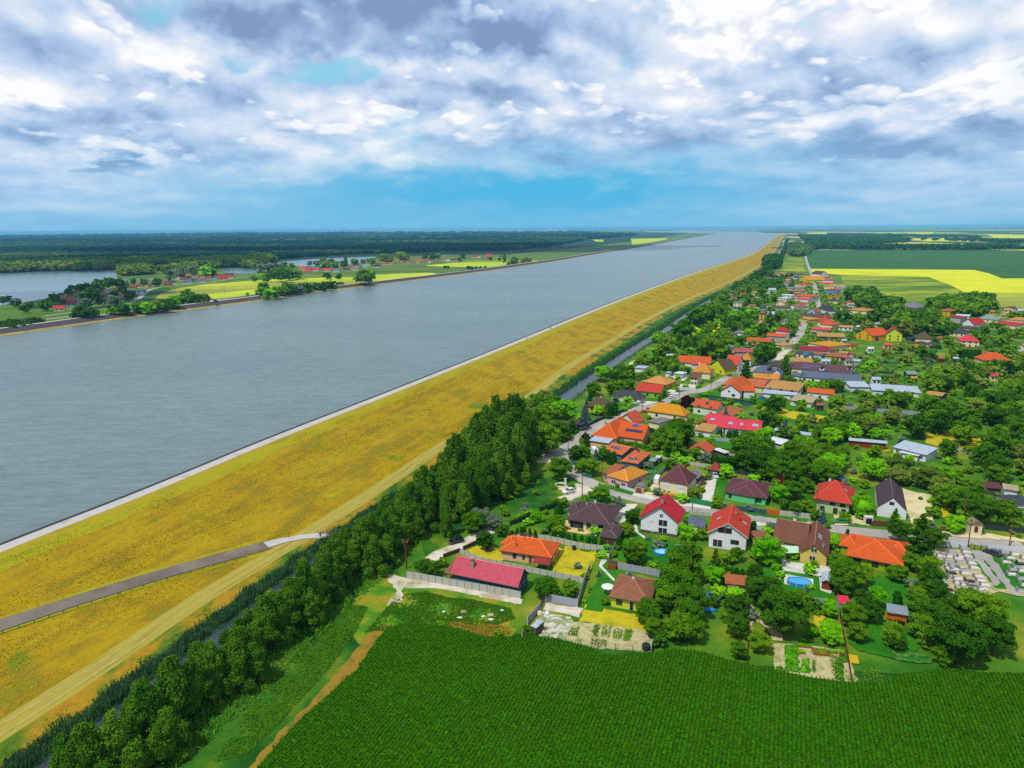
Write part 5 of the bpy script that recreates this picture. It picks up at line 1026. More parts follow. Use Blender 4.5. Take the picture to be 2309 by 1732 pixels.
KINDS_ = dict(r=('round', 'leaf_mid', 2.15, 'broadleaf_tree', 'mid green'), d=('round', 'leaf_dark', 2.2, 'broadleaf_tree', 'dark green'), l=('wide', 'leaf_lime', 2.0, 'broadleaf_tree', 'bright green'), o=('wide', 'leaf_olive', 2.0, 'broadleaf_tree', 'olive green'),
              b=('spruce', 'leaf_blue', 3.6, 'spruce_tree', 'blue grey'), s=('spruce', 'leaf_dark', 3.4, 'spruce_tree', 'dark conical'), t=('thuja', 'leaf_thuja', 4.2, 'thuja_shrub', 'narrow clipped'), w=('willow', 'leaf_lime', 2.0, 'willow_tree', 'drooping light green'),
              p=('round', 'leaf_purple', 2.2, 'broadleaf_tree', 'purple leaved'), v=('wide', 'leaf_silver', 2.1, 'broadleaf_tree', 'silvery'), u=('bush', 'leaf_mid', 1.7, 'garden_shrub', 'round green'), U=('bush', 'leaf_lime', 1.5, 'garden_shrub', 'light green'), q=('poplar', 'leaf_poplar', 5.0, 'poplar_tree', 'tall dark green'),
              k=('round', 'leaf_rust', 2.2, 'broadleaf_tree', 'russet brown'), V=('bush', 'leaf_silver', 1.6, 'garden_shrub', 'grey green'))
TREES = []; MASS = []       # MASS: (shape, mat, x, y, z, R, H, rot)
LAB_ = 0
def in_view(x, y, z=3, m=170):
    u, v = proj((x, y, z)); return y > 20 and -m < u < 2309+m and -m < v < 1732+m+60
REQ = []
def add_tree(x, y, kind, Rm, Hm=None, z=0.0, lab=None, mass=False):
    sh, mt, hr, nm, tone = KINDS_[kind]; Hm = Hm or Rm*hr
    if mass: MASS.append((sh, mt, x, y, z, Rm, Hm))
    else: REQ.append((x, y, kind, Rm, Hm, z, lab))
def make_tree(x, y, kind, Rm, Hm, z, lab):
    sh, mt, hr, nm, tone = KINDS_[kind]; dist = math.hypot(x, y)
    lod = 0 if dist < 300 else (1 if dist < 620 else 2)
    me, tm = proto(sh, lod, random.randint(0, 2)); rz = random.uniform(0, 6.28)
    s_ = Rm/.4
    if tm is None:
        o = link_mesh(nm, me); o.location = (x, y, z); o.rotation_euler = (0, 0, rz); o.scale = (s_, s_*random.uniform(.9, 1.1), Hm)
        o.material_slots[0].link = 'OBJECT'; o.material_slots[0].material = MATS[mt]; root = o
    else:
        root = empty(nm, (x, y, z), rz); cr = link_mesh('crown', me, root); cr.scale = (s_, s_*random.uniform(.9, 1.1), Hm); cr.material_slots[0].link = 'OBJECT'; cr.material_slots[0].material = MATS[mt]
        tr = link_mesh('trunk', tm, root); tr.scale = (Hm*.8, Hm*.8, Hm)
    TREES.append((root, kind, x, y, Rm, Hm, lab)); return root
def place_px(reg, s, z=0.0, mass=False):
    """entries 'x y r kind' : crown centre and radius measured on the photo"""
    t = s.split(); 
    for i in range(0, len(t), 4):
        u, v = px(reg, float(t[i]), float(t[i+1])); rp = float(t[i+2])/REG[reg][2]; kd = t[i+3]
        if kd == 'S': kd = 's'
        hr = KINDS_[kd][2]; R_ = 3.0
        for _ in range(4):
            P = G(u, v, z+R_*hr*.55); R_ = rp/scale_at(P)
        add_tree(P[0], P[1], kd, R_, z=z, mass=mass)
def inpoly(x, y, P):
    c = False; j = len(P)-1
    for i in range(len(P)):
        if (P[i][1] > y) != (P[j][1] > y) and x < (P[j][0]-P[i][0])*(y-P[i][1])/(P[j][1]-P[i][1])+P[i][0]: c = not c
        j = i
    return c
def blocked(x, y, R_, H_, z=0.0, hide=True):
    for cx_, cy_, rr, rz, w, d, _ in PLACED:
        dx, dy = x-cx_, y-cy_
        if dx*dx+dy*dy > (rr+R_+(40 if y < 500 else 140))**2: continue
        lx, ly = dx*math.cos(rz)+dy*math.sin(rz), -dx*math.sin(rz)+dy*math.cos(rz)
        if abs(lx) < w/2+R_*.55 and abs(ly) < d/2+R_*.55: return True
        if hide and cy_ > y-2:
            tu, tv = proj((x, y, z+H_*.53)); sc = scale_at((x, y, H_/2))
            for off in (-.42, -.2, 0, .2, .42):
                hu, hv = proj((cx_+off*w*math.cos(rz), cy_+off*w*math.sin(rz), 3.6))
                if ((hu-tu)/(R_*sc*1.05))**2+((hv-tv)/(H_*.5*sc*1.1))**2 < 1: return True
    for C, w in ROADS:
        dd = np.hypot(C[:, 0]-x, C[:, 1]-y).min()
        if dd < w/2+R_*.45: return True
    return False
def scatter(reg, s, spacing, rr, kinds, z=0.0, mass=False, hide=True, jitter=.45, n=9999, hs=1.0):
    P = [tuple(G(u, v, z)[:2]) for u, v in pxs(reg, s)]; xs = [p[0] for p in P]; ys = [p[1] for p in P]; cnt = 0
    y = min(ys); row = 0
    while y < max(ys):
        x = min(xs)+(spacing/2 if row % 2 else 0)
        while x < max(xs):
            X, Y = x+random.uniform(-jitter, jitter)*spacing, y+random.uniform(-jitter, jitter)*spacing
            if inpoly(X, Y, P) and in_view(X, Y, z+2):
                R_ = random.uniform(*rr); kd = random.choice(kinds); H_ = R_*KINDS_[kd][2]*random.uniform(.85, 1.15)*hs
                H_ = min(H_, 19) if math.hypot(X, Y) > 1200 else H_
                if cnt < n and not blocked(X, Y, R_, H_, z, hide): add_tree(X, Y, kd, R_, H_, z, mass=mass); cnt += 1
            x += spacing
        y += spacing*.87; row += 1
    return cnt
# poplars along the ditch
PR = []
def ph(y_):
    return np.interp(y_, [95, 130, 170, 200, 225, 245, 262, 280, 290], [13, 12.5, 13, 14, 19, 24, 26, 22, 17])
for off, f_ in ((8.0, .84), (12.5, 1.0), (16.5, .8)):
    C = resample(offs(DT, off, 0), 4.4)
    for q in C:
        if (92 < q[1] < 288) and (off < 15 or random.random() < .6) and in_view(q[0], q[1], 8, 200): PR.append((q[0]+random.uniform(-1.2, 1.2), q[1]+random.uniform(-1.2, 1.2), ph(q[1])*f_*random.uniform(.72, 1.16)))
for off in (19, 24):
    C = resample(offs(DT, off, 0), 5.6)
    for q in C:
        if 205 < q[1] < (268 if off < 20 else 252): PR.append((q[0]+random.uniform(-1.5, 1.5), q[1]+random.uniform(-1, 1), ph(q[1])*random.uniform(.75, 1.05)))
for x_, y_, h_ in PR: add_tree(x_, y_, 'q', h_*.15+2.3, h_)
# measured trees
place_px('H', '230 620 200 r 560 330 230 r 900 140 190 l 620 620 260 r 800 500 170 d 130 900 170 d 850 1130 190 r 1270 220 75 b 1160 310 80 l 1030 440 60 t 1250 640 75 p 1060 880 110 d 1240 880 85 d 1160 1130 85 r 1330 1100 150 r 1540 900 90 d 1430 920 70 b 1530 1560 130 r 200 1330 130 r 100 1500 110 r 1490 160 80 l 960 500 60 l 420 250 150 v 1640 170 55 t 1740 150 50 t 300 420 140 o 160 560 140 r 460 760 120 d 60 780 150 d 330 900 90 r 1250 600 50 s')
place_px('a', '1250 550 60 u 880 600 80 r 450 830 110 l 770 930 130 r 580 1080 60 V 740 1160 45 t 860 1180 40 t 965 1190 42 t 1075 1200 40 t 1185 1230 40 t 1305 1250 42 t 1405 1260 45 t 1525 1280 38 t 1380 1170 50 b 2030 850 110 d 1960 1060 110 r 120 1080 28 t 190 1085 28 t 240 1080 28 t 330 1090 28 t 420 1120 28 t 30 1090 30 u 1810 1270 50 t 1760 1350 55 u 1740 1430 60 u 1700 1480 55 u 2100 1400 180 r 210 990 55 U 2130 700 40 U 780 770 50 t 830 700 50 t')
place_px('A', '700 490 145 d 980 330 100 d 480 180 180 r 620 110 170 v 850 180 150 v 30 60 150 q 1690 1260 180 r 1840 1340 110 l 2120 1260 120 r 1790 230 110 r')
place_px('E', '760 200 130 d 940 230 120 d 1100 120 80 r 1110 1170 75 r 2010 1330 75 r')
place_px('B', '930 80 110 d 860 320 110 r 950 690 190 r 680 620 60 u 640 720 55 u 1820 350 150 l 2080 380 100 r 1760 850 330 r 1700 1250 330 r 2180 1080 110 l 1900 1500 280 d 1550 1450 240 r 470 1510 70 u 370 1040 35 b 330 1090 22 u 230 1310 26 u 205 1360 24 u 115 1510 32 U 1450 460 60 U 1470 1080 70 u')
place_px('F', '1350 340 62 u 870 160 110 r 1960 470 180 r 2050 700 150 r 2130 900 90 d 230 760 70 d 1140 170 22 u 1060 350 30 U')
place_px('C', '730 270 50 t 960 650 250 l 100 800 120 s 270 800 95 r 460 720 115 r 100 1080 160 l 290 1010 45 t 360 1030 42 t 450 1030 42 t 540 1050 42 t 650 1060 42 t 2050 520 120 l 2100 830 130 r 2130 1160 110 r 1890 90 80 b 1960 250 60 u 1630 1400 85 b 760 1000 110 d 900 1300 270 d 1100 1560 190 r 1500 1480 180 r 1760 1560 100 d 380 1580 160 r 1960 1560 90 l 1110 930 85 U')
place_px('G', '1230 200 170 d 1500 420 280 d 1180 800 130 r 900 340 140 d 900 600 140 d 920 900 110 r 2060 420 90 l 1820 660 85 l 2080 730 120 l 330 650 150 r 300 480 180 r 150 600 180 r 100 300 170 d 620 300 70 d 1430 1150 50 u 1480 1210 45 V')
place_px('b', '270 180 160 r 450 220 130 r 230 330 110 d 480 480 100 d 620 450 110 l 830 190 100 r 840 500 55 t 560 620 110 d 360 640 130 r 410 830 110 r 780 860 120 r 830 940 90 d 100 560 80 l 110 800 110 l 1080 560 150 r 1250 620 160 d 1130 780 140 r 1170 900 110 r 1450 600 150 d 1650 560 180 r 1300 900 150 o 1550 880 160 k 1340 1080 110 r 1150 240 130 s 1200 380 120 d 1070 430 100 r 1200 120 120 r')
place_px('D', '950 300 190 s 700 250 120 d 1130 330 130 d 850 620 110 r 1050 620 70 r 850 900 90 V 1480 60 80 r 1360 190 90 l 1430 170 30 u 60 270 22 t 640 100 90 s 980 680 100 r 1100 800 130 d 1150 1000 130 d')
place_px('K', '240 860 135 w 70 990 35 U 260 710 40 u 400 200 80 r 1150 810 60 r 1350 740 110 r 1500 820 160 d 1700 900 170 d 1390 1070 110 l 2050 960 160 r 1150 900 40 u 1250 1050 40 u 1870 850 90 r 1600 650 110 r 820 300 70 l')
place_px('J', '290 610 105 l 110 430 50 t 340 450 120 d 480 450 90 d 870 680 65 l 660 180 280 r 800 440 110 r 1050 540 200 r 1150 960 160 l 1390 620 190 r 1400 900 160 r 1250 240 90 l 1560 540 160 d 1600 820 120 r 1250 1150 90 d 1600 1180 130 r 1450 1230 110 d 120 1060 70 r 1770 1330 80 d 1550 130 150 l 1700 350 150 r 1050 360 110 r 560 500 60 v')
place_px('I', '410 530 0.1 u 250 380 55 t 190 380 50 t 100 330 95 d 940 170 80 r 1000 90 90 r 900 60 30 t 1480 130 55 s 1290 250 45 b 1600 300 110 r 1780 380 100 v 1910 400 40 t 2090 430 100 d 2110 570 110 l 1180 480 110 r 1400 430 80 l 1290 350 90 l 1090 320 70 l 1210 130 220 r 1590 960 90 r 830 910 45 U 310 840 35 r 420 130 30 u 590 190 45 u')
place_px('L', '170 960 60 b 230 830 40 t 120 1180 110 b 360 1070 80 l 525 1080 60 t 640 1040 55 t 850 900 80 l 280 700 110 r 600 680 120 r 700 450 160 r 850 650 120 r 900 430 60 t 1010 500 55 r 1090 480 60 r 1320 230 80 d 1100 170 85 r 1020 250 60 r 1560 270 130 r 1840 400 55 d 1850 930 110 p 1700 1400 230 r 2080 1280 85 r 1390 870 55 d 870 1010 35 l 720 660 100 r 1900 1230 55 r 800 1040 60 U 160 1540 70 s 460 440 150 l 1500 1500 200 r 1260 1430 35 t 1340 1480 35 t 1850 1560 60 d 2100 80 90 d 1460 50 120 r')
place_px('M', '620 400 120 s 1270 330 100 s 1260 560 0.1 u 1340 560 90 d 1090 960 140 d 1560 940 65 l 1840 920 80 u 1260 1310 70 b 970 1180 150 r 1120 1240 100 r 520 1160 65 l 270 1120 70 b 330 1480 40 t 430 1480 45 t 1250 1440 95 d 960 1420 95 l 1420 1440 90 r 1600 700 60 r 1470 650 80 l 1700 640 90 l 1900 650 100 r 2080 650 110 r 700 1560 170 r 300 120 60 t 920 120 170 r 2060 1130 90 o 1970 1290 130 r 2100 1400 140 r 1540 1300 110 r 1700 1200 90 o 180 1440 40 t')
place_px('Q', '280 440 170 r 530 230 160 r 900 150 130 r 700 200 150 r 1180 230 110 l 1400 190 100 l 860 700 220 r 560 680 130 d 640 840 80 d 1050 850 60 d 1680 820 165 d 1080 420 110 r 1350 380 110 r 1600 460 110 r 1250 640 75 d 1530 850 70 v 1330 1130 105 s 1990 1040 85 s 130 1060 120 r 2070 450 110 r 1740 290 100 s 1880 250 90 d 1100 600 90 r 380 1140 50 r 1900 780 40 u 550 1010 40 s 460 170 110 d 1440 700 70 r 1840 180 0.1 u')
# planted areas: individual trees where they can be told apart
scatter('o', '1150 930 1215 900 1275 930 1250 1000 1185 1020 1150 990', 8, (3, 4.2), 'rrdo')
scatter('o', '1650 1070 1700 1045 1830 1020 1960 1080 2000 1060 2180 1095 2320 1060 2320 1165 2240 1160 2120 1150 2070 1120 1990 1100 1950 1075 1890 1085 1800 1110 1700 1090', 9.5, (3.2, 4.8), 'rrrdol')
scatter('o', '2120 1460 2150 1425 2200 1405 2330 1395 2330 1500 2240 1505 2150 1498', 8.5, (3.6, 5), 'rrdd')
scatter('o', '1700 1000 1800 985 1900 960 1960 940 2000 1000 1940 1010 1860 1010 1760 1040', 10, (3, 4.5), 'rrol')
scatter('o', '1960 920 2060 860 2200 850 2330 840 2330 1060 2230 1070 2100 1040 2030 980', 13, (3.2, 5), 'rrrdo')
# ---- tree masses too many and small to tell apart
scatter('o', '1700 905 1900 880 2080 860 2330 800 2330 850 2080 930 1900 950', 14.5, (2.4, 4), 'rro', mass=True)
scatter('o', '1960 800 2060 770 2190 740 2330 720 2330 840 2200 860 2060 850', 15, (2.6, 4.4), 'rrdo', mass=True)
scatter('o', '1850 730 1930 700 2060 712 2160 728 2170 760 2090 775 1990 765 1880 770', 12, (5, 8), 'rddo', mass=True)
scatter('o', '2092 698 2130 684 2200 682 2250 700 2250 716 2180 716 2100 712', 11, (5, 7), 'rd', mass=True)
scatter('o', '1850 662 1930 668 1985 680 2028 698 1960 722 1890 708 1850 680', 12, (5, 7.5), 'drd', mass=True)
scatter('o', '1470 770 1560 730 1620 700 1740 700 1800 740 1700 770 1600 790 1520 800', 14, (2.4, 4), 'rrdl', mass=True)
scatter('o', '1570 700 1650 650 1720 615 1790 625 1785 700 1700 705 1620 715', 15, (2.6, 4.6), 'rrdd', mass=True)
scatter('o', '1400 850 1470 800 1540 760 1570 800 1500 830 1420 870', 13, (2.2, 3.2), 'rrl', mass=True)
scatter('o', '1730 820 1800 800 1960 800 1960 860 1880 850', 15, (2.2, 3.4), 'rlo', mass=True)
scatter('o', '2250 715 2330 715 2330 725 2280 725', 14, (3.2, 5), 'r', mass=True)
scatter('o', '1640 1480 0 0 0 0', 9, (3, 4), 'r', mass=True) if 0 else None
for q_ in ('1220 1030 1420 850 1560 760 1700 700 1800 720 1960 800 2330 820 2330 1250 1950 1200 1500 1100 1300 1060', '1050 1150 1300 1060 1700 1150 1900 1200 1880 1420 1500 1440 1300 1300 1100 1250', '1560 740 1720 620 1860 640 2000 760 1800 790'):
    scatter('o', q_, 8.5, (.7, 1.9), 'uuUUuV', mass=True, hide=False)
# row of trees beside the ditch in the distance
for off in (10, 15):
    Cc = resample(offs(DT, off, 0), 9)
    for q in Cc:
        if q[1] > 1150 and q[1] < 5200 and proj(q)[1] > 533: add_tree(q[0]+random.uniform(-3, 3), q[1], 'd', random.uniform(4.5, 7), random.uniform(10, 14), mass=True)
for off in (17,):
    Cc = resample(offs(DT, off, 0), 8)
    for q in Cc:
        if 560 < q[1] < 1150: add_tree(q[0]+random.uniform(-2, 2), q[1], random.choice('rrdo'), random.uniform(2, 3.2), mass=True)
scatter('T', '1330 400 1450 380 1700 470 1650 520 1590 570 1450 590 1330 570 1340 470', 16, (7, 11), 'rov', mass=True)
scatter('T', '930 700 1040 830 1160 760 1100 640 980 640', 14, (9, 13), 'd', mass=True)
def belt(reg, s, sp, rr, kinds, z=0.0): scatter(reg, s, sp, rr, kinds, z=z, mass=True, hide=False)
belt('X', '400 300 430 305 1300 308 2170 312 2160 290 1300 295 700 290 420 270', 26, (8, 12), 'dd')
belt('X', '340 190 430 270 700 285 1240 250 1250 225 900 200', 55, (14, 22), 'dd')
belt('X', '560 183 900 182 1400 192 1700 195 1900 212 1730 212 1200 205 700 205', 120, (28, 40), 'dd')
belt('X', '1300 228 1650 238 2170 262 2200 240 1900 232', 70, (14, 22), 'dd')
# far bank woods
belt('U', '-60 425 60 428 240 415 480 412 800 405 1000 395 1260 380 1500 375 1500 330 900 340 0 370', 15, (7, 10), 'oodr', LZ)
belt('U', '1000 398 1250 380 1270 440 1000 455', 13, (6, 9), 'oor', LZ)
belt('U', '1300 430 1520 400 1560 340 1900 330 2212 300 2300 330 2120 395 1990 380 1800 390 1650 400 1500 440', 17, (7, 10), 'oor', LZ)
# far bank trees seen one by one
place_px('U', '20 650 32 d 70 640 30 d 130 670 36 v 200 720 34 d 240 690 28 d 20 850 36 d 75 840 38 d 130 835 36 d 185 830 38 v 240 825 36 d 300 820 34 d 350 825 28 v 40 880 32 d 110 875 34 d 180 868 30 d 250 860 28 d', LZ)
place_px('c', '160 530 85 d 20 640 90 d 400 420 60 d 490 380 70 d 600 360 70 d 690 350 80 d 840 320 70 d 950 300 90 d 1060 270 90 d 1240 270 80 d 1470 250 45 d 1670 270 60 d 1880 260 70 d 780 500 160 d 1310 390 60 d 1430 480 90 d 1160 470 70 d 990 570 100 v 1190 620 150 v 690 620 110 v 600 760 140 d 780 780 110 r 850 800 60 r 1040 770 80 l 1150 760 90 r 1320 720 110 d 1440 690 100 l 1560 690 110 r 1700 690 120 l 1850 660 120 r 2000 650 110 d 2150 620 110 l 300 590 50 d 740 400 60 o 1330 300 50 o 1375 280 35 s 2060 200 45 r', LZ)
place_px('d', '90 850 100 l 200 860 90 r 330 790 110 r 430 850 100 d 530 840 100 r 600 830 80 d 60 920 100 d 1570 630 85 r 1560 730 90 r 1680 750 100 l 1800 720 100 r 1900 700 90 r 2030 680 90 d 2140 670 90 v 1310 755 30 l 1420 500 50 r 1560 470 70 l 1620 480 70 r 1780 430 110 r 1900 430 120 r 2010 440 80 d 2140 430 70 v 1720 330 100 v 1560 330 100 v 1840 300 60 o 1920 280 50 d 40 410 70 v 190 400 100 v 420 370 90 v 610 370 100 l 740 390 70 r', LZ)
place_px('e', '60 800 80 d 160 800 80 d 270 800 80 d 380 790 90 d 560 780 70 d 680 770 80 d 800 760 80 d 905 745 38 d 965 745 40 d 1340 600 150 r 1420 600 90 d 710 600 60 d 765 615 35 d 915 615 50 d 130 440 50 r 60 560 100 r 220 570 80 r 430 390 40 v 540 390 50 v 650 360 60 v 800 360 45 v 1028 330 42 q 1000 400 60 d 870 410 50 r 1180 380 60 r 1320 370 45 v 1410 350 40 r 1460 370 60 r 1650 310 80 o 1750 320 70 o 1950 270 80 o 2060 280 40 o 680 430 80 r 850 440 60 r', LZ)
place_px('f', '760 680 24 d 810 680 26 d 1150 690 36 d 1210 700 36 d 1280 690 24 d 1350 690 28 d 1430 685 28 d 1830 610 36 o 1900 590 50 o 1930 570 50 d 2050 570 40 o 2110 560 45 o 2170 560 40 o 1750 510 40 q 60 500 80 o 140 520 40 r 440 500 50 d 540 510 60 d 640 500 50 o 1000 550 35 d 1510 540 30 d 1670 550 24 d 1060 500 40 d', LZ)
bl = sorted([q for q in REQ if KINDS_[q[2]][3] == 'broadleaf_tree'], key=lambda q: -q[3]*scale_at((q[0], q[1], q[5])))
rest_ = set(id(q) for q in bl[285:])
for q in REQ:
    if id(q) in rest_: x, y, kd, Rm, Hm, z, lab = q; MASS.append((KINDS_[kd][0], KINDS_[kd][1], x, y, z, Rm, Hm))
    else: make_tree(*q)
# ---------------------------------------------------------------- merge the masses into single meshes
def farwood():
    """distant forest canopy: lumpy crowns whose spacing follows the size of the stands"""
    R = np.random.default_rng(3); IV, IF = ico_np(1); out = []
    polys = [('o', '-60 600 0 606 110 602 250 598 420 596 560 590 760 576 1000 567 1130 566 1235 558 1330 540 1440 532 1330 527 900 527 500 529 0 535 -60 537')]
    for reg, s in polys:
        PP = pxs(reg, s); us = [p[0] for p in PP]; vs = [p[1] for p in PP]
        for _ in range(26000):
            uu, vv = R.uniform(min(us), max(us)), min(vs)+(max(vs)-min(vs))*R.random()**1.0
            if inpoly(uu, vv, PP):
                p = G(uu, vv, LZ); d0 = p[1]; Rr = 7.5*max(1, (d0/1500)**.95); hg = 15*max(1, (d0/3500)**.8)
                out.append((p[0], p[1], Rr*R.uniform(.7, 1.5), hg*R.uniform(.7, 1.2)))
    A = np.array(out); n = len(A); k = len(IV)
    V = np.empty((n, k, 3)); nz = 1+R.normal(size=(n, k, 1))*.13
    V[:] = IV[None]*nz
    V[:, :, 0] = V[:, :, 0]*A[:, 2:3]+A[:, 0:1]; V[:, :, 1] = V[:, :, 1]*A[:, 2:3]+A[:, 1:2]; V[:, :, 2] = V[:, :, 2]*A[:, 3:4]*.45+LZ+A[:, 3:4]*.55
    Fa = (IF[None]+np.arange(n)[:, None, None]*k).reshape(-1, 3)
    me = np_mesh('forest', V.reshape(-1, 3), Fa, MATS['forest_canopy']); return me, n
m, nt = newmat('forest_canopy'); v = coords(nt, 'pos')
a_ = nt.noise(coords(nt, 'pos', (.6, 1, 1)), .0016, 4, .55); b_ = nt.noise(v, .035, 3, .6); c_ = nt.noise(v, .35, 3, .7)
col = nt.ramp(a_, [(.36, lin('0c3330', .6)), (.5, lin('14403a', .7)), (.57, lin('33542a', .75)), (.68, lin('5c6c34', .75))])  # dark teal stops carry cloud shadow and haze in the canopy colour
f = nt.m('MULTIPLY', nt.m('ADD', nt.m('MULTIPLY', b_, 1.2), .4), nt.m('ADD', nt.m('MULTIPLY', c_, 1.2), .4)); cc = nt.n('ShaderNodeCombineXYZ')
for i in range(3): nt.l(f, cc.inputs[i])
finish(nt, nt.mix(1, col, cc.outputs[0], 'MULTIPLY'), 1, None, .0)
me_, nfw = farwood(); o = link_mesh('forest', me_); tag(o, 'dark floodplain forest stretching behind the lake to the horizon', 'forest', kind='stuff')
def merge(name, items, label, cat):
    if not items: return
    mats = sorted({i[1] for i in items}); Vs, Fs, Ms, k = [], [], [], 0; R = np.random.default_rng(11); cache = {}
    for sh, mt, x, y, z, Rm, Hm in items:
        dist = math.hypot(x, y); nl = 420 if dist < 800 else (200 if dist < 1600 else 90); key = (sh, nl, int(R.integers(0, 3)))
        if key not in cache:
            leaf = {420: .07, 200: .105, 90: .16}[nl]*(.75 if sh in ('poplar', 'spruce') else 1); V, Fq = crown_np(sh, nl, leaf, key[2]+40, 20 if nl > 150 else 12)
            cache[key] = (V, Fq)
        V, Fq = cache[key]; a = R.uniform(0, 6.28); c_, s_ = math.cos(a), math.sin(a); W_ = np.empty_like(V)
        W_[:, 0] = (V[:, 0]*c_-V[:, 1]*s_)*Rm/.4+x; W_[:, 1] = (V[:, 0]*s_+V[:, 1]*c_)*Rm/.4+y; W_[:, 2] = V[:, 2]*Hm+z
        Vs.append(W_); Fs.append(Fq+k); Ms.append(np.full(len(Fq), mats.index(mt))); k += len(V)
    me = np_mesh(name, np.concatenate(Vs), np.concatenate(Fs), [MATS[q] for q in mats], np.concatenate(Ms)); o = link_mesh(name, me); tag(o, label, cat, kind='stuff'); return o
near_ = [q for q in MASS if q[4] == 0 and math.hypot(q[2], q[3]) < 1250]; far_ = [q for q in MASS if q[4] == 0 and math.hypot(q[2], q[3]) >= 1250]; west_ = [q for q in MASS if q[4] != 0]
merge('village_trees', near_, 'many small garden and orchard trees filling the upper part of the village', 'trees')
merge('tree_belts', far_, 'dark tree belts between the fields beyond the village', 'trees')
merge('lakeside_trees', west_, 'rounded trees along the shores of the lake beyond the canal', 'trees')
print('TREES', len(TREES), 'MASS', len(MASS), 'FW', nfw)
# ---- corn field
ck = [(500, 1880), (588, 1736), (640, 1676), (689, 1626), (760, 1562), (806, 1520), (845, 1462), (872, 1428), (905, 1417), (960, 1418), (1000, 1422), (1040, 1430), (1100, 1448), (1160, 1447), (1190, 1442), (1270, 1455), (1330, 1470), (1360, 1487), (1400, 1490), (1440, 1487), (1500, 1478), (1540, 1476), (1580, 1480), (1640, 1500), (1700, 1512), (1760, 1525), (1830, 1540), (1890, 1548), (1950, 1552), (1990, 1550), (2040, 1530), (2120, 1520), (2200, 1528), (2330, 1530), (2460, 1540), (2620, 1545), (2620, 1900)]
poly('corn_soil', ck, .02, MATS['meadow_dark'])
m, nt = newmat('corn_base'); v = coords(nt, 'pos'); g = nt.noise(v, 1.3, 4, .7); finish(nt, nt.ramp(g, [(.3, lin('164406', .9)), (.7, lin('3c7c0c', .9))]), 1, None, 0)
CKW = [tuple(G(u, v, 0)[:2]) for u, v in ck]
def corn():
    R = np.random.default_rng(5); P = CKW; xs = [p[0] for p in P]; ys = [p[1] for p in P]; out = []
    # rows parallel to the ditch
    ang = math.atan2(.93, .36); c_, s_ = math.cos(ang), math.sin(ang); rot = lambda x, y: (x*c_+y*s_, -x*s_+y*c_)
    q = [rot(*p) for p in P]; a0, a1 = min(p[0] for p in q), max(p[0] for p in q); b0, b1 = min(p[1] for p in q), max(p[1] for p in q)
    bb = np.arange(b0, b1, .75); kk = np.arange(len(bb)) % 26; bb = bb[kk != 99]
    B, A = np.meshgrid(bb, np.arange(a0, a1, .40)); A = A.ravel()+R.normal(size=A.size)*.06; B = B.ravel()+R.normal(size=B.size)*.05
    X = A*c_-B*s_; Y = A*s_+B*c_
    keep = np.zeros(len(X), bool)
    PX = np.array(P); inside = np.zeros(len(X), bool); j = len(P)-1
    for i in range(len(P)):
        cond = ((PX[i, 1] > Y) != (PX[j, 1] > Y)); xx = (PX[j, 0]-PX[i, 0])*(Y-PX[i, 1])/((PX[j, 1]-PX[i, 1]) or 1e-9)+PX[i, 0]; inside ^= cond & (X < xx); j = i
    w = Y*_F[1]+(-CAMH)*_F[2]; uu = CX+FPX*X/w; m_ = inside & (uu > -200) & (uu < 2560) & (Y > 90)
    X, Y = X[m_], Y[m_]; H = 1.62+R.normal(size=len(X))*.10; out = []
    nz = np.sin(X*.11+Y*.05)*.05+np.sin(Y*.23-X*.07)*.04; H += nz
    Vs = []
    for k in range(4):
        a = R.uniform(0, 6.28, len(X)); L = R.uniform(.2, .34, len(X)); w_ = R.uniform(.05, .09, len(X)); zb = H*R.uniform(.72, .95, len(X)); dx, dy = np.cos(a), np.sin(a)
        p0 = np.stack([X-dy*w_, Y+dx*w_, zb], 1); p1 = np.stack([X+dy*w_, Y-dx*w_, zb], 1); p2 = np.stack([X+dx*L+dy*w_*.5, Y+dy*L-dx*w_*.5, H+.12], 1); p3 = np.stack([X+dx*L-dy*w_*.5, Y+dy*L+dx*w_*.5, H+.12], 1)
        Vs.append(np.stack([p0, p1, p2, p3], 1))
    V = np.concatenate(Vs).reshape(-1, 3); return np_mesh('corn_field', V, np.arange(len(V)).reshape(-1, 4), MATS['corn'])
cb = MB(); cb.prism(CKW[::-1], .03, 1.25)
o = link_mesh('corn_field', corn()); tag(o, 'wide field of tall green maize in the foreground', 'maize', kind='stuff')
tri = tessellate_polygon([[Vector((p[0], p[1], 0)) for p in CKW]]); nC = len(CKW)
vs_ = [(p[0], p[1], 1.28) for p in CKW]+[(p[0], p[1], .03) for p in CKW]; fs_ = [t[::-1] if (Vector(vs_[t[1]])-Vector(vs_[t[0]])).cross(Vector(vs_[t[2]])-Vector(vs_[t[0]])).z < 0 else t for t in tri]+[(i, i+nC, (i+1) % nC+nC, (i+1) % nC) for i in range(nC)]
o2 = mesh_obj('lower_leaves', vs_, fs_, MATS['corn_base'], o)
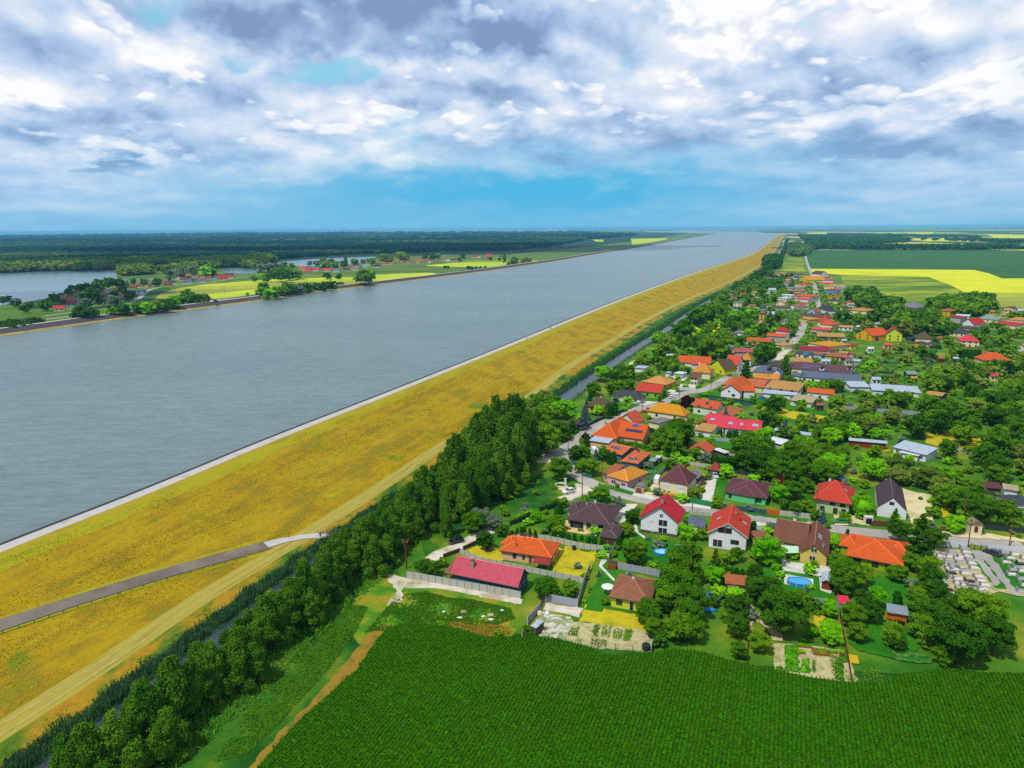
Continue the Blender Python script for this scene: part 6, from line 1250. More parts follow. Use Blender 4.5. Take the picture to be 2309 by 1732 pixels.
# ---- reeds along the ditch
def blades(name, C, offa, offb, h0, h1, dens, mat, label, cat, wid=.06, zmax=1e9):
    R = np.random.default_rng(len(name)); Vs = []; N = normals(C); seg = np.linalg.norm(np.diff(C[:, :2], axis=0), axis=1)
    for i in range(len(C)-1):
        d_ = math.hypot(C[i][0], C[i][1])
        if d_ > zmax: break
        k = max(1, d_/160); n = int(seg[i]*(offb-offa)*dens/k**1.7)
        if n < 1: continue
        t = R.random(n); o_ = R.uniform(offa, offb, n)+R.normal(size=n)*.4; X = C[i][0]+(C[i+1][0]-C[i][0])*t+N[i][0]*o_; Y = C[i][1]+(C[i+1][1]-C[i][1])*t+N[i][1]*o_
        lump = .75+.35*np.sin(X*.5+Y*.33)*np.sin(Y*.21-X*.17); H = R.uniform(h0, h1, n)*lump; a = R.uniform(0, 6.28, n); w_ = wid*k*R.uniform(.7, 1.5, n); lx, ly = R.normal(size=n)*.35, R.normal(size=n)*.35; dx, dy = np.cos(a)*w_, np.sin(a)*w_; zg = C[i][2]
        Vs.append(np.stack([np.stack([X-dx, Y-dy, 0*X+zg], 1), np.stack([X+dx, Y+dy, 0*X+zg], 1), np.stack([X+dx*.6+lx, Y+dy*.6+ly, H+zg], 1), np.stack([X-dx*.6+lx, Y-dy*.6+ly, H+zg], 1)], 1))
    V = np.concatenate(Vs).reshape(-1, 3); o = link_mesh(name, np_mesh(name, V, np.arange(len(V)).reshape(-1, 4), MATS[mat])); tag(o, label, cat, kind='stuff'); return o
blades('reeds', DT, -8.5, -4.6, 1.4, 2.4, 26, 'reed', 'dense grey green reeds along the dyke side of the ditch', 'reeds', .09, 1500)
blades('reeds', DT, 4.8, 7.0, 1.0, 1.9, 14, 'reed', 'thinner reeds along the village side of the ditch', 'reeds', .09, 1200)
blades('weeds', DT, -13, -8, .3, .9, 9, 'weed', 'tall green weeds on the bank between track and ditch', 'weeds', .12, 700)
blades('weeds', DT, 6, 20, .5, 1.3, 4, 'weed', 'rank undergrowth below the poplar row', 'weeds', .14, 330)
# ---- tussocks on the dyke slope and in the rough grass
plain('tuft_gold', lin('b8960c', .9), 1, .0, var=.35); plain('tuft_brown', lin('8c7424', .9), 1, .0, var=.35); plain('tuft_green', lin('6c8414', .9), 1, .0, var=.35)
def tufts(name, P, mt, s0, label, seed):
    R = np.random.default_rng(seed); N = R.normal(size=P.shape); N[:, 2] = np.abs(N[:, 2])+1.6; P = P.copy(); P[:, 2] += s0*.5; V, Fq = leafcloud(P, N, s0, R); o = link_mesh(name, np_mesh(name, V, Fq, MATS[mt])); tag(o, label, 'grass', kind='stuff')
def slope_pts(n, seed, lo_, hi_, thr, ymax=420):
    R = np.random.default_rng(seed); keep = np.where(CR[:, 1] < ymax)[0]; i = R.integers(keep[0], keep[-1], n*3); t = R.random(n*3); k = lo_+(hi_-lo_)*R.random(n*3); Dd = DD[i]+(DD[i+1]-DD[i])*t; off = a0+(Dd-3.2-a0)*k
    X = CR[i, 0]+(CR[i+1, 0]-CR[i, 0])*t+NC[i, 0]*off; Y = CR[i, 1]+(CR[i+1, 1]-CR[i, 1])*t+NC[i, 1]*off; Z = zf(k); f = np.sin(X*.13+Y*.05+seed)*np.sin(Y*.11-X*.06+seed*2)+np.sin(X*.31-Y*.17)*.4; ok = f+R.normal(size=n*3)*.35 > thr
    return np.stack([X, Y, Z], 1)[ok][:n]
tufts('grass_tufts', slope_pts(26000, 1, .02, .99, -.2), 'tuft_gold', .12, 'golden dry tussocks over the dyke slope', 1)
tufts('grass_tufts', slope_pts(9000, 2, .05, .99, .35), 'tuft_brown', .11, 'brown seeding patches over the dyke slope', 2)
tufts('grass_tufts', slope_pts(12000, 3, .0, .99, .45), 'tuft_green', .12, 'olive green tussocks over the dyke slope', 3)
def field_pts(reg, q, n, seed):
    R = np.random.default_rng(seed); P = [tuple(G(u, v, 0)[:2]) for u, v in pxs(reg, q)]; xs = [p[0] for p in P]; ys = [p[1] for p in P]; out = []
    while len(out) < n:
        x, y = R.uniform(min(xs), max(xs)), R.uniform(min(ys), max(ys))
        if inpoly(x, y, P) and math.sin(x*.41+y*.23+seed)*math.sin(y*.37-x*.19)+R.normal()*.5 > -.1: out.append((x, y, .05))
    return np.array(out)
tufts('grass_tufts', field_pts('E', '300 760 480 660 800 620 1200 720 1600 760 2212 900 2300 1080 2050 1150 1900 1330 1300 1200 700 1180 350 1250 -200 1300 60 1000', 7000, 4), 'leaf_dark', .17, 'rank green grass on the empty lot above the maize', 4)
tufts('grass_tufts', field_pts('E', '1000 1180 1300 1130 1700 1150 2200 1200 2250 1300 2000 1400 1400 1330', 2500, 5), 'tuft_brown', .18, 'dry straw coloured grass at the foot of the empty lot', 5)
tufts('grass_tufts', field_pts('o', '560 1700 640 1620 740 1510 800 1430 830 1370 780 1360 660 1480 560 1600 480 1720', 9000, 6), 'leaf_dark', .15, 'low green herbs between the poplars and the maize', 6)
# ---------------------------------------------------------------- far bank trees seen one by one
patchy('rust_soil', [lin('7a6a20', .8), lin('9c7c24', .8), lin('8a7420', .8), lin('4f7214', .8)], .25, 2.5, .35)
# ---------------------------------------------------------------- ground patches of the near gardens
patchy('dry_lawn', [lin('7f9410', .8), lin('b3aa16', .8), lin('c7b41a', .82), lin('9fa014', .8)], .12, 1.6, .3)
patchy('fresh_lawn', [lin('1f6a06', .8), lin('2c7808', .8), lin('3c820a', .8)], .08, 2.5, .22)
patchy('bed_green', [lin('1c5c10', .8), lin('2f7a18', .8), lin('8a8a58', .7)], .9, 5, .4)
patchy('rubble', [lin('8f8a70', .8), lin('d8d4c8', .8), lin('6f8a30', .7), lin('c9c4a8', .8)], .35, 3, .35)
ZP = [0]
HARD = ('concrete', 'paving_tan')
def ragged(Q, amp):
    out = []; R = random.Random(len(Q)+int(Q[0][0]))
    for (a, b), (c, d) in zip(Q, Q[1:]+Q[:1]):
        L_ = math.hypot(c-a, d-b); n = max(1, min(40, int(L_/1.2)))
        for k in range(n):
            t = k/n; f_ = amp if k else 0; out.append((a+(c-a)*t+R.uniform(-1, 1)*f_, b+(d-b)*t+R.uniform(-1, 1)*f_))
    return out
def gp(n, r, s, mt):
    ZP[0] += 1; Q = [tuple(G(u, v, 0)[:2]) for u, v in pxs(r, s)]; return poly(n, Q if mt in HARD else ragged(Q, .38), .004+.0035*ZP[0], MATS[mt], w=True)
gp('rough_ground', 'a', '0 0 420 -20 640 300 740 420 900 500 800 590 500 720 80 900 -60 940 -700 1000 -1400 1500 -1500 1300 -700 700 -150 100', 'meadow_dark')
patchy('rough_grass', [lin('24600a', .8), lin('3c7c0c', .8), lin('5f8c12', .8), lin('8f8c1c', .8), lin('a8841c', .8)], .14, 1.8, .45, lo=.3, hi=.7)
gp('rough_ground', 'E', '-100 300 300 330 480 420 1000 560 2212 790 2212 1300 1900 1400 1000 1290 420 1220 150 1300 -300 1500 -500 1000', 'rough_grass')
gp('sandy_yard', 'H', '200 1010 380 820 640 880 760 930 640 1060 400 1060', 'sand')
gp('gravel_track', 'E', '190 340 460 385 640 405 2212 690 2420 750 2400 830 2212 795 1900 740 1500 665 1250 610 1050 570 850 560 600 565 450 545 400 620 430 700 400 790 260 850 150 850 330 620 270 500 180 430', 'gravel')
gp('straw_patch', 'E', '1180 1170 1350 1110 1500 1090 1750 1130 2212 1190 2330 1260 2212 1380 1900 1400 1600 1350 1450 1300 1050 1290', 'rough_grass')
gp('dirt_edge', 'o', '520 1790 560 1732 640 1642 700 1586 745 1535 785 1488 826 1434 850 1412 880 1412 848 1462 808 1518 762 1560 692 1624 642 1674 590 1734 540 1790', 'rust_soil')
gp('dry_lawn', 'a', '800 1350 930 1430 1440 1430 1380 1640 1300 1850 700 1750', 'dry_lawn')
gp('dry_lawn', 'A', '390 670 570 600 860 620 960 720 1000 820 960 850 650 820', 'dry_lawn')
gp('dry_lawn', 'A', '1840 960 1980 780 2010 600 2230 640 2400 760 2250 1130 1900 1060', 'dry_lawn')
gp('dry_lawn', 'F', '1070 400 1240 370 1380 470 1950 570 2030 790 1700 760 1190 660 990 640', 'dry_lawn')
gp('fresh_lawn', 'F', '1250 0 1480 0 1420 170 1330 300 1240 370 1080 400 1180 190', 'fresh_lawn')
gp('fresh_lawn', 'F', '680 150 950 330 720 280 660 200', 'fresh_lawn')
gp('vegetable_garden', 'F', '830 650 1190 662 2055 792 2000 1080 1150 1015 830 970 790 820', 'garden_soil')
gp('pale_yard', 'F', '500 375 955 440 1050 460 990 590 880 560 470 470', 'gravel')
gp('rubble_yard', 'F', '430 500 860 570 900 640 790 860 830 980 200 920 330 800', 'rubble')
gp('fresh_lawn', 'B', '640 480 760 230 950 250 1080 480 1500 560 1660 600 1700 900 1440 1000 700 830 600 750', 'fresh_lawn')
gp('fresh_lawn', 'B', '460 830 700 980 1440 1120 1440 1160 1000 1060 690 1050 620 1200 420 1700 120 1650 330 1200', 'fresh_lawn')
gp('fresh_lawn', 'a', '860 640 960 740 880 900 800 1120 1260 1180 1500 1150 1450 1330 700 1160 480 1130 560 900 800 800', 'fresh_lawn')
gp('terrace', 'a', '940 900 1060 1000 1340 1030 1500 1080 1440 1100 1260 1150 860 1080', 'paving_tan')
gp('pale_path', 'B', '370 940 450 715 560 720 480 880 420 930 640 1160 620 1190', 'concrete')
gp('pale_drive', 'a', '1940 640 2120 640 2080 720 1900 940 1790 960 1720 900 1820 760', 'concrete')
gp('sand_apron', 'a', '1735 560 1860 600 1820 660 1690 630', 'paving_tan')
gp('gravel_corner', 'a', '900 570 1110 400 1080 300 1260 330 1400 440 1210 520 1000 600', 'gravel')
gp('verge_lawn', 'a', '1100 540 1250 490 1420 470 1720 550 1680 640 1000 600', 'fresh_lawn')
gp('monument_apron', 'a', '740 310 900 260 1010 360 880 420 760 380', 'sand')
gp('verge_lawn', 'I', '0 800 60 830 600 960 560 1010 0 870', 'fresh_lawn')
gp('concrete_drive', 'I', '1830 650 1980 665 1885 1125 1705 1105', 'concrete')
gp('fresh_lawn', 'I', '1700 660 1820 650 1700 1080 1520 1050', 'dry_lawn')
gp('fresh_lawn', 'I', '1990 680 2160 700 2060 1120 1890 1115', 'fresh_lawn')
gp('pale_drive', 'I', '940 790 1010 810 990 980 930 1040 740 990', 'sand')
gp('pavement', 'I', '580 970 990 1040 1480 1130 1870 1210 1850 1250 1300 1180 560 1020', 'concrete')
gp('lawn_plot', 'I', '1040 190 1450 260 1440 300 1080 250', 'fresh_lawn')
gp('lawn_plot', 'J', '0 80 380 130 380 260 90 200 0 150', 'fresh_lawn')
gp('vegetable_plot', 'I', '740 620 1000 570 1100 600 900 780 720 760', 'bed_green')
gp('verge_lawn', 'J', '560 1270 1640 1400 1620 1460 620 1330', 'fresh_lawn')
gp('pale_yard', 'C', '700 190 1040 240 1040 340 760 330', 'concrete')
gp('fresh_lawn', 'C', '900 900 1000 900 1190 1010 1830 1110 1830 1340 2010 1400 1980 1480 1500 1600 1080 1400 880 1130', 'fresh_lawn')
gp('terrace', 'C', '1200 790 1290 860 2010 950 2010 1060 1820 1110 1210 1010', 'concrete')
gp('pool_slab', 'C', '1248 1075 1725 1155 1728 1318 1240 1238', 'concrete')
gp('shed_slab', 'C', '1820 1110 1840 1340 2010 1400 2050 1330', 'concrete')
gp('pale_path', 'B', '950 230 1000 240 1030 380 1180 470 1130 490 950 340', 'concrete')
gp('car_apron', 'C', '2060 90 2300 110 2300 260 2070 250', 'sand')
gp('car_apron', 'D', '-60 40 240 90 330 200 0 150', 'sand')
gp('bare_earth', 'K', '690 655 930 715 1090 742 1115 850 1070 900 1090 1010 1110 1075 840 1085 790 940', 'sand')
gp('dry_lawn', 'K', '1180 740 1280 720 1310 1000 1230 1020 1180 850', 'dry_lawn')
gp('meadow_yellow', 'K', '1020 0 1480 10 1720 60 1800 110 1640 200 1200 160 1010 110', 'dry_lawn')
gp('roadside_sand', 'K', '1180 1170 1700 1200 2300 1290 2300 1320 1280 1240', 'sand')
gp('fresh_lawn', 'D', '340 800 560 830 760 860 880 1100 860 1180 560 1170 330 960', 'fresh_lawn')
gp('cemetery_ground', 'D', '1130 470 2300 530 2300 900 2200 1060 1900 1000 1400 1190 1240 1190 1190 1000 1120 600', 'garden_soil')
gp('cemetery_grass', 'D', '1520 490 2000 500 2230 800 2230 1000 2080 980 1860 960 1600 640', 'fresh_lawn')
gp('cemetery_path', 'D', '1540 495 1640 500 1920 900 1850 935', 'asphalt')
gp('cemetery_path', 'D', '1640 500 1770 515 2080 940 2200 1060 2110 1050 1990 950', 'asphalt')
gp('garden_earth', 'G', '1062 345 1110 400 1220 490 1240 610 1370 680 1460 730 1460 812 1330 805 1270 650 1110 560 1065 720', 'garden_soil')
gp('vegetable_garden', 'G', '1350 850 1500 850 1900 880 2180 920 2200 1350 1900 1330 1380 1230', 'garden_soil')
gp('crop_bed', 'G', '1490 862 1660 862 1672 1212 1482 1192', 'bed_green')
gp('crop_bed', 'G', '1700 1040 1800 1030 1800 1220 1690 1210', 'bed_green')
gp('crop_bed', 'G', '2120 1020 2212 1040 2212 1310 2110 1290', 'bed_green')
gp('dry_path', 'G', '1860 450 2000 510 1940 620 1960 760 1880 700 1850 520', 'dry_lawn')
gp('straw_patch', 'b', '240 1190 330 1190 420 1440 260 1430', 'garden_soil')
gp('straw_patch', 'b', '300 1090 400 1110 420 1200 320 1190', 'dry_grass')
gp('fresh_lawn', 'b', '500 740 700 760 960 870 1100 1010 900 1150 420 1060 300 960', 'fresh_lawn')
gp('crop_bed', 'b', '780 1060 960 1060 1240 1130 1220 1190 900 1170 760 1130', 'bed_green')
gp('meadow_yellow', 'M', '700 1000 1250 1060 1950 1180 1900 1300 1400 1230 900 1080', 'dry_lawn')
gp('lawn_plot', 'M', '1200 990 1950 1060 1950 1180 1250 1060', 'fresh_lawn')
gp('lawn_plot', 'M', '0 790 180 760 170 830 900 880 1000 900 960 970 0 850', 'fresh_lawn')
gp('lawn_plot', 'N', '400 560 1000 640 1180 720 1150 830 700 760 420 640', 'lawn')
gp('dry_lawn', 'N', '1020 1060 1440 1080 1720 1180 1640 1270 1010 1190', 'dry_lawn')
gp('pale_yard', 'L', '1700 640 1980 650 1970 740 1680 745', 'concrete')
gp('pale_yard', 'L', '1550 500 1860 520 1780 590 1560 540', 'concrete')
gp('pale_yard', 'L', '780 890 1380 940 1150 1000 800 960', 'gravel')
gp('bank_strip', 'L', '760 370 960 240 980 260 800 410', 'sand')
gp('plaza', 'R', '1350 850 1560 820 1550 880 1380 900', 'concrete')
gp('roadside_sand', 'Q', '1800 960 2100 700 2212 560 2120 760 1950 960 1850 1000', 'gravel')
gp('lawn_plot', 'Q', '780 300 1200 290 1180 350 760 340', 'fresh_lawn')
# ---------------------------------------------------------------- fences and walls
plain('fence_concrete', lin('b9bcae', .85), .9, var=.12); plain('fence_grey', lin('9ea3b4', .85), .9, var=.12); plain('fence_dark', lin('2c3c40', .8), .8); plain('fence_green', lin('1c9058', .8), .7); plain('fence_white', lin('dadde4', .85), .8); plain('fence_brown', lin('6c4630', .8), .9); plain('fence_blue', lin('35586c', .8), .7); plain('fence_orange', lin('d0600c', .85), .7); plain('gate_teal', lin('14705c', .8), .6)
plain('fence_wire', lin('2c6a50', .7), .6)
def fence(reg, s, h, mt, label, cat='fence', step=2.0, th=.1, solid=True, name='fence', z0=0.0):
    P = [G(u, v, z0) for u, v in pxs(reg, s)]; c = sum(P)/len(P); root = empty(name, (c[0], c[1], z0)); tag(root, label, cat)
    b = MB(); pts = []
    for p, q in zip(P, P[1:]):
        L_ = np.linalg.norm(q-p); n = max(1, int(round(L_/step))); a = math.atan2(q[1]-p[1], q[0]-p[0]); m_ = (p+q)/2-c
        if solid: b.box((m_[0], m_[1], h/2), (L_-.02, th*.55, h-.06), a)
        else:
            for k in range(4): b.box((m_[0], m_[1], h*(.15+.27*k)), (L_, .025, .04), a)
        for i in range(n): pts.append((p+(q-p)*i/n-c, a))
    pts.append((P[-1]-c, a)); b.build('panel', MATS[mt], root)
    me = None
    if len(pts) > 90: pts = pts[::2]
    for p, a in pts:
        if me is None:
            q = MB(); q.box((0, 0, h/2+.03), (.14, th*1.5+.04, h+.06)); me = q.build('post', MATS['fence_concrete' if mt == 'fence_grey' else 'chim_grey'] if solid and mt.startswith('fence_con') or mt == 'fence_grey' else MATS[mt], root); me.location = (p[0], p[1], 0); me.rotation_euler = (0, 0, a)
        else:
            o = me.copy(); COL.objects.link(o); o.parent = root; o.location = (p[0], p[1], 0); o.rotation_euler = (0, 0, a)
    return root
fence('E', '490 400 620 412 2212 700 2390 740', 2.0, 'fence_concrete', 'long pale concrete panel fence beside the white gravel track')
fence('A', '275 725 430 800 650 885 1000 950 1600 1075 2240 1200 2330 1230', 1.7, 'fence_concrete', 'pale concrete fence between the blue house and the bright orange bungalow')
fence('F', '1140 -95 1050 130 960 440', 2.1, 'fence_grey', 'tall grey concrete wall running between the dry lawn and the lime bungalow', 'wall')
fence('F', '505 355 955 440', 2.2, 'fence_grey', 'grey concrete wall at the back of the empty pale yard', 'wall')
fence('F', '430 480 250 690', 2.0, 'fence_grey', 'short dark sided concrete wall beside the tin hut', 'wall')
fence('F', '495 350 432 478', 1.9, 'fence_dark', 'black metal lattice gate at the yard corner', 'gate', 1.2, solid=False, name='gate')
fence('F', '170 935 185 870', 2.0, 'fence_grey', 'single leftmost concrete wall panel at the maize edge', 'wall')
fence('F', '2062 900 2008 1088', 2.0, 'fence_grey', 'grey concrete wall at the right end of the vegetable garden', 'wall')
fence('F', '200 935 620 965 1000 1000 1500 1050 2000 1088', 1.5, 'fence_wire', 'thin green wire fence along the maize field', solid=False, step=4)
fence('B', '690 985 1060 1050 1440 1128', 2.0, 'fence_grey', 'grey concrete fence behind the black roofed woodshed')
fence('A', '1575 500 1900 555 2230 635', 1.9, 'fence_concrete', 'old concrete wall behind the bright orange hipped roof', 'wall')
fence('B', '20 640 440 695', 1.9, 'fence_concrete', 'old concrete wall between thuja row and dry lawn', 'wall')
fence('B', '670 610 540 835', 1.9, 'fence_concrete', 'pale concrete wall on the right of the teal gate', 'wall')
fence('B', '455 712 600 722', 2.0, 'gate_teal', 'teal sheet metal gate between two concrete walls', 'gate', 1.4, name='gate')
fence('B', '450 715 300 1000 20 1610', 2.1, 'fence_grey', 'long dark shaded wall beside the narrow planted bed', 'wall') if 0 else None
fence('I', '1490 1120 1880 1200', 1.8, 'fence_green', 'bright green fence along the street beside the concrete drive')
fence('I', '1885 1200 2130 1240', 1.7, 'fence_blue', 'blue grey fence section next to the bright green fence')
fence('J', '330 1250 945 1328', 1.7, 'fence_blue', 'blue grey fence in front of the mint green bungalow')
fence('J', '955 1330 1150 1348', 1.9, 'fence_orange', 'orange sliding gate on the street', 'gate', 2.5, name='gate')
fence('J', '1155 1348 1690 1412', 1.9, 'fence_concrete', 'pale concrete fence along the street right of the orange gate')
fence('I', '825 860 1110 600 1350 470', 1.8, 'fence_grey', 'diagonal grey wall between pink bungalow and cream house', 'wall')
fence('I', '1620 950 1710 830 1840 640', 1.8, 'fence_grey', 'dark garden wall right of the cream house', 'wall')
fence('I', '1045 430 1330 470', 1.6, 'fence_concrete', 'short pale wall behind the low garden trees', 'wall')
fence('I', '1440 500 1850 560', 1.6, 'fence_concrete', 'pale wall under the terracotta cottage garden', 'wall')
fence('J', '300 350 640 415', 1.7, 'fence_concrete', 'pale wall right of the cream canopy', 'wall')
fence('J', '390 640 790 710', 1.5, 'fence_dark', 'dark board fence behind the mint green bungalow')
fence('J', '860 440 1250 490', 1.6, 'fence_concrete', 'pale orchard wall half hidden by trees', 'wall')
fence('J', '80 100 480 150', 1.8, 'fence_grey', 'grey sheet fence under the crimson roof')
fence('I', '340 880 600 965', 1.2, 'fence_white', 'low white front fence of the pink bungalow')
fence('a', '1000 620 1190 600', .9, 'fence_concrete', 'low front wall with pale pillars beside the dark brown bungalow', 'wall')
fence('D', '1180 445 1510 468', 1.8, 'fence_white', 'white panel fence on the left of the cemetery gate')
fence('D', '1765 495 2300 530', 1.8, 'fence_white', 'white panel fence on the right of the cemetery gate')
fence('D', '1525 478 1760 492', 1.5, 'fence_dark', 'dark wrought metal cemetery gate', 'gate', 1.5, solid=False, name='gate')
fence('H', '1225 490 1500 360 1910 210', 1.6, 'fence_dark', 'dark green screened fence on the left side of the street')
fence('L', '880 1010 1000 990 1140 960', 1.3, 'fence_grey', 'stone pillar fence in front of the slate roofed bungalow')
fence('L', '1640 740 1980 745', 1.8, 'fence_white', 'white wall beside the parked vans', 'wall')
fence('M', '-10 895 680 1003', 1.9, 'fence_blue', 'blue grey concrete wall below the white gabled house', 'wall')
fence('N', '0 772 620 822 1010 850', 1.9, 'fence_grey', 'long grey wall crossing the open meadow', 'wall')
fence('K', '350 1112 600 1120', 1.6, 'fence_brown', 'brown picket fence in front of the white barn like house')
fence('K', '1190 1178 1350 1195', 1.6, 'fence_brown', 'red brown gate near the roadside shrine', 'gate', 2, name='gate')
fence('K', '1700 1150 2300 1215', 1.6, 'fence_dark', 'dark wooden fence under the trees right of the shrine')
fence('C', '765 335 1040 335', 1.6, 'fence_white', 'white front fence beside the mottled brown roof')
fence('I', '1500 1330 1850 1360', 1.3, 'fence_concrete', 'low tan front wall along the street', 'wall')
fence('G', '1048 330 1035 700 1015 1180', 1.0, 'fence_brown', 'thin brown boundary wall between the gardens', 'wall')
fence('b', '180 450 215 700 270 1000 345 1440', 1.4, 'fence_brown', 'long brown boundary fence down to the maize on the right')
fence('G', '1040 1185 1360 1240 1500 1290 2212 1385', 1.1, 'fence_wire', 'sagging wire fence at the foot of the gardens', solid=False, step=4)
fence('A', '0 800 270 700', 1.3, 'fence_brown', 'brown brick and board fence by the lane, lower part')
fence('A', '330 670 570 560', 1.3, 'fence_brown', 'brown board fence with pink pillars by the lane, upper part')
fence('A', '1100 380 1570 480', .8, 'fence_brown', 'low brown rail behind the small thuja row')
fence('a', '0 1000 340 880', 1.5, 'fence_dark', 'dark screen fence under the curved hedge')
fence('a', '500 780 800 690', 1.5, 'fence_dark', 'dark screen fence behind the straight hedge')
fence('H', '990 1000 1110 1150', 1.6, 'fence_blue', 'blue grey mesh fence at the street bend')
fence('H', '1210 1280 1360 1320', 1.6, 'gate_teal', 'teal mesh fence near the blue birdhouse pole')
fence('N', '370 330 620 345', 1.6, 'fence_dark', 'dark mesh fence in the middle gardens')
fence('N', '880 1140 1650 1330', 0, 'fence_dark', 'x') if 0 else None
fence('N', '1050 1160 1020 1160', 1, 'fence_dark', 'x') if 0 else None
fence('N', '1210 1270 1640 1330', 1.6, 'fence_concrete', 'pale wall along the yellow meadow', 'wall')
fence('N', '1680 245 2300 300', 1.6, 'fence_dark', 'dark mesh fence below the wide orange bungalow')
def hedge(reg, s, h, w, mt, label):
    P = [G(u, v, 0) for u, v in pxs(reg, s)]; R = np.random.default_rng(len(s)); Vs, Fs, k = [], [], 0
    for p, q in zip(P, P[1:]):
        L_ = np.linalg.norm(q-p); a = math.atan2(q[1]-p[1], q[0]-p[0]); n = int(L_*(2*h+w)*14); V, Fq = crown_np('box', n, .16, 7); V = V.copy()
        x = V[:, 0]*L_; y = V[:, 1]*w; z = V[:, 2]*h; m_ = (p+q)/2
        Vs.append(np.stack([m_[0]+x*math.cos(a)-y*math.sin(a), m_[1]+x*math.sin(a)+y*math.cos(a), z], 1)); Fs.append(Fq+k); k += len(V)
    # leaf size is set in box units: rebuild leaves around their centres
    V = np.concatenate(Vs); Cn = V.reshape(-1, 4, 3).mean(1); N = R.normal(size=Cn.shape); N[:, 2] += .8; V, Fq = leafcloud(Cn, N, .16, R)
    o = link_mesh('hedge', np_mesh('hedge', V, Fq, MATS[mt])); tag(o, label, 'hedge')
    b = MB()
    for p, q in zip(P, P[1:]):
        L_ = np.linalg.norm(q-p); a = math.atan2(q[1]-p[1], q[0]-p[0]); m_ = (p+q)/2; b.box((m_[0], m_[1], h*.46), (L_, w*.8, h*.92), a)
    b.build('core', MATS['leaf_thuja'], o)
hedge('a', '90 940 200 880 370 820', 1.7, 1.3, 'leaf_lime', 'curved bright hedge on the left of the dark brown bungalow garden')
hedge('a', '500 760 650 700 820 640', 1.7, 1.3, 'leaf_mid', 'straight hedge on the upper left of the dark brown bungalow garden')
hedge('M', '0 865 500 940 1000 1010', 1.4, 1.4, 'leaf_thuja', 'long dark hedge below the white gabled house')
hedge('L', '1240 1620 1800 1600', 3.2, 2.5, 'leaf_mid', 'tall hedge beside the arcade house')
hedge('N', '360 400 670 425', 2.0, 2.0, 'leaf_thuja', 'straight dark hedge in the middle gardens')
hedge('S', '800 975 1190 1010', 2.2, 2.2, 'leaf_thuja', 'dark hedge in front of the two little dark gables')
hedge('S', '1420 1130 1650 1130', 6, 6, 'leaf_thuja', 'tall block of clipped dark trees left of the wide orange bungalow')
hedge('J', '0 1400 0 1401', .1, .1, 'leaf_mid', 'x') if 0 else None
hedge('L', '2010 840 2212 860', 1.2, 1.2, 'leaf_thuja', 'low trimmed hedge by the main street')
hedge('I', '-50 150 300 165 560 185 860 260', 1.6, 1.4, 'leaf_mid', 'hedge in front of the arcade house')
hedge('M', '1650 790 2212 640', .1, .1, 'leaf_mid', 'x') if 0 else None
# ---------------------------------------------------------------- vegetable rows
def rows(reg, s, n, label, hgt=.4, wid=.35, mt='leaf_mid'):
    """n crop rows inside a quad given by 4 picture corners: far-left, far-right, near-right, near-left"""
    a, b, c_, d_ = [G(u, v, 0) for u, v in pxs(reg, s)]; R = np.random.default_rng(n); Cs = []
    for i in range(n):
        t = (i+.5)/n; p = a+(b-a)*t; q = d_+(c_-d_)*t; L_ = np.linalg.norm(q-p); k = max(4, int(L_*9)); u = R.random(k)[:, None]
        Cs.append(p+(q-p)*u+np.stack([R.normal(size=k)*wid*.4, R.normal(size=k)*wid*.3, R.uniform(.05, hgt, k)], 1))
    C_ = np.concatenate(Cs); N = R.normal(size=C_.shape); N[:, 2] += 1; V, Fq = leafcloud(C_, N, .14, R)
    o = link_mesh('vegetable_rows', np_mesh('vegetable_rows', V, Fq, MATS[mt])); tag(o, label, 'vegetables', kind='stuff')
rows('F', '860 720 1000 720 960 860 820 840', 4, 'mixed vegetable rows at the left end of the soil garden')
rows('F', '1210 700 1290 710 1240 870 1170 850', 3, 'dark bean rows in the middle of the soil garden', .6)
rows('F', '1320 700 1450 720 1410 890 1290 860', 3, 'tall bean rows right of the middle of the soil garden', .9)
rows('F', '1480 740 1610 760 1590 900 1460 880', 4, 'small seedling rows in the soil garden', .3, .2)
rows('F', '1650 760 1740 770 1710 920 1610 920', 7, 'solid green block of potatoes in the soil garden', .4, .5)
rows('F', '1160 900 1390 930 1380 1020 1140 980', 5, 'green bushes near the wire fence in the soil garden', .8, .5)
rows('G', '1500 870 1650 870 1660 1200 1490 1180', 9, 'broad green potato bed behind the maize', .4, .5, 'leaf_lime')
rows('G', '1720 1050 1790 1040 1790 1210 1700 1200', 4, 'narrow green bed in the second soil garden', .4, .4, 'leaf_lime')
rows('G', '1830 1060 1870 1060 1870 1220 1830 1210', 2, 'two tall pole bean rows in the second soil garden', 1.1, .3)
rows('G', '2030 980 2200 1020 2200 1300 2110 1280', 5, 'leafy overgrown bed at the right of the second soil garden', .9, .6)
rows('b', '440 1230 680 1280 700 1430 480 1410', 5, 'weedy crop rows right of the boundary fence', .5, .4)
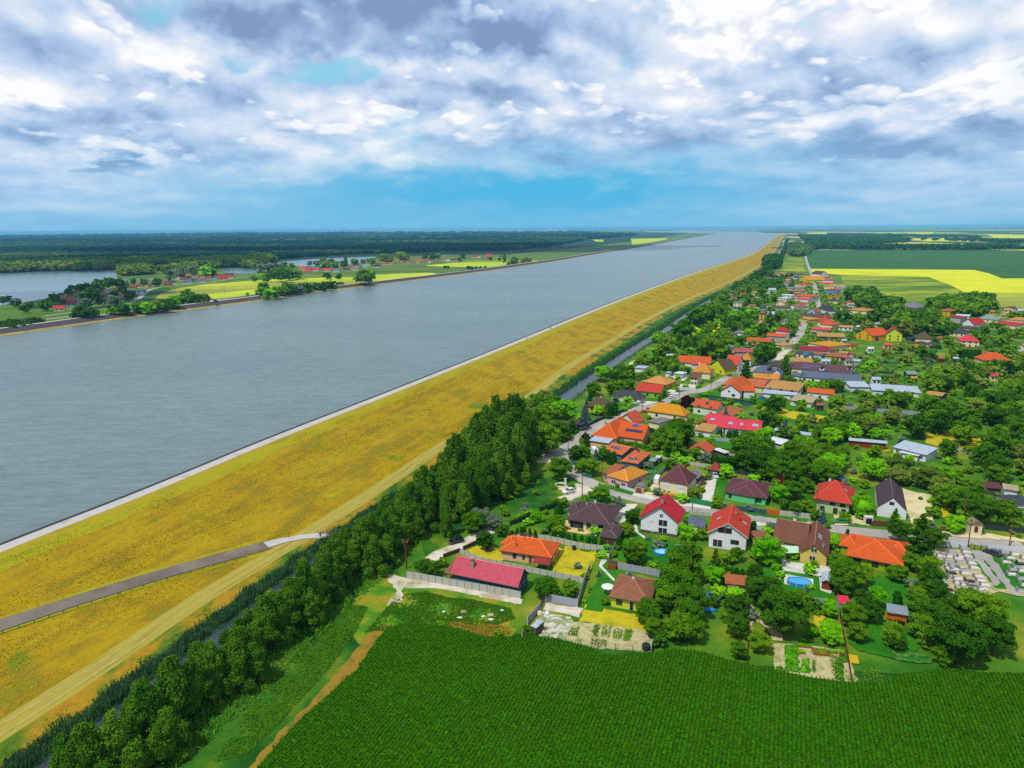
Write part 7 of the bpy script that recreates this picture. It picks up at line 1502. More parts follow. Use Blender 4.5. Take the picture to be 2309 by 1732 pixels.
# ---------------------------------------------------------------- cars
plain('rubber', lin('1a1a1c'), .8); plain('lamp_glass', lin('e0e4e8', .9), .2, .6, var=.02); plain('lamp_red', lin('b01010'), .3, .5, var=.02)
def paint(n, h):
    if n not in MATS: m, nt = newmat(n); b = finish(nt, lin(h, .85), .28, None, .5); b.inputs['Coat Weight'].default_value = .4
    return MATS[n]
def car(reg, x, y, heading, col, hexc, label, kind='car', name='parked_car'):
    """x,y: centre of the car on the ground in the photo; heading in degrees, 0 = pointing right, 90 = away"""
    P = G(*px(reg, x, y), 0); sc = {'car': (4.4, 1.8, 1.45), 'van': (5.6, 2.0, 2.4), 'suv': (4.5, 1.85, 1.7), 'camper': (6.2, 2.2, 2.8)}[kind]; L_, W_, H_ = sc
    root = empty(name, (P[0], P[1], .05), math.radians(heading)); tag(root, label, 'van' if kind in ('van', 'camper') else 'car'); pm = paint('paint_'+col, hexc)
    z0 = .28; zb = .85 if kind != 'van' else 1.1
    if kind in ('car', 'suv'): prof_ = [(-L_/2, z0), (-L_/2, .85), (-L_*.44, H_*.62), (-L_*.36, H_*.97), (L_*.02, H_), (L_*.22, H_*.68), (L_*.45, H_*.56), (L_/2, H_*.42), (L_/2, z0)]
    else: prof_ = [(-L_/2, z0), (-L_/2, H_*.95), (-L_*.45, H_), (L_*.2, H_), (L_*.34, H_*.58), (L_*.48, H_*.48), (L_/2, H_*.3), (L_/2, z0)]
    b = MB(); n = len(prof_)
    vs = []
    for sgn in (-1, 1):
        for a, z in prof_:
            tuck = 1.0 if z < H_*.6 else 1-.22*(z-H_*.6)/(H_*.4); vs.append((a, sgn*W_/2*tuck, z))
    b.add(vs, [tuple(range(n-1, -1, -1)), tuple(range(n, 2*n))]+[(i, (i+1) % n, n+(i+1) % n, n+i) for i in range(n)]); b.build('body', pm, root)
    g = MB()
    if kind in ('car', 'suv'):
        g.add([(L_*.04, -W_*.40, H_*.97), (L_*.04, W_*.40, H_*.97), (L_*.225, W_*.45, H_*.70), (L_*.225, -W_*.45, H_*.70)], [(0, 3, 2, 1)]); g.build('windscreen', MATS['glass_dark'], root).location = (.02, 0, .02)
        g = MB(); g.add([(-L_*.375, -W_*.40, H_*.95), (-L_*.375, W_*.40, H_*.95), (-L_*.445, W_*.45, H_*.66), (-L_*.445, -W_*.45, H_*.66)], [(0, 1, 2, 3)]); g.build('rear_window', MATS['glass_dark'], root).location = (-.02, 0, .01)
        for sgn in (-1, 1):
            g = MB(); g.add([(-L_*.38, sgn*W_*.475, H_*.66), (L_*.17, sgn*W_*.475, H_*.68), (L_*.03, sgn*W_*.41, H_*.94), (-L_*.33, sgn*W_*.41, H_*.93)], [(0, 1, 2, 3)]); g.build('side_window', MATS['glass_dark'], root).location = (0, sgn*.025, 0)
    else:
        g.add([(L_*.215, -W_*.42, H_*.96), (L_*.215, W_*.42, H_*.96), (L_*.335, W_*.46, H_*.62), (L_*.335, -W_*.46, H_*.62)], [(0, 3, 2, 1)]); g.build('windscreen', MATS['glass_dark'], root).location = (.03, 0, .02)
        for sgn in (-1, 1): g = MB(); g.box((L_*.17, sgn*(W_/2-.10), H_*.72), (.9, .1, .5)); g.build('side_window', MATS['glass_dark'], root)
    for a in (-L_*.31, L_*.31):
        for sgn in (-1, 1):
            w = MB(); w.tube((a, sgn*(W_/2-.2), .33), (a, sgn*(W_/2+.02), .33), .33, n=14); wo = w.build('wheel', MATS['rubber'], root)
            w = MB(); w.tube((a, sgn*(W_/2+.02), .33), (a, sgn*(W_/2+.04), .33), .19, n=10); w.build('rim', MATS['metal_grey'], wo)
    for sgn in (-1, 1):
        h_ = MB(); h_.box((L_/2, sgn*W_*.36, H_*.40), (.08, .34, .16)); h_.build('headlight', MATS['lamp_glass'], root)
        h_ = MB(); h_.box((-L_/2, sgn*W_*.38, .75), (.08, .26, .2)); h_.build('tail_light', MATS['lamp_red'], root)
    PLACED.append((P[0], P[1], 2, math.radians(heading), L_+1, W_+1, None))
car('a', 975, 455, 212, 'white', 'eeeeee', 'white compact car parked on the gravel beside the small monument', 'suv')
car('A', 215, 545, 210, 'black', '1a1a22', 'black estate car parked beside the lane under the trees', 'suv')
car('L', 1605, 815, -25, 'white', 'eeeeee', 'long white delivery van beside the main street', 'van', 'delivery_van')
car('L', 1590, 870, 20, 'white', 'eeeeee', 'white hatchback parked in front of the long delivery van')
car('J', 88, 705, 268, 'silver', 'c4c8cc', 'silver car at the top of the concrete drive before the teal garage')
car('I', 975, 790, 68, 'white', 'eeeeee', 'white van squeezed beside the cream house with the wine brown roof', 'van', 'delivery_van')
car('C', 2165, 215, 176, 'green', '2a8c2a', 'bright green car parked in front of the chalet')
car('D', 1820, 545, 120, 'charcoal', '2a2e34', 'dark car parked inside the cemetery gate', 'suv')
car('M', 855, 880, 170, 'blue', '3474c0', 'small blue car on the lawn behind the white gabled house')
car('M', 350, 505, 10, 'grey', '5c6068', 'dark grey car in the yard of the citron yellow house')
car('M', 425, 485, 10, 'silver', 'c4c8cc', 'silver car in the yard of the citron yellow house')
car('M', 775, 335, 30, 'steel', '40587c', 'dark blue car at the roadside by the yellow orange roof')
car('M', 1608, 595, 265, 'yellow', 'e8a800', 'yellow parcel van beside the very long navy roof', 'van', 'parcel_van')
car('R', 1200, 990, 0, 'red', 'd01828', 'red car at the village junction')
car('L', 55, 1395, 165, 'black', '1a1a22', 'black car standing under the trees at the street bend')
car('H', 1395, 910, 100, 'white', 'e8e8e4', 'white camper van tucked between garden conifers', 'camper', 'camper_van')
car('L', 1140, 1110, 150, 'red', 'd01828', 'red car parked between the terracotta gable and the ochre roof')
car('L', 1290, 850, 15, 'steel', '40587c', 'blue car in the garden of the apple green house')
car('R', 1470, 250, 100, 'charcoal', '2a2e34', 'dark car parked on the far street')
car('R', 1440, 540, 100, 'white', 'eeeeee', 'white car parked on the upper street')
# ---------------------------------------------------------------- poles
def pole(reg, x, y, h, label, arm=True, mat='wood_brown', name='utility_pole'):
    P = G(*px(reg, x, y), 0); root = empty(name, tuple(P)); tag(root, label, 'pole', 'utility poles in the village')
    b = MB(); b.tube((0, 0, 0), (0, 0, h), .17, .11, 8); b.build('shaft', MATS[mat], root)
    if arm:
        b = MB(); b.box((0, 0, h-.4), (1.6, .12, .12), .3); b.build('crossarm', MATS[mat], root)
        for k in (-.7, 0, .7): q = MB(); q.tube((k*math.cos(.3), k*math.sin(.3), h-.34), (k*math.cos(.3), k*math.sin(.3), h-.1), .05, .07, 6); q.build('insulator', MATS['chim_white'], root)
for a_ in (('H', 965, 930, 8, 'brown pole with a sign arm at the street bend'), ('a', 1200, 500, 8, 'brown pole on the gravel corner next to the white compact car'), ('E', 495, 230, 8.5, 'brown pole on the sunny patch left of the concrete fence'),
           ('I', 1550, 1320, 8, 'brown pole behind the tall red gabled house'), ('D', 1458, 190, 9, 'concrete pole left of the roadside shrine'), ('D', 1525, 470, 9, 'concrete pole at the cemetery gate'), ('D', 2030, 440, 8, 'dark pole behind the right cemetery fence'),
           ('L', 475, 1310, 8, 'brown pole at the dark screened fence'), ('L', 1090, 1080, 8, 'grey pole by the ochre roofed house'), ('L', 1705, 860, 8, 'pole at the roadside by the purple leaved tree'), ('M', 20, 740, 8, 'pole by the left end of the joined sandy roofs'),
           ('Q', 760, 1340, 8, 'pole in front of the narrow cream house'), ('M', 1380, 100, 8, 'pole on the grass beside the climbing street'), ('R', 1080, 1440, 8, 'thin brown pole left of the maroon ridge'), ('J', 1760, 1310, 8, 'grey lamp pole left of the chalet'), ('H', 1530, 1370, 8, 'grey pole in front of the pink bungalow'),
           ('c', 2190, 485, 12, 'left pole of the power line across the far wheat field'), ('d', 125, 780, 12, 'second pole of the power line across the far wheat field'), ('d', 935, 765, 12, 'third pole of the power line across the far wheat field'), ('Z', 1165, 1410, 8, 'thin pole between poplars and the old shrubs'), ('a', 25, 400, 9, 'grey pole standing in the poplar edge')):
    if a_[0] in 'cd':
        P = G(*px(*a_[:3]), LZ); root = empty('power_pole', tuple(P)); tag(root, a_[4], 'pole', 'utility poles'); b = MB(); b.tube((0, 0, 0), (0, 0, 12), .3, .2, 6); b.build('shaft', MATS['chim_grey'], root); b = MB(); b.box((0, 0, 11), (4, .3, .3)); b.build('crossarm', MATS['chim_grey'], root)
    else: pole(*a_)
# ---------------------------------------------------------------- pools, parasol, garden things
plain('pool_water', lin('1e9ee0', .85), .08, .6, var=.03); plain('pool_wall', lin('2f8fd0', .8), .4); plain('pool_light', lin('8cd4ec', .85), .08, .6, var=.02); plain('tarp_blue', lin('1c84d8', .85), .5); plain('parasol', lin('dceee0', .8), .8); plain('awning', lin('b8dcc0', .8), .8)
def pool(reg, x, y, rxp, ryp_world, rot, h, label, wm='pool_water', wl_='pool_wall', name='swimming_pool', ring=.15):
    P = G(*px(reg, x, y), h); s_ = scale_at(P); a = rxp/REG[reg][2]/s_; b_ = ryp_world; root = empty(name, (P[0], P[1], 0), rot); tag(root, label, 'pool')
    n = 40; el_ = [(a*math.cos(t), b_*math.sin(t)) for t in [2*math.pi*i/n for i in range(n)]]; ou = [(p*(a+ring)/a, q*(b_+ring)/b_) for p, q in el_]
    vs = [(*p, .05) for p in ou]+[(*p, h) for p in ou]+[(*p, h) for p in el_]+[(*p, h-.18) for p in el_]
    mesh_obj('pool_wall', vs, [(k*n+i, k*n+(i+1) % n, (k+1)*n+(i+1) % n, (k+1)*n+i) for k in range(3) for i in range(n)], MATS[wl_], root)
    mesh_obj('water', [(*p, h-.15) for p in el_], [tuple(range(n))], MATS[wm], root); return root, a, b_
pr, pa, pb = pool('C', 1492, 1172, 180, 1.9, -.24, 1.1, 'oval above ground swimming pool with a white rim on a pale slab')
for k in range(10):
    t = 2*math.pi*k/10; q = MB(); q.box(((pa+.2)*math.cos(t), (pb+.2)*math.sin(t), .57), (.1, .1, 1.1)); q.build('support_post', MATS['trim_white'], pr)
q = MB(); q.box((-pa*.9, pb*.8, .9), (.06, .5, 1.8)); q.box((-pa*.9+.4, pb*.8, .9), (.06, .5, 1.8))
for k in range(4): q.box((-pa*.9+.2, pb*.8, .3+.4*k), (.4, .2, .04))
q.build('ladder', MATS['trim_white'], pr)
pr2, pa2, pb2 = pool('B', 1405, 680, 100, 1.75, 0, .7, 'round inflatable paddling pool with thick light blue rings on the lawn', 'pool_light', 'tarp_blue', 'paddling_pool', .28)
q = MB(); q.box((.1, pb2+1.1, .4), (.5, 1.7, .12), -.25); q.build('slide', MATS['tarp_blue'], pr2)
pool('M', 760, 1268, 105, 1.9, -.15, 1.1, 'oval pool behind the long crimson metal roof')
def trampoline(reg, x, y, label):
    P = G(*px(reg, x, y), .8); root = empty('trampoline', (P[0], P[1], 0)); tag(root, label, 'trampoline'); n = 24
    ring = [(1.8*math.cos(2*math.pi*i/n), 1.8*math.sin(2*math.pi*i/n)) for i in range(n)]; inn = [(p*.84, q*.84) for p, q in ring]
    mesh_obj('pad', [(*p, .85) for p in ring]+[(*p, .87) for p in inn]+[(*p, .78) for p in ring], [(i, (i+1) % n, n+(i+1) % n, n+i) for i in range(n)]+[(2*n+i, 2*n+(i+1) % n, (i+1) % n, i) for i in range(n)], MATS['tarp_blue'], root)
    mesh_obj('jumping_mat', [(*p, .86) for p in inn], [tuple(range(n))], MATS['black'], root)
    for k in range(6): t = math.pi*k/3; q = MB(); q.tube((1.75*math.cos(t), 1.75*math.sin(t), 0), (1.75*math.cos(t), 1.75*math.sin(t), 2.6), .04, n=6); q.build('frame_pole', MATS['metal_grey'], root)
trampoline('G', 612, 235, 'blue rimmed trampoline beside the garden store with planks'); trampoline('J', 2180, 710, 'blue rimmed trampoline behind the chalet under the trees')
P = G(*px('B', 520, 1400), 0); root = empty('parasol', tuple(P)); tag(root, 'pale square garden parasol left of the lime yellow bungalow', 'parasol')
b = MB(); b.tube((0, 0, 0), (0, 0, 2.5), .03, n=6); b.build('pole', MATS['metal_grey'], root)
n = 8; vs = [(1.7*math.cos(2*math.pi*i/n), 1.7*math.sin(2*math.pi*i/n), 2.15) for i in range(n)]; mesh_obj('canopy', vs+[(0, 0, 2.75)]+[(p[0], p[1], 2.0) for p in vs], [(i, (i+1) % n, n) for i in range(n)]+[(n+1+i, n+1+(i+1) % n, (i+1) % n, i) for i in range(n)], MATS['parasol'], root)
b = MB(); b.box((.2, -.3, .72), (1.2, .8, .05)); b.build('table_top', MATS['trim_white'], root)
P0 = [G(*px('C', *q), z_) for q, z_ in (((1170, 590), 2.9), ((1475, 600), 2.9), ((1487, 712), 2.3), ((1265, 716), 2.3))]; c = sum(P0)/4
o = mesh_obj('awning', [p-c for p in P0]+[p-c-np.array([0, 0, .08]) for p in P0], [(0, 3, 2, 1), (4, 5, 6, 7), (0, 1, 5, 4), (1, 2, 6, 5), (2, 3, 7, 6), (3, 0, 4, 7)], MATS['awning']); o.location = c; tag(o, 'pale green striped awning over the terrace of the mottled brown roofed house', 'awning')
# stepping stones, planks, tarp, bins, planters and rubble heaps
for i in range(14):
    t = i/13; P = G(*px('C', 1228-130*t, 1030+270*t), 0); b = MB(); b.box((0, 0, .03), (.5, .28, .06), -.2); o = b.build('stepping_stone', MATS['concrete']); o.location = (P[0], P[1], .3); tag(o, 'pale stepping stone in the row leading from the terrace across the lawn', 'stepping stone', 'stepping stones beside the oval pool')
for i in range(5):
    P = G(*px('C', 310+24*i, 1400), 0); b = MB(); b.tube((0, -.3, 0), (.05*i, .5, 2.2), .07, n=5); o = b.build('plank', MATS['paving_tan']); o.location = P; tag(o, 'yellow plank leaning on the low garden store', 'plank', 'planks leaning on the garden store')
def heap(reg, x, y, w, d_, h, mt, label, cat, name, seed=1):
    R = np.random.default_rng(seed); IV, IF = ico_np(2); V = IV*(1+R.normal(size=(len(IV), 1))*.16)*[w/2, d_/2, h]; V[:, 2] = np.maximum(V[:, 2], -.05); P = G(*px(reg, x, y), 0); o = link_mesh(name, np_mesh(name, V, IF, MATS[mt])); o.location = (P[0], P[1], .05); tag(o, label, cat)
heap('G', 530, 425, 4.2, 2.0, .8, 'tarp_blue', 'heap of firewood covered with a bright blue tarpaulin', 'tarpaulin', 'covered_woodpile')
heap('F', 600, 700, 2.6, 2.2, .5, 'gravel', 'low heap of white stones beside the tin hut', 'stone heap', 'stone_heap', 2); heap('F', 470, 800, 1.6, 1.2, .5, 'rubble', 'small rubble heap in front of the tin hut', 'stone heap', 'stone_heap', 3)
heap('F', 425, 545, 1.6, 1.4, .9, 'sand', 'covered cart shape beside the concrete wall', 'cart', 'cart', 4); heap('F', 530, 540, 1.2, 1.2, .8, 'fence_white', 'white covered bundle in the rubble yard', 'bundle', 'bundle', 5)
heap('K', 545, 210, 4, 2, .8, 'dry_lawn', 'yellow heap beside the workshop', 'heap', 'straw_heap', 6)
for i, (x_, y_) in enumerate(((1770, 1040), (1900, 1090), (2080, 940), (1370, 1060), (730, 1230), (1110, 960))): heap('E', x_, y_, random.uniform(.8, 1.6), .7, .3, 'fence_white', ('white sack nearest to the yard gate', 'pale debris heap near the maize edge', 'pale rubbish pile beside the yard wall', 'grey pipe pieces in the rough grass', 'long white sheet at the corner of the maize field', 'small pale heap in the middle of the rough grass')[i], 'debris', 'debris_heap', 10+i)
def pallet(reg, x, y, label, rz=.2):
    P = G(*px(reg, x, y), 0); root = empty('pallet', (P[0], P[1], .05), rz); tag(root, label, 'pallet')
    b = MB(); [b.box((0, -.5+.25*k, .14), (1.3, .12, .03)) for k in range(5)]; b.build('deck', MATS['sand'], root); b = MB(); [b.box((-.55+.55*k, 0, .06), (.1, 1.1, .12)) for k in range(3)]; b.build('runner', MATS['sand'], root)
pallet('E', 1440, 960, 'small pale pallet lying in the rough grass'); pallet('E', 1890, 1015, 'pale pallet beside the debris near the yard wall'); pallet('F', 525, 740, 'brown slatted pallet stack in the rubble yard', .5)
def barrel(reg, x, y, mt, label, h=.95, r=.32, name='barrel'):
    P = G(*px(reg, x, y), 0); b = MB()
    for k in range(3): b.tube((0, 0, h*k/3), (0, 0, h*(k+1)/3-.03), r*(1 if k != 1 else 1.06), n=14)
    o = b.build(name, MATS[mt]); o.location = (P[0], P[1], .05); tag(o, label, name.replace('_', ' '))
barrel('F', 1970, 840, 'tarp_blue', 'blue water barrel in the corner of the soil garden'); barrel('F', 1940, 1040, 'black', 'big black compost bin at the end of the soil garden', 1.2, .9, 'compost_bin'); barrel('a', 1065, 1400, 'black', 'black covered grill drum on the dry lawn', 1.2, .55, 'grill'); barrel('a', 1470, 1460, 'black', 'black compost bin against the grey wall', .9, .6, 'compost_bin')
barrel('B', 1500, 615, 'black', 'small black kettle grill near the paddling pool', .9, .3, 'grill'); barrel('I', 890, 665, 'tarp_blue', 'blue barrel in the vegetable plot behind the pink bungalow'); barrel('J', 1118, 860, 'tarp_blue', 'blue barrel by the boundary of the mint green bungalow'); barrel('b', 1580, 670, 'fence_white', 'white round bin among the trees below the cemetery')
def planter(reg, x, y, w, d_, label, rz=-.2):
    P = G(*px(reg, x, y), 0); root = empty('planter', (P[0], P[1], .1), rz); tag(root, label, 'planter'); b = MB(); b.box((0, 0, .2), (w, d_, .4)); b.build('box', MATS['wood_brown'], root)
    R = np.random.default_rng(int(x)); C_ = R.uniform(-.5, .5, (160, 3))*[w*.95, d_*.95, .3]+[0, 0, .55]; V, Fq = leafcloud(C_, R.normal(size=(160, 3)), .1, R); link_mesh('flowers', np_mesh('flowers', V, Fq, MATS['leaf_lime']), root)
planter('a', 960, 1060, 1.7, .8, 'left raised planter on the yellow terrace'); planter('a', 1175, 1090, 1.7, .8, 'right raised planter on the yellow terrace'); planter('G', 1735, 885, 3.0, 1.0, 'raised bed with a white edge behind the potato bed'); planter('G', 1690, 960, 1.8, 1.2, 'small raised bed left of the white edged one'); planter('G', 1940, 960, 3.4, 2.4, 'large brown raised bed at the top of the second soil garden'); planter('G', 2130, 965, 3.2, .8, 'orange board raised bed beside the boundary fence'); planter('B', 1215, 900, 1.2, 1.2, 'red brick well planter at the garden wall'); planter('B', 1325, 900, .9, .9, 'orange planter right of the brick well planter')
# bench on the terrace
P = G(*px('a', 1310, 1075), 0); root = empty('bench', (P[0], P[1], .25), -.18); tag(root, 'brown garden bench in front of the dark brown bungalow', 'bench')
b = MB(); b.box((0, 0, .45), (1.6, .45, .06)); b.build('seat', MATS['wood_brown'], root); b = MB(); b.box((0, .22, .75), (1.6, .05, .45)); b.build('backrest', MATS['wood_brown'], root)
for k in (-.7, .7): b = MB(); b.box((k, 0, .22), (.07, .42, .44)); b.build('leg', MATS['wood_brown'], root)
# monument with a low kerb on the corner
P = G(*px('a', 920, 330), 0); root = empty('monument', (P[0], P[1], .05), -.3); tag(root, 'small white stone monument on a kerbed plot beside the street', 'monument')
b = MB(); b.box((0, .0, 1.2), (.7, .5, 2.4)); b.box((0, 0, 2.5), (.9, .7, .2)); b.build('stele', MATS['trim_white'], root); b = MB(); b.box((-1.6, -.6, .12), (4.2, 3.2, .2)); b.build('base', MATS['concrete'], root); b = MB(); b.box((-1.6, -.6, .24), (3.2, 2.2, .06)); b.build('planting', MATS['meadow_dark'], root)
# ---------------------------------------------------------------- cemetery
plain('granite_black', lin('2c3038', .8), .25, .5); plain('granite_grey', lin('9a9aa0', .8), .4, .4); plain('granite_pale', lin('d8d4d0', .8), .5, .3); plain('flower_red', lin('d01818'), .7)
graves = '''1195 580 p 1330 535 g 1340 510 g 1500 530 p 1520 580 p 1545 620 g 1570 665 p 1600 725 p 1270 670 g 1405 610 p 1430 660 g 1320 780 k 1295 730 p 1440 725 p 1490 790 p 1340 835 g 1540 880 k 1650 830 p 1680 880 p 1730 935 p 1410 910 p 1580 945 g 1220 860 p 1230 920 g 1280 985 k 1320 1050 p 1470 1040 p 1430 980 g 1610 1005 g 1150 700 b 1970 530 g 2100 560 p 1990 650 p 2170 670 k 2080 740 g 2190 760 p 2180 1000 g 1380 1110 g 1250 1020 g 1160 790 g 1240 560 g 1480 480 g 1310 590 p 1350 700 g 1200 640 g 1360 740 p 1400 860 p 1490 930 p 1150 560 p 1180 760 p 1290 640 g 1450 590 p 1470 740 g 1560 940 p 1640 960 g 1700 980 p 1510 1000 p 1390 1070 p 1240 1100 p 2040 600 p 2130 710 g 2220 600 p 2060 800 p 2180 850 g 2220 930 p'''.split()
GR = []
dirv = G(*px('D', 1660, 745), 0)-G(*px('D', 1560, 700), 0)
for i in range(0, len(graves), 3):
    P = G(*px('D', float(graves[i]), float(graves[i+1])), 0); t = graves[i+2]; mt = {'p': 'granite_pale', 'g': 'granite_grey', 'k': 'granite_black', 'b': 'fence_blue'}[t]; root = empty('grave', (P[0], P[1], .25), -.13+random.uniform(-.05, .05))
    b = MB(); b.box((0, 0, .12), (2.4, 1.3, .24)); b.build('kerb', MATS['granite_pale' if t != 'k' else 'granite_black'], root); b = MB(); b.box((.05, 0, .3), (2.0, 1.0, .12)); b.build('slab', MATS[mt], root)
    b = MB(); b.box((-1.15, 0, .55), (.2, 1.0, 1.0)); b.prism([(-1.25, -.5), (-1.05, -.5), (-1.05, .5), (-1.25, .5)], 1.05, 1.1); b.build('headstone', MATS[mt if t != 'p' else 'granite_grey'], root)
    if i % 4 == 0: b = MB(); b.tube((.5, 0, .36), (.5, 0, .55), .12, .2, 8); b.build('flowers', MATS['flower_red' if i % 8 == 0 else 'leaf_lime'], root)
    GR.append((root, t, float(graves[i]), float(graves[i+1])))
tn = dict(p='pale', g='grey', k='black', b='blue grey'); cnt = {}
for root, t, x_, y_ in sorted(GR, key=lambda q: (q[1], q[3], q[2])):
    cnt[t] = cnt.get(t, 0)+1; tot = sum(1 for q in GR if q[1] == t); tag(root, f"{tn[t]} stone grave in the cemetery, {nth(cnt[t]-1)} of the {tn[t]} ones counted downward" if tot > 1 else 'only blue grey grave, at the left edge of the cemetery', 'grave', 'graves in the cemetery')
# roadside shrine
P = G(*px('D', 1590, 300), 0); root = empty('shrine', tuple(P), -.15); tag(root, 'cream roadside shrine with a small gable and an arched niche', 'shrine')
b = MB(); b.box((0, 0, 1.9), (3.2, 2.6, 3.8)); b.build('wall', MATS['wall_cream'], root); b = MB(); b.add([(-1.9, -1.6, 3.8), (1.9, -1.6, 3.8), (1.9, 1.6, 3.8), (-1.9, 1.6, 3.8), (0, -1.6, 5.0), (0, 1.6, 5.0)], [(0, 1, 4), (2, 3, 5), (1, 2, 5, 4), (3, 0, 4, 5), (3, 2, 1, 0)]); b.build('roof', MATS['roof_beige'], root)
b = MB(); b.box((0, -1.32, 2.0), (1.0, .1, 1.4)); b.tube((0, -1.27, 2.7), (0, -1.37, 2.7), .5, n=14); b.build('niche', MATS['roof_brick'], root)
# gate kiosk
P = G(*px('K', 308, 1090), 0); root = empty('gate_kiosk', tuple(P), -.1); tag(root, 'small white gate arch with a dark opening beside the picket fence', 'gate'); b = MB(); b.box((0, 0, 1.3), (2.6, 1.0, 2.6)); b.build('frame', MATS['trim_white'], root); b = MB(); b.box((0, -.5, 1.1), (1.7, .1, 1.9)); b.build('door', MATS['black'], root)
# play hut on stilts with a blue roof
c, rz, w, d_ = frame_of('b', '735 610 950 648 960 590', 3.6); root = empty('playhouse', (c[0], c[1], 0), rz); tag(root, 'wooden playhouse on stilts with a light blue sheet roof', 'playhouse')
for i_ in (-1, 0, 1):
    for j_ in (-1, 1): b = MB(); b.box((i_*(w/2-.2), j_*(d_/2-.2), 1.7), (.16, .16, 3.4)); b.build('post', MATS['wood_orange'], root)
b = MB(); b.box((0, 0, 1.6), (w-.2, d_-.2, .12)); b.build('floor', MATS['wood_orange'], root); b = MB(); b.box((0, -d_/2+.2, 2.0), (w-.3, .06, .6)); b.build('rail', MATS['wood_orange'], root); b = MB(); b.box((.3, -d_/2+.15, 2.4), (1.5, .08, 1.3)); b.build('screen', MATS['wood_orange'], root)
b = MB(); b.box((0, 0, 3.6), (w+.4, d_+.8, .1), mat=Matrix.Rotation(.14, 4, 'X')); b.build('roof', MATS['roof_pale'], root)
# ---------------------------------------------------------------- church
rc = house('small church with a terracotta roof, cream bell tower and pale pointed spire', 'church', 'Q', '1500 375 1668 382 1690 330', 7.0, 'gy', (1590, 250), 'terra', 'yellow', name='church', ov=.3, wins=[('f', .5, 3, 1.2, 2.2)])
Rc = Matrix([list(rc['_m'])[i:i+4] for i in (0, 4, 8, 12)]).inverted(); P = G(*px('Q', 1598, 380), 5); dq = np.array([P[0], P[1]]); dq *= 1+9/np.linalg.norm(dq); zt = zat(*px('Q', 1598, 200), dq); ztop = zat(*px('Q', 1600, 98), dq); sw = 80/7.373/scale_at((dq[0], dq[1], 12)); Lc = Rc@Vector((dq[0], dq[1], 0)); hw = sw/2
b = MB(); b.box((Lc.x, Lc.y, zt/2), (sw, sw, zt)); tw = b.build('tower', MATS['wall_yellow'], rc); b = MB(); b.box((Lc.x, Lc.y, zt+.3), (sw+1.0, sw+1.0, .9)); b.build('cornice', MATS['roof_terra'], tw)
for k in range(4):
    a = k*math.pi/2; b = MB(); b.box((Lc.x+math.sin(a)*(hw+.02), Lc.y-math.cos(a)*(hw+.02), zt*.84), (1.1, .12, 1.8), a); b.build('belfry_window', MATS['black'], tw)
b = MB(); b.tube((Lc.x, Lc.y, zt+.7), (Lc.x, Lc.y, ztop-.6), hw*.95, .08, 8); b.build('spire', MATS['roof_green'], tw); b = MB(); b.box((Lc.x, Lc.y, ztop), (.1, .1, 1.4)); b.box((Lc.x, Lc.y, ztop+.2), (.6, .1, .1)); b.build('cross', MATS['metal_grey'], tw)
# dormers on the village roofs
def dormer(root, reg, x, y, w, mt_w, mt_r, h=2.2, z=5.0):
    M_ = Matrix([list(root['_m'])[i:i+4] for i in (0, 4, 8, 12)]).inverted(); P = G(*px(reg, x, y), z); q = M_@Vector((P[0], P[1], z)); b = MB(); b.box((q.x, q.y+.8, q.z), (w, 2.4, h)); f = b.build('dormer', MATS[mt_w], root)
    b = MB(); hw_ = w/2+.25; b.add([(q.x-hw_, q.y-.6, q.z+h/2-.1), (q.x+hw_, q.y-.6, q.z+h/2-.1), (q.x, q.y-.6, q.z+h/2+w*.45), (q.x-hw_, q.y+2.4, q.z+h/2-.1), (q.x+hw_, q.y+2.4, q.z+h/2-.1), (q.x, q.y+2.4, q.z+h/2+w*.45)], [(0, 1, 2), (5, 4, 3), (1, 4, 5, 2), (3, 0, 2, 5), (0, 3, 4, 1)]); b.build('dormer_roof', MATS[mt_r], f)
    b = MB(); b.box((q.x, q.y-.42, q.z+.2), (w*.6, .1, h*.5)); b.build('window', MATS['glass_dark'], f)
for o in [o for o in bpy.data.objects if o.get('label')]:
    l = o['label']
    if 'with a pointed white dormer' in l: dormer(o, 'Q', 1100, 985, 2.6, 'wall_white', 'roof_coral', 3.0, 6.2)
    if 'dark dormer beside the tall conifer' in l: dormer(o, 'Q', 1730, 1140, 2.4, 'wall_dark', 'roof_navy', 1.4, 5.0)
    if 'blue solar panels and white dormers' in l:
        for x_ in (1870, 2330): dormer(o, 'M', x_, 385, 2.6, 'wall_white', 'roof_violet', 1.8, 4.8)
    if 'round topped green dormer' in l: dormer(o, 'R', 1765, 505, 4, 'wall_lime', 'roof_orange', 2, 4.6)
# ---------------------------------------------------------------- footbridge with people, guard rail, lock, excavator
gA, gB = hit(*px('Z', 455, 1150)), hit(*px('Z', 600, 1150)); gB[2] = gA[2]; c = (gA+gB)/2; a = math.atan2(gB[1]-gA[1], gB[0]-gA[0]); L_ = np.linalg.norm(gB-gA)+2
root = empty('footbridge', (c[0], c[1], gA[2]+.25), a); tag(root, 'short metal footbridge with lattice railings over the ditch', 'footbridge'); b = MB(); b.box((0, 0, 0), (L_, 3.0, .25)); b.build('deck', MATS['concrete'], root)
for sgn in (-1, 1):
    b = MB(); b.box((0, sgn*1.5, 1.15), (L_, .08, .1)); b.box((0, sgn*1.5, .6), (L_, .05, .05))
    n = max(4, int(L_/1.2))
    for k in range(n+1): b.box((-L_/2+L_*k/n, sgn*1.5, .6), (.08, .08, 1.2))
    for k in range(n): b.tube((-L_/2+L_*k/n, sgn*1.5, .15), (-L_/2+L_*(k+1)/n, sgn*1.5, 1.1), .03, n=4)
    b.build('railing', MATS['roof_pale'], root)
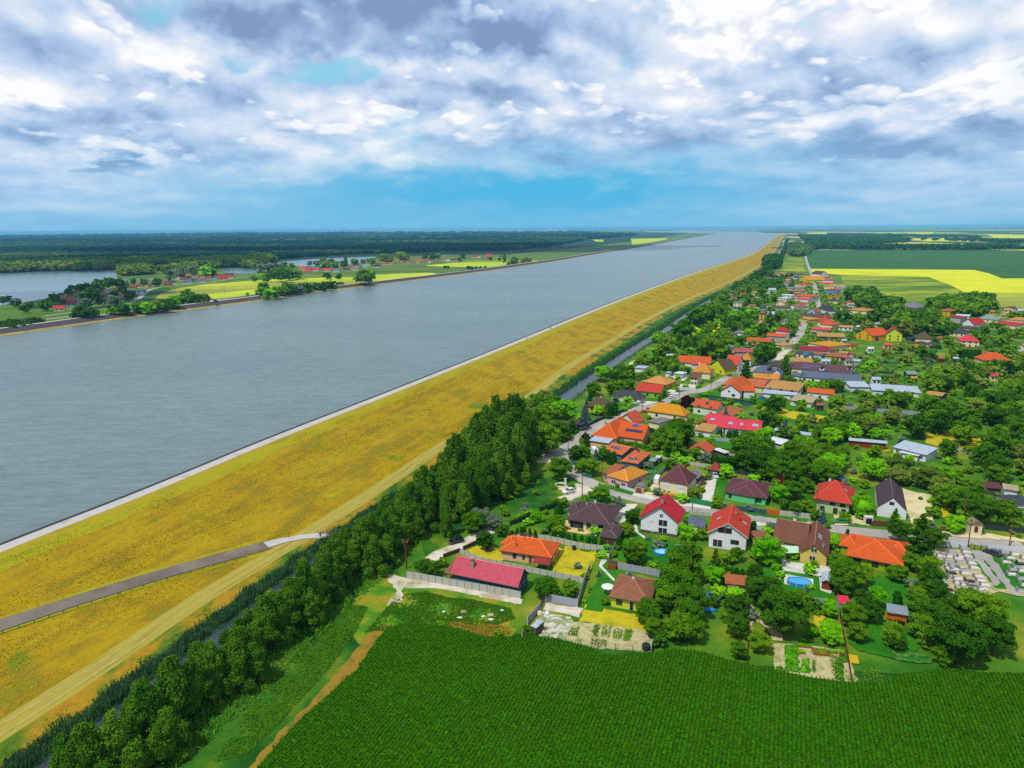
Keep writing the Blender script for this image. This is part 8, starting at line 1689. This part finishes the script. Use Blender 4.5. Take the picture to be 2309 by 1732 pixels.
gr = empty('guard_rail', tuple(RC[len(RC)//2])); tag(gr, 'long grey steel guard rail on posts along the lower edge of the ramp road', 'guard rail'); E0 = offs(RC, 3.0); c0 = RC[len(RC)//2]
for q in E0: q[2] = drop(q[0], q[1])
E0 = E0[:-6]; b = MB()
for p, q in zip(E0, E0[1:]): b.tube(Vector(p-c0)+Vector((0, 0, .75)), Vector(q-c0)+Vector((0, 0, .75)), .13, n=4, cap=False)
b.build('rail', MATS['metal_grey'], gr)
for i, p in enumerate(E0[::2]):
    if i < 60: b = MB(); b.box((p[0]-c0[0], p[1]-c0[1], p[2]-c0[2]+.35), (.14, .14, .9)); b.build('post', MATS['metal_grey'], gr)
plain('skin', lin('c89070', .8), .6); plain('cloth_dark', lin('22262e'), .9); plain('cloth_blue', lin('2c4c80'), .9); plain('cloth_red', lin('b02c24', .8), .9)
def person(P, face, top, legs_m, label):
    root = empty('person', tuple(P), face); tag(root, label, 'person'); me = bpy.data.meshes.new('body'); J = [(0, 0, .95), (0, 0, 1.2), (0, 0, 1.45), (0, 0, 1.53), (0, .02, 1.68), (.18, 0, 1.42), (.27, .02, 1.15), (.25, .14, .92), (-.18, 0, 1.42), (-.27, 0, 1.15), (-.25, .1, .92), (.1, 0, .9), (.11, .06, .5), (.11, 0, .08), (.11, .14, .04), (-.1, 0, .9), (-.11, -.06, .5), (-.11, -.16, .09), (-.11, -.03, .04), (0, .01, 1.75)]
    Eg = [(0, 1), (1, 2), (2, 3), (3, 4), (4, 19), (2, 5), (5, 6), (6, 7), (2, 8), (8, 9), (9, 10), (0, 11), (11, 12), (12, 13), (13, 14), (0, 15), (15, 16), (16, 17), (17, 18)]; Rr = [.15, .15, .16, .06, .10, .07, .05, .035, .07, .05, .035, .1, .07, .05, .04, .1, .07, .05, .04, .08]
    me.from_pydata(J, Eg, []); o = bpy.data.objects.new('body', me); COL.objects.link(o); o.parent = root; sk = o.modifiers.new('skin', 'SKIN')
    for i, r_ in enumerate(Rr): me.skin_vertices[0].data[i].radius = (r_, r_*.8)
    me.skin_vertices[0].data[0].use_root = True; sb = o.modifiers.new('sub', 'SUBSURF'); sb.levels = 1; sb.render_levels = 2; me.materials.append(MATS[top])
    b = MB(); b.tube((0, .02, 1.62), (0, .02, 1.80), .115, .09, 10); b.build('hair', MATS['black'], root); b = MB(); b.box((0, .1, 1.68), (.13, .05, .14)); b.build('face', MATS['skin'], root); b = MB()
    for s_ in (-1, 1): b.tube((s_*.105, 0, .94), (s_*.115, .06*s_, .48), .12, .09, 8); b.tube((s_*.115, .06*s_, .5), (s_*.115, -.02, .12), .085, .07, 8)
    b.build('trousers', MATS[legs_m], root)
P = hit(*px('Z', 452, 1155)); person((P[0], P[1], P[2]+.25), .5, 'cloth_dark', 'cloth_dark', 'person in dark clothes standing at the end of the footbridge')
for x_, top, lb in ((512, 'cloth_dark', 'dark dressed walker on the left of the pair on the crest road'), (524, 'cloth_red', 'red topped walker on the right of the pair on the crest road'), (324, 'cloth_blue', 'lone walker in blue on the nearer part of the crest road')):
    P = G(*px('W', x_, 966 if x_ > 400 else 1053), CZ+.03); person(P, .4, top, 'cloth_dark', lb)
# weir bridge near the bend, excavator on the far shore
P = G(*px('T', 1180, 445), 0); root = empty('weir_bridge', tuple(P), .1); tag(root, 'rusty brown weir bridge across the distant ditch', 'bridge'); b = MB(); b.box((0, 0, 1.5), (90, 14, 2.5)); b.build('deck', MATS['roof_rust'], root)
for s_ in (-1, 1): b = MB(); b.box((0, s_*7.2, 4), (90, .4, 1.6)); b.build('railing', MATS['roof_rust'], root)
P = G(*px('d', 780, 900), CZ+.3); root = empty('excavator', tuple(P), 2.9); tag(root, 'dark excavator with a folded boom parked beside the far dyke', 'excavator')
b = MB(); b.box((0, 0, .5), (4.2, 3, 1.0)); b.build('tracks', MATS['rubber'], root); b = MB(); b.box((-.5, 0, 1.8), (4, 2.8, 1.5)); b.build('body', MATS['fence_blue'], root); b = MB(); b.box((.4, -.7, 3.0), (1.8, 1.3, 1.4)); b.build('cab', MATS['glass_dark'], root)
b = MB(); b.tube((1.2, .3, 2), (4.5, .3, 5.5), .45, .35, 6); b.build('boom', MATS['fence_blue'], root); b = MB(); b.tube((4.5, .3, 5.5), (8.0, .3, 3.2), .35, .25, 6); b.build('arm', MATS['fence_blue'], root); b = MB(); b.box((8.2, .3, 2.4), (1.2, 1.2, 1.3)); b.build('bucket', MATS['rubber'], root)
house('small white lock keeper house with a red roof by the distant ditch', 'house', 'T', '1345 413 1440 411 1448 396', 6, 'gx', 4, 'crimson', 'white')
# ---------------------------------------------------------------- haze: the air thickening towards the horizon
m, nt = newmat('haze_air'); pv = nt.n('ShaderNodeVolumePrincipled'); pv.inputs['Color'].default_value = (.22, .62, 1.0, 1); pv.inputs['Density'].default_value = 5.0e-5; pv.inputs['Anisotropy'].default_value = .3
o = nt.n('ShaderNodeOutputMaterial'); nt.l(pv.outputs[0], o.inputs['Volume'])
b = MB(); b.box((0, BIG/2-400, 49.5), (BIG*1.9, BIG+600, 103)); o = b.build('haze', m); tag(o, kind='stuff')
# ---------------------------------------------------------------- broken cloud overhead, shading the far bank
m, nt = newmat('cloud_white'); d_ = nt.n('ShaderNodeBsdfDiffuse'); d_.inputs[0].default_value = (.85, .87, .9, 1); t_ = nt.n('ShaderNodeBsdfTranslucent'); t_.inputs[0].default_value = (.5, .52, .56, 1); s_ = nt.n('ShaderNodeMixShader'); s_.inputs[0].default_value = .4
nt.l(d_.outputs[0], s_.inputs[1]); nt.l(t_.outputs[0], s_.inputs[2]); o = nt.n('ShaderNodeOutputMaterial'); nt.l(s_.outputs[0], o.inputs[0])
def cloud(u, v, rx, ry, n, seed):
    R = np.random.default_rng(seed); S0 = G(u, v, LZ); h = 1500.0; off = -np.array([sund.x, sund.y])/sund.z*(-h); IV, IF = ico_np(2); Vs, Fs = [], []
    for i in range(n):
        a = R.uniform(0, 6.28); k = R.uniform(0, .85)**.6; r = R.uniform(.22, .42)*min(rx, ry); V = IV*(1+R.normal(size=(len(IV), 1))*.08)*[r*R.uniform(1, 1.6), r, r*.45]+[math.cos(a)*rx*k, math.sin(a)*ry*k, R.uniform(0, 90)]
        Fs.append(IF+len(IV)*i); Vs.append(V)
    o = link_mesh('cloud', np_mesh('cloud', np.concatenate(Vs), np.concatenate(Fs), MATS['cloud_white'], smooth=True)); o.location = (S0[0]+off[0], S0[1]+off[1], h); tag(o, kind='structure')
cloud(50, 676, 230, 110, 22, 1); cloud(60, 600, 700, 330, 26, 4); cloud(780, 566, 1300, 420, 60, 2); cloud(1250, 558, 700, 380, 30, 3)
# ---------------------------------------------------------------- wording of the trees: which one is which
REFS = [(o.location.x, o.location.y, o['label']) for o in bpy.data.objects if o.parent is None and o.get('category') in ('house', 'shed', 'garage', 'barn', 'church', 'shrine', 'playhouse', 'garage', 'pavilion', 'arbour')]
short = {}
for x_, y_, l in REFS:
    head = l.split(',')[0]; w = head.split()
    short[(x_, y_)] = 'the '+' '.join(w[:7]) if len(w) <= 7 else 'the '+' '.join(w[:7])
def trimref(l):
    h = l.split(',')[0]
    for k in (' with ', ' behind ', ' beside ', ' under ', ' by ', ' at ', ' on ', ' half ', ' carrying ', ' and '): h = h.split(k)[0]
    return h
uniqname = {}
for x_, y_, l in REFS: uniqname.setdefault(trimref(l), []).append((x_, y_))
groups = {}
for root, kd, x_, y_, Rm, Hm, lab in TREES:
    best = min(REFS, key=lambda q: (q[0]-x_)**2+(q[1]-y_)**2); dx, dy = x_-best[0], y_-best[1]
    rel = ('behind' if dy > 0 else 'in front of') if abs(dy) > abs(dx) else ('right of' if dx > 0 else 'left of'); ref = trimref(best[2]); tone = KINDS_[kd][4]; noun = {'thuja_shrub': 'thuja', 'garden_shrub': 'shrub', 'spruce_tree': 'spruce', 'willow_tree': 'willow', 'poplar_tree': 'poplar'}.get(KINDS_[kd][3], 'tree')
    size = 'large ' if Rm > 4.6 else ('small ' if Rm < 2.2 and noun == 'tree' else '')
    if kd == 'q' and x_ < 60:
        seg = 'at the near end beside the ramp road' if y_ < 150 else ('between ramp road and footbridge' if y_ < 195 else ('beside the blue pink roofed house' if y_ < 235 else 'in the tallest clump near the street bend'))
        s_ = 'tall poplar in the dense row along the ditch, '+seg; key = s_
    else: s_ = f"{size}{tone} {noun} {rel} the {ref}"; key = s_
    root['category'] = noun if noun != 'tree' else 'tree'; groups.setdefault(key, []).append((proj((x_, y_, Hm/2))[0], root))
for key, L in groups.items():
    L.sort(key=lambda t: t[0])
    for i, (u, r_) in enumerate(L):
        if len(L) == 1: r_['label'] = key
        elif 'poplar in the dense row' in key: r_['label'] = key; r_['group'] = 'poplars '+key.split(', ')[1]
        else: r_['label'] = f"{key}, {nth(i)} from left"; r_['group'] = 'trees '+' '.join(key.split()[-6:])
for o in bpy.data.objects:
    if '_m' in o.keys(): del o['_m']
    l = o.get('label')
    if l and len(l.split()) > 16:
        l2 = l.replace('two storey ', '').replace(' and ', ', ', 0)
        o['label'] = ' '.join(l2.split()[:16])
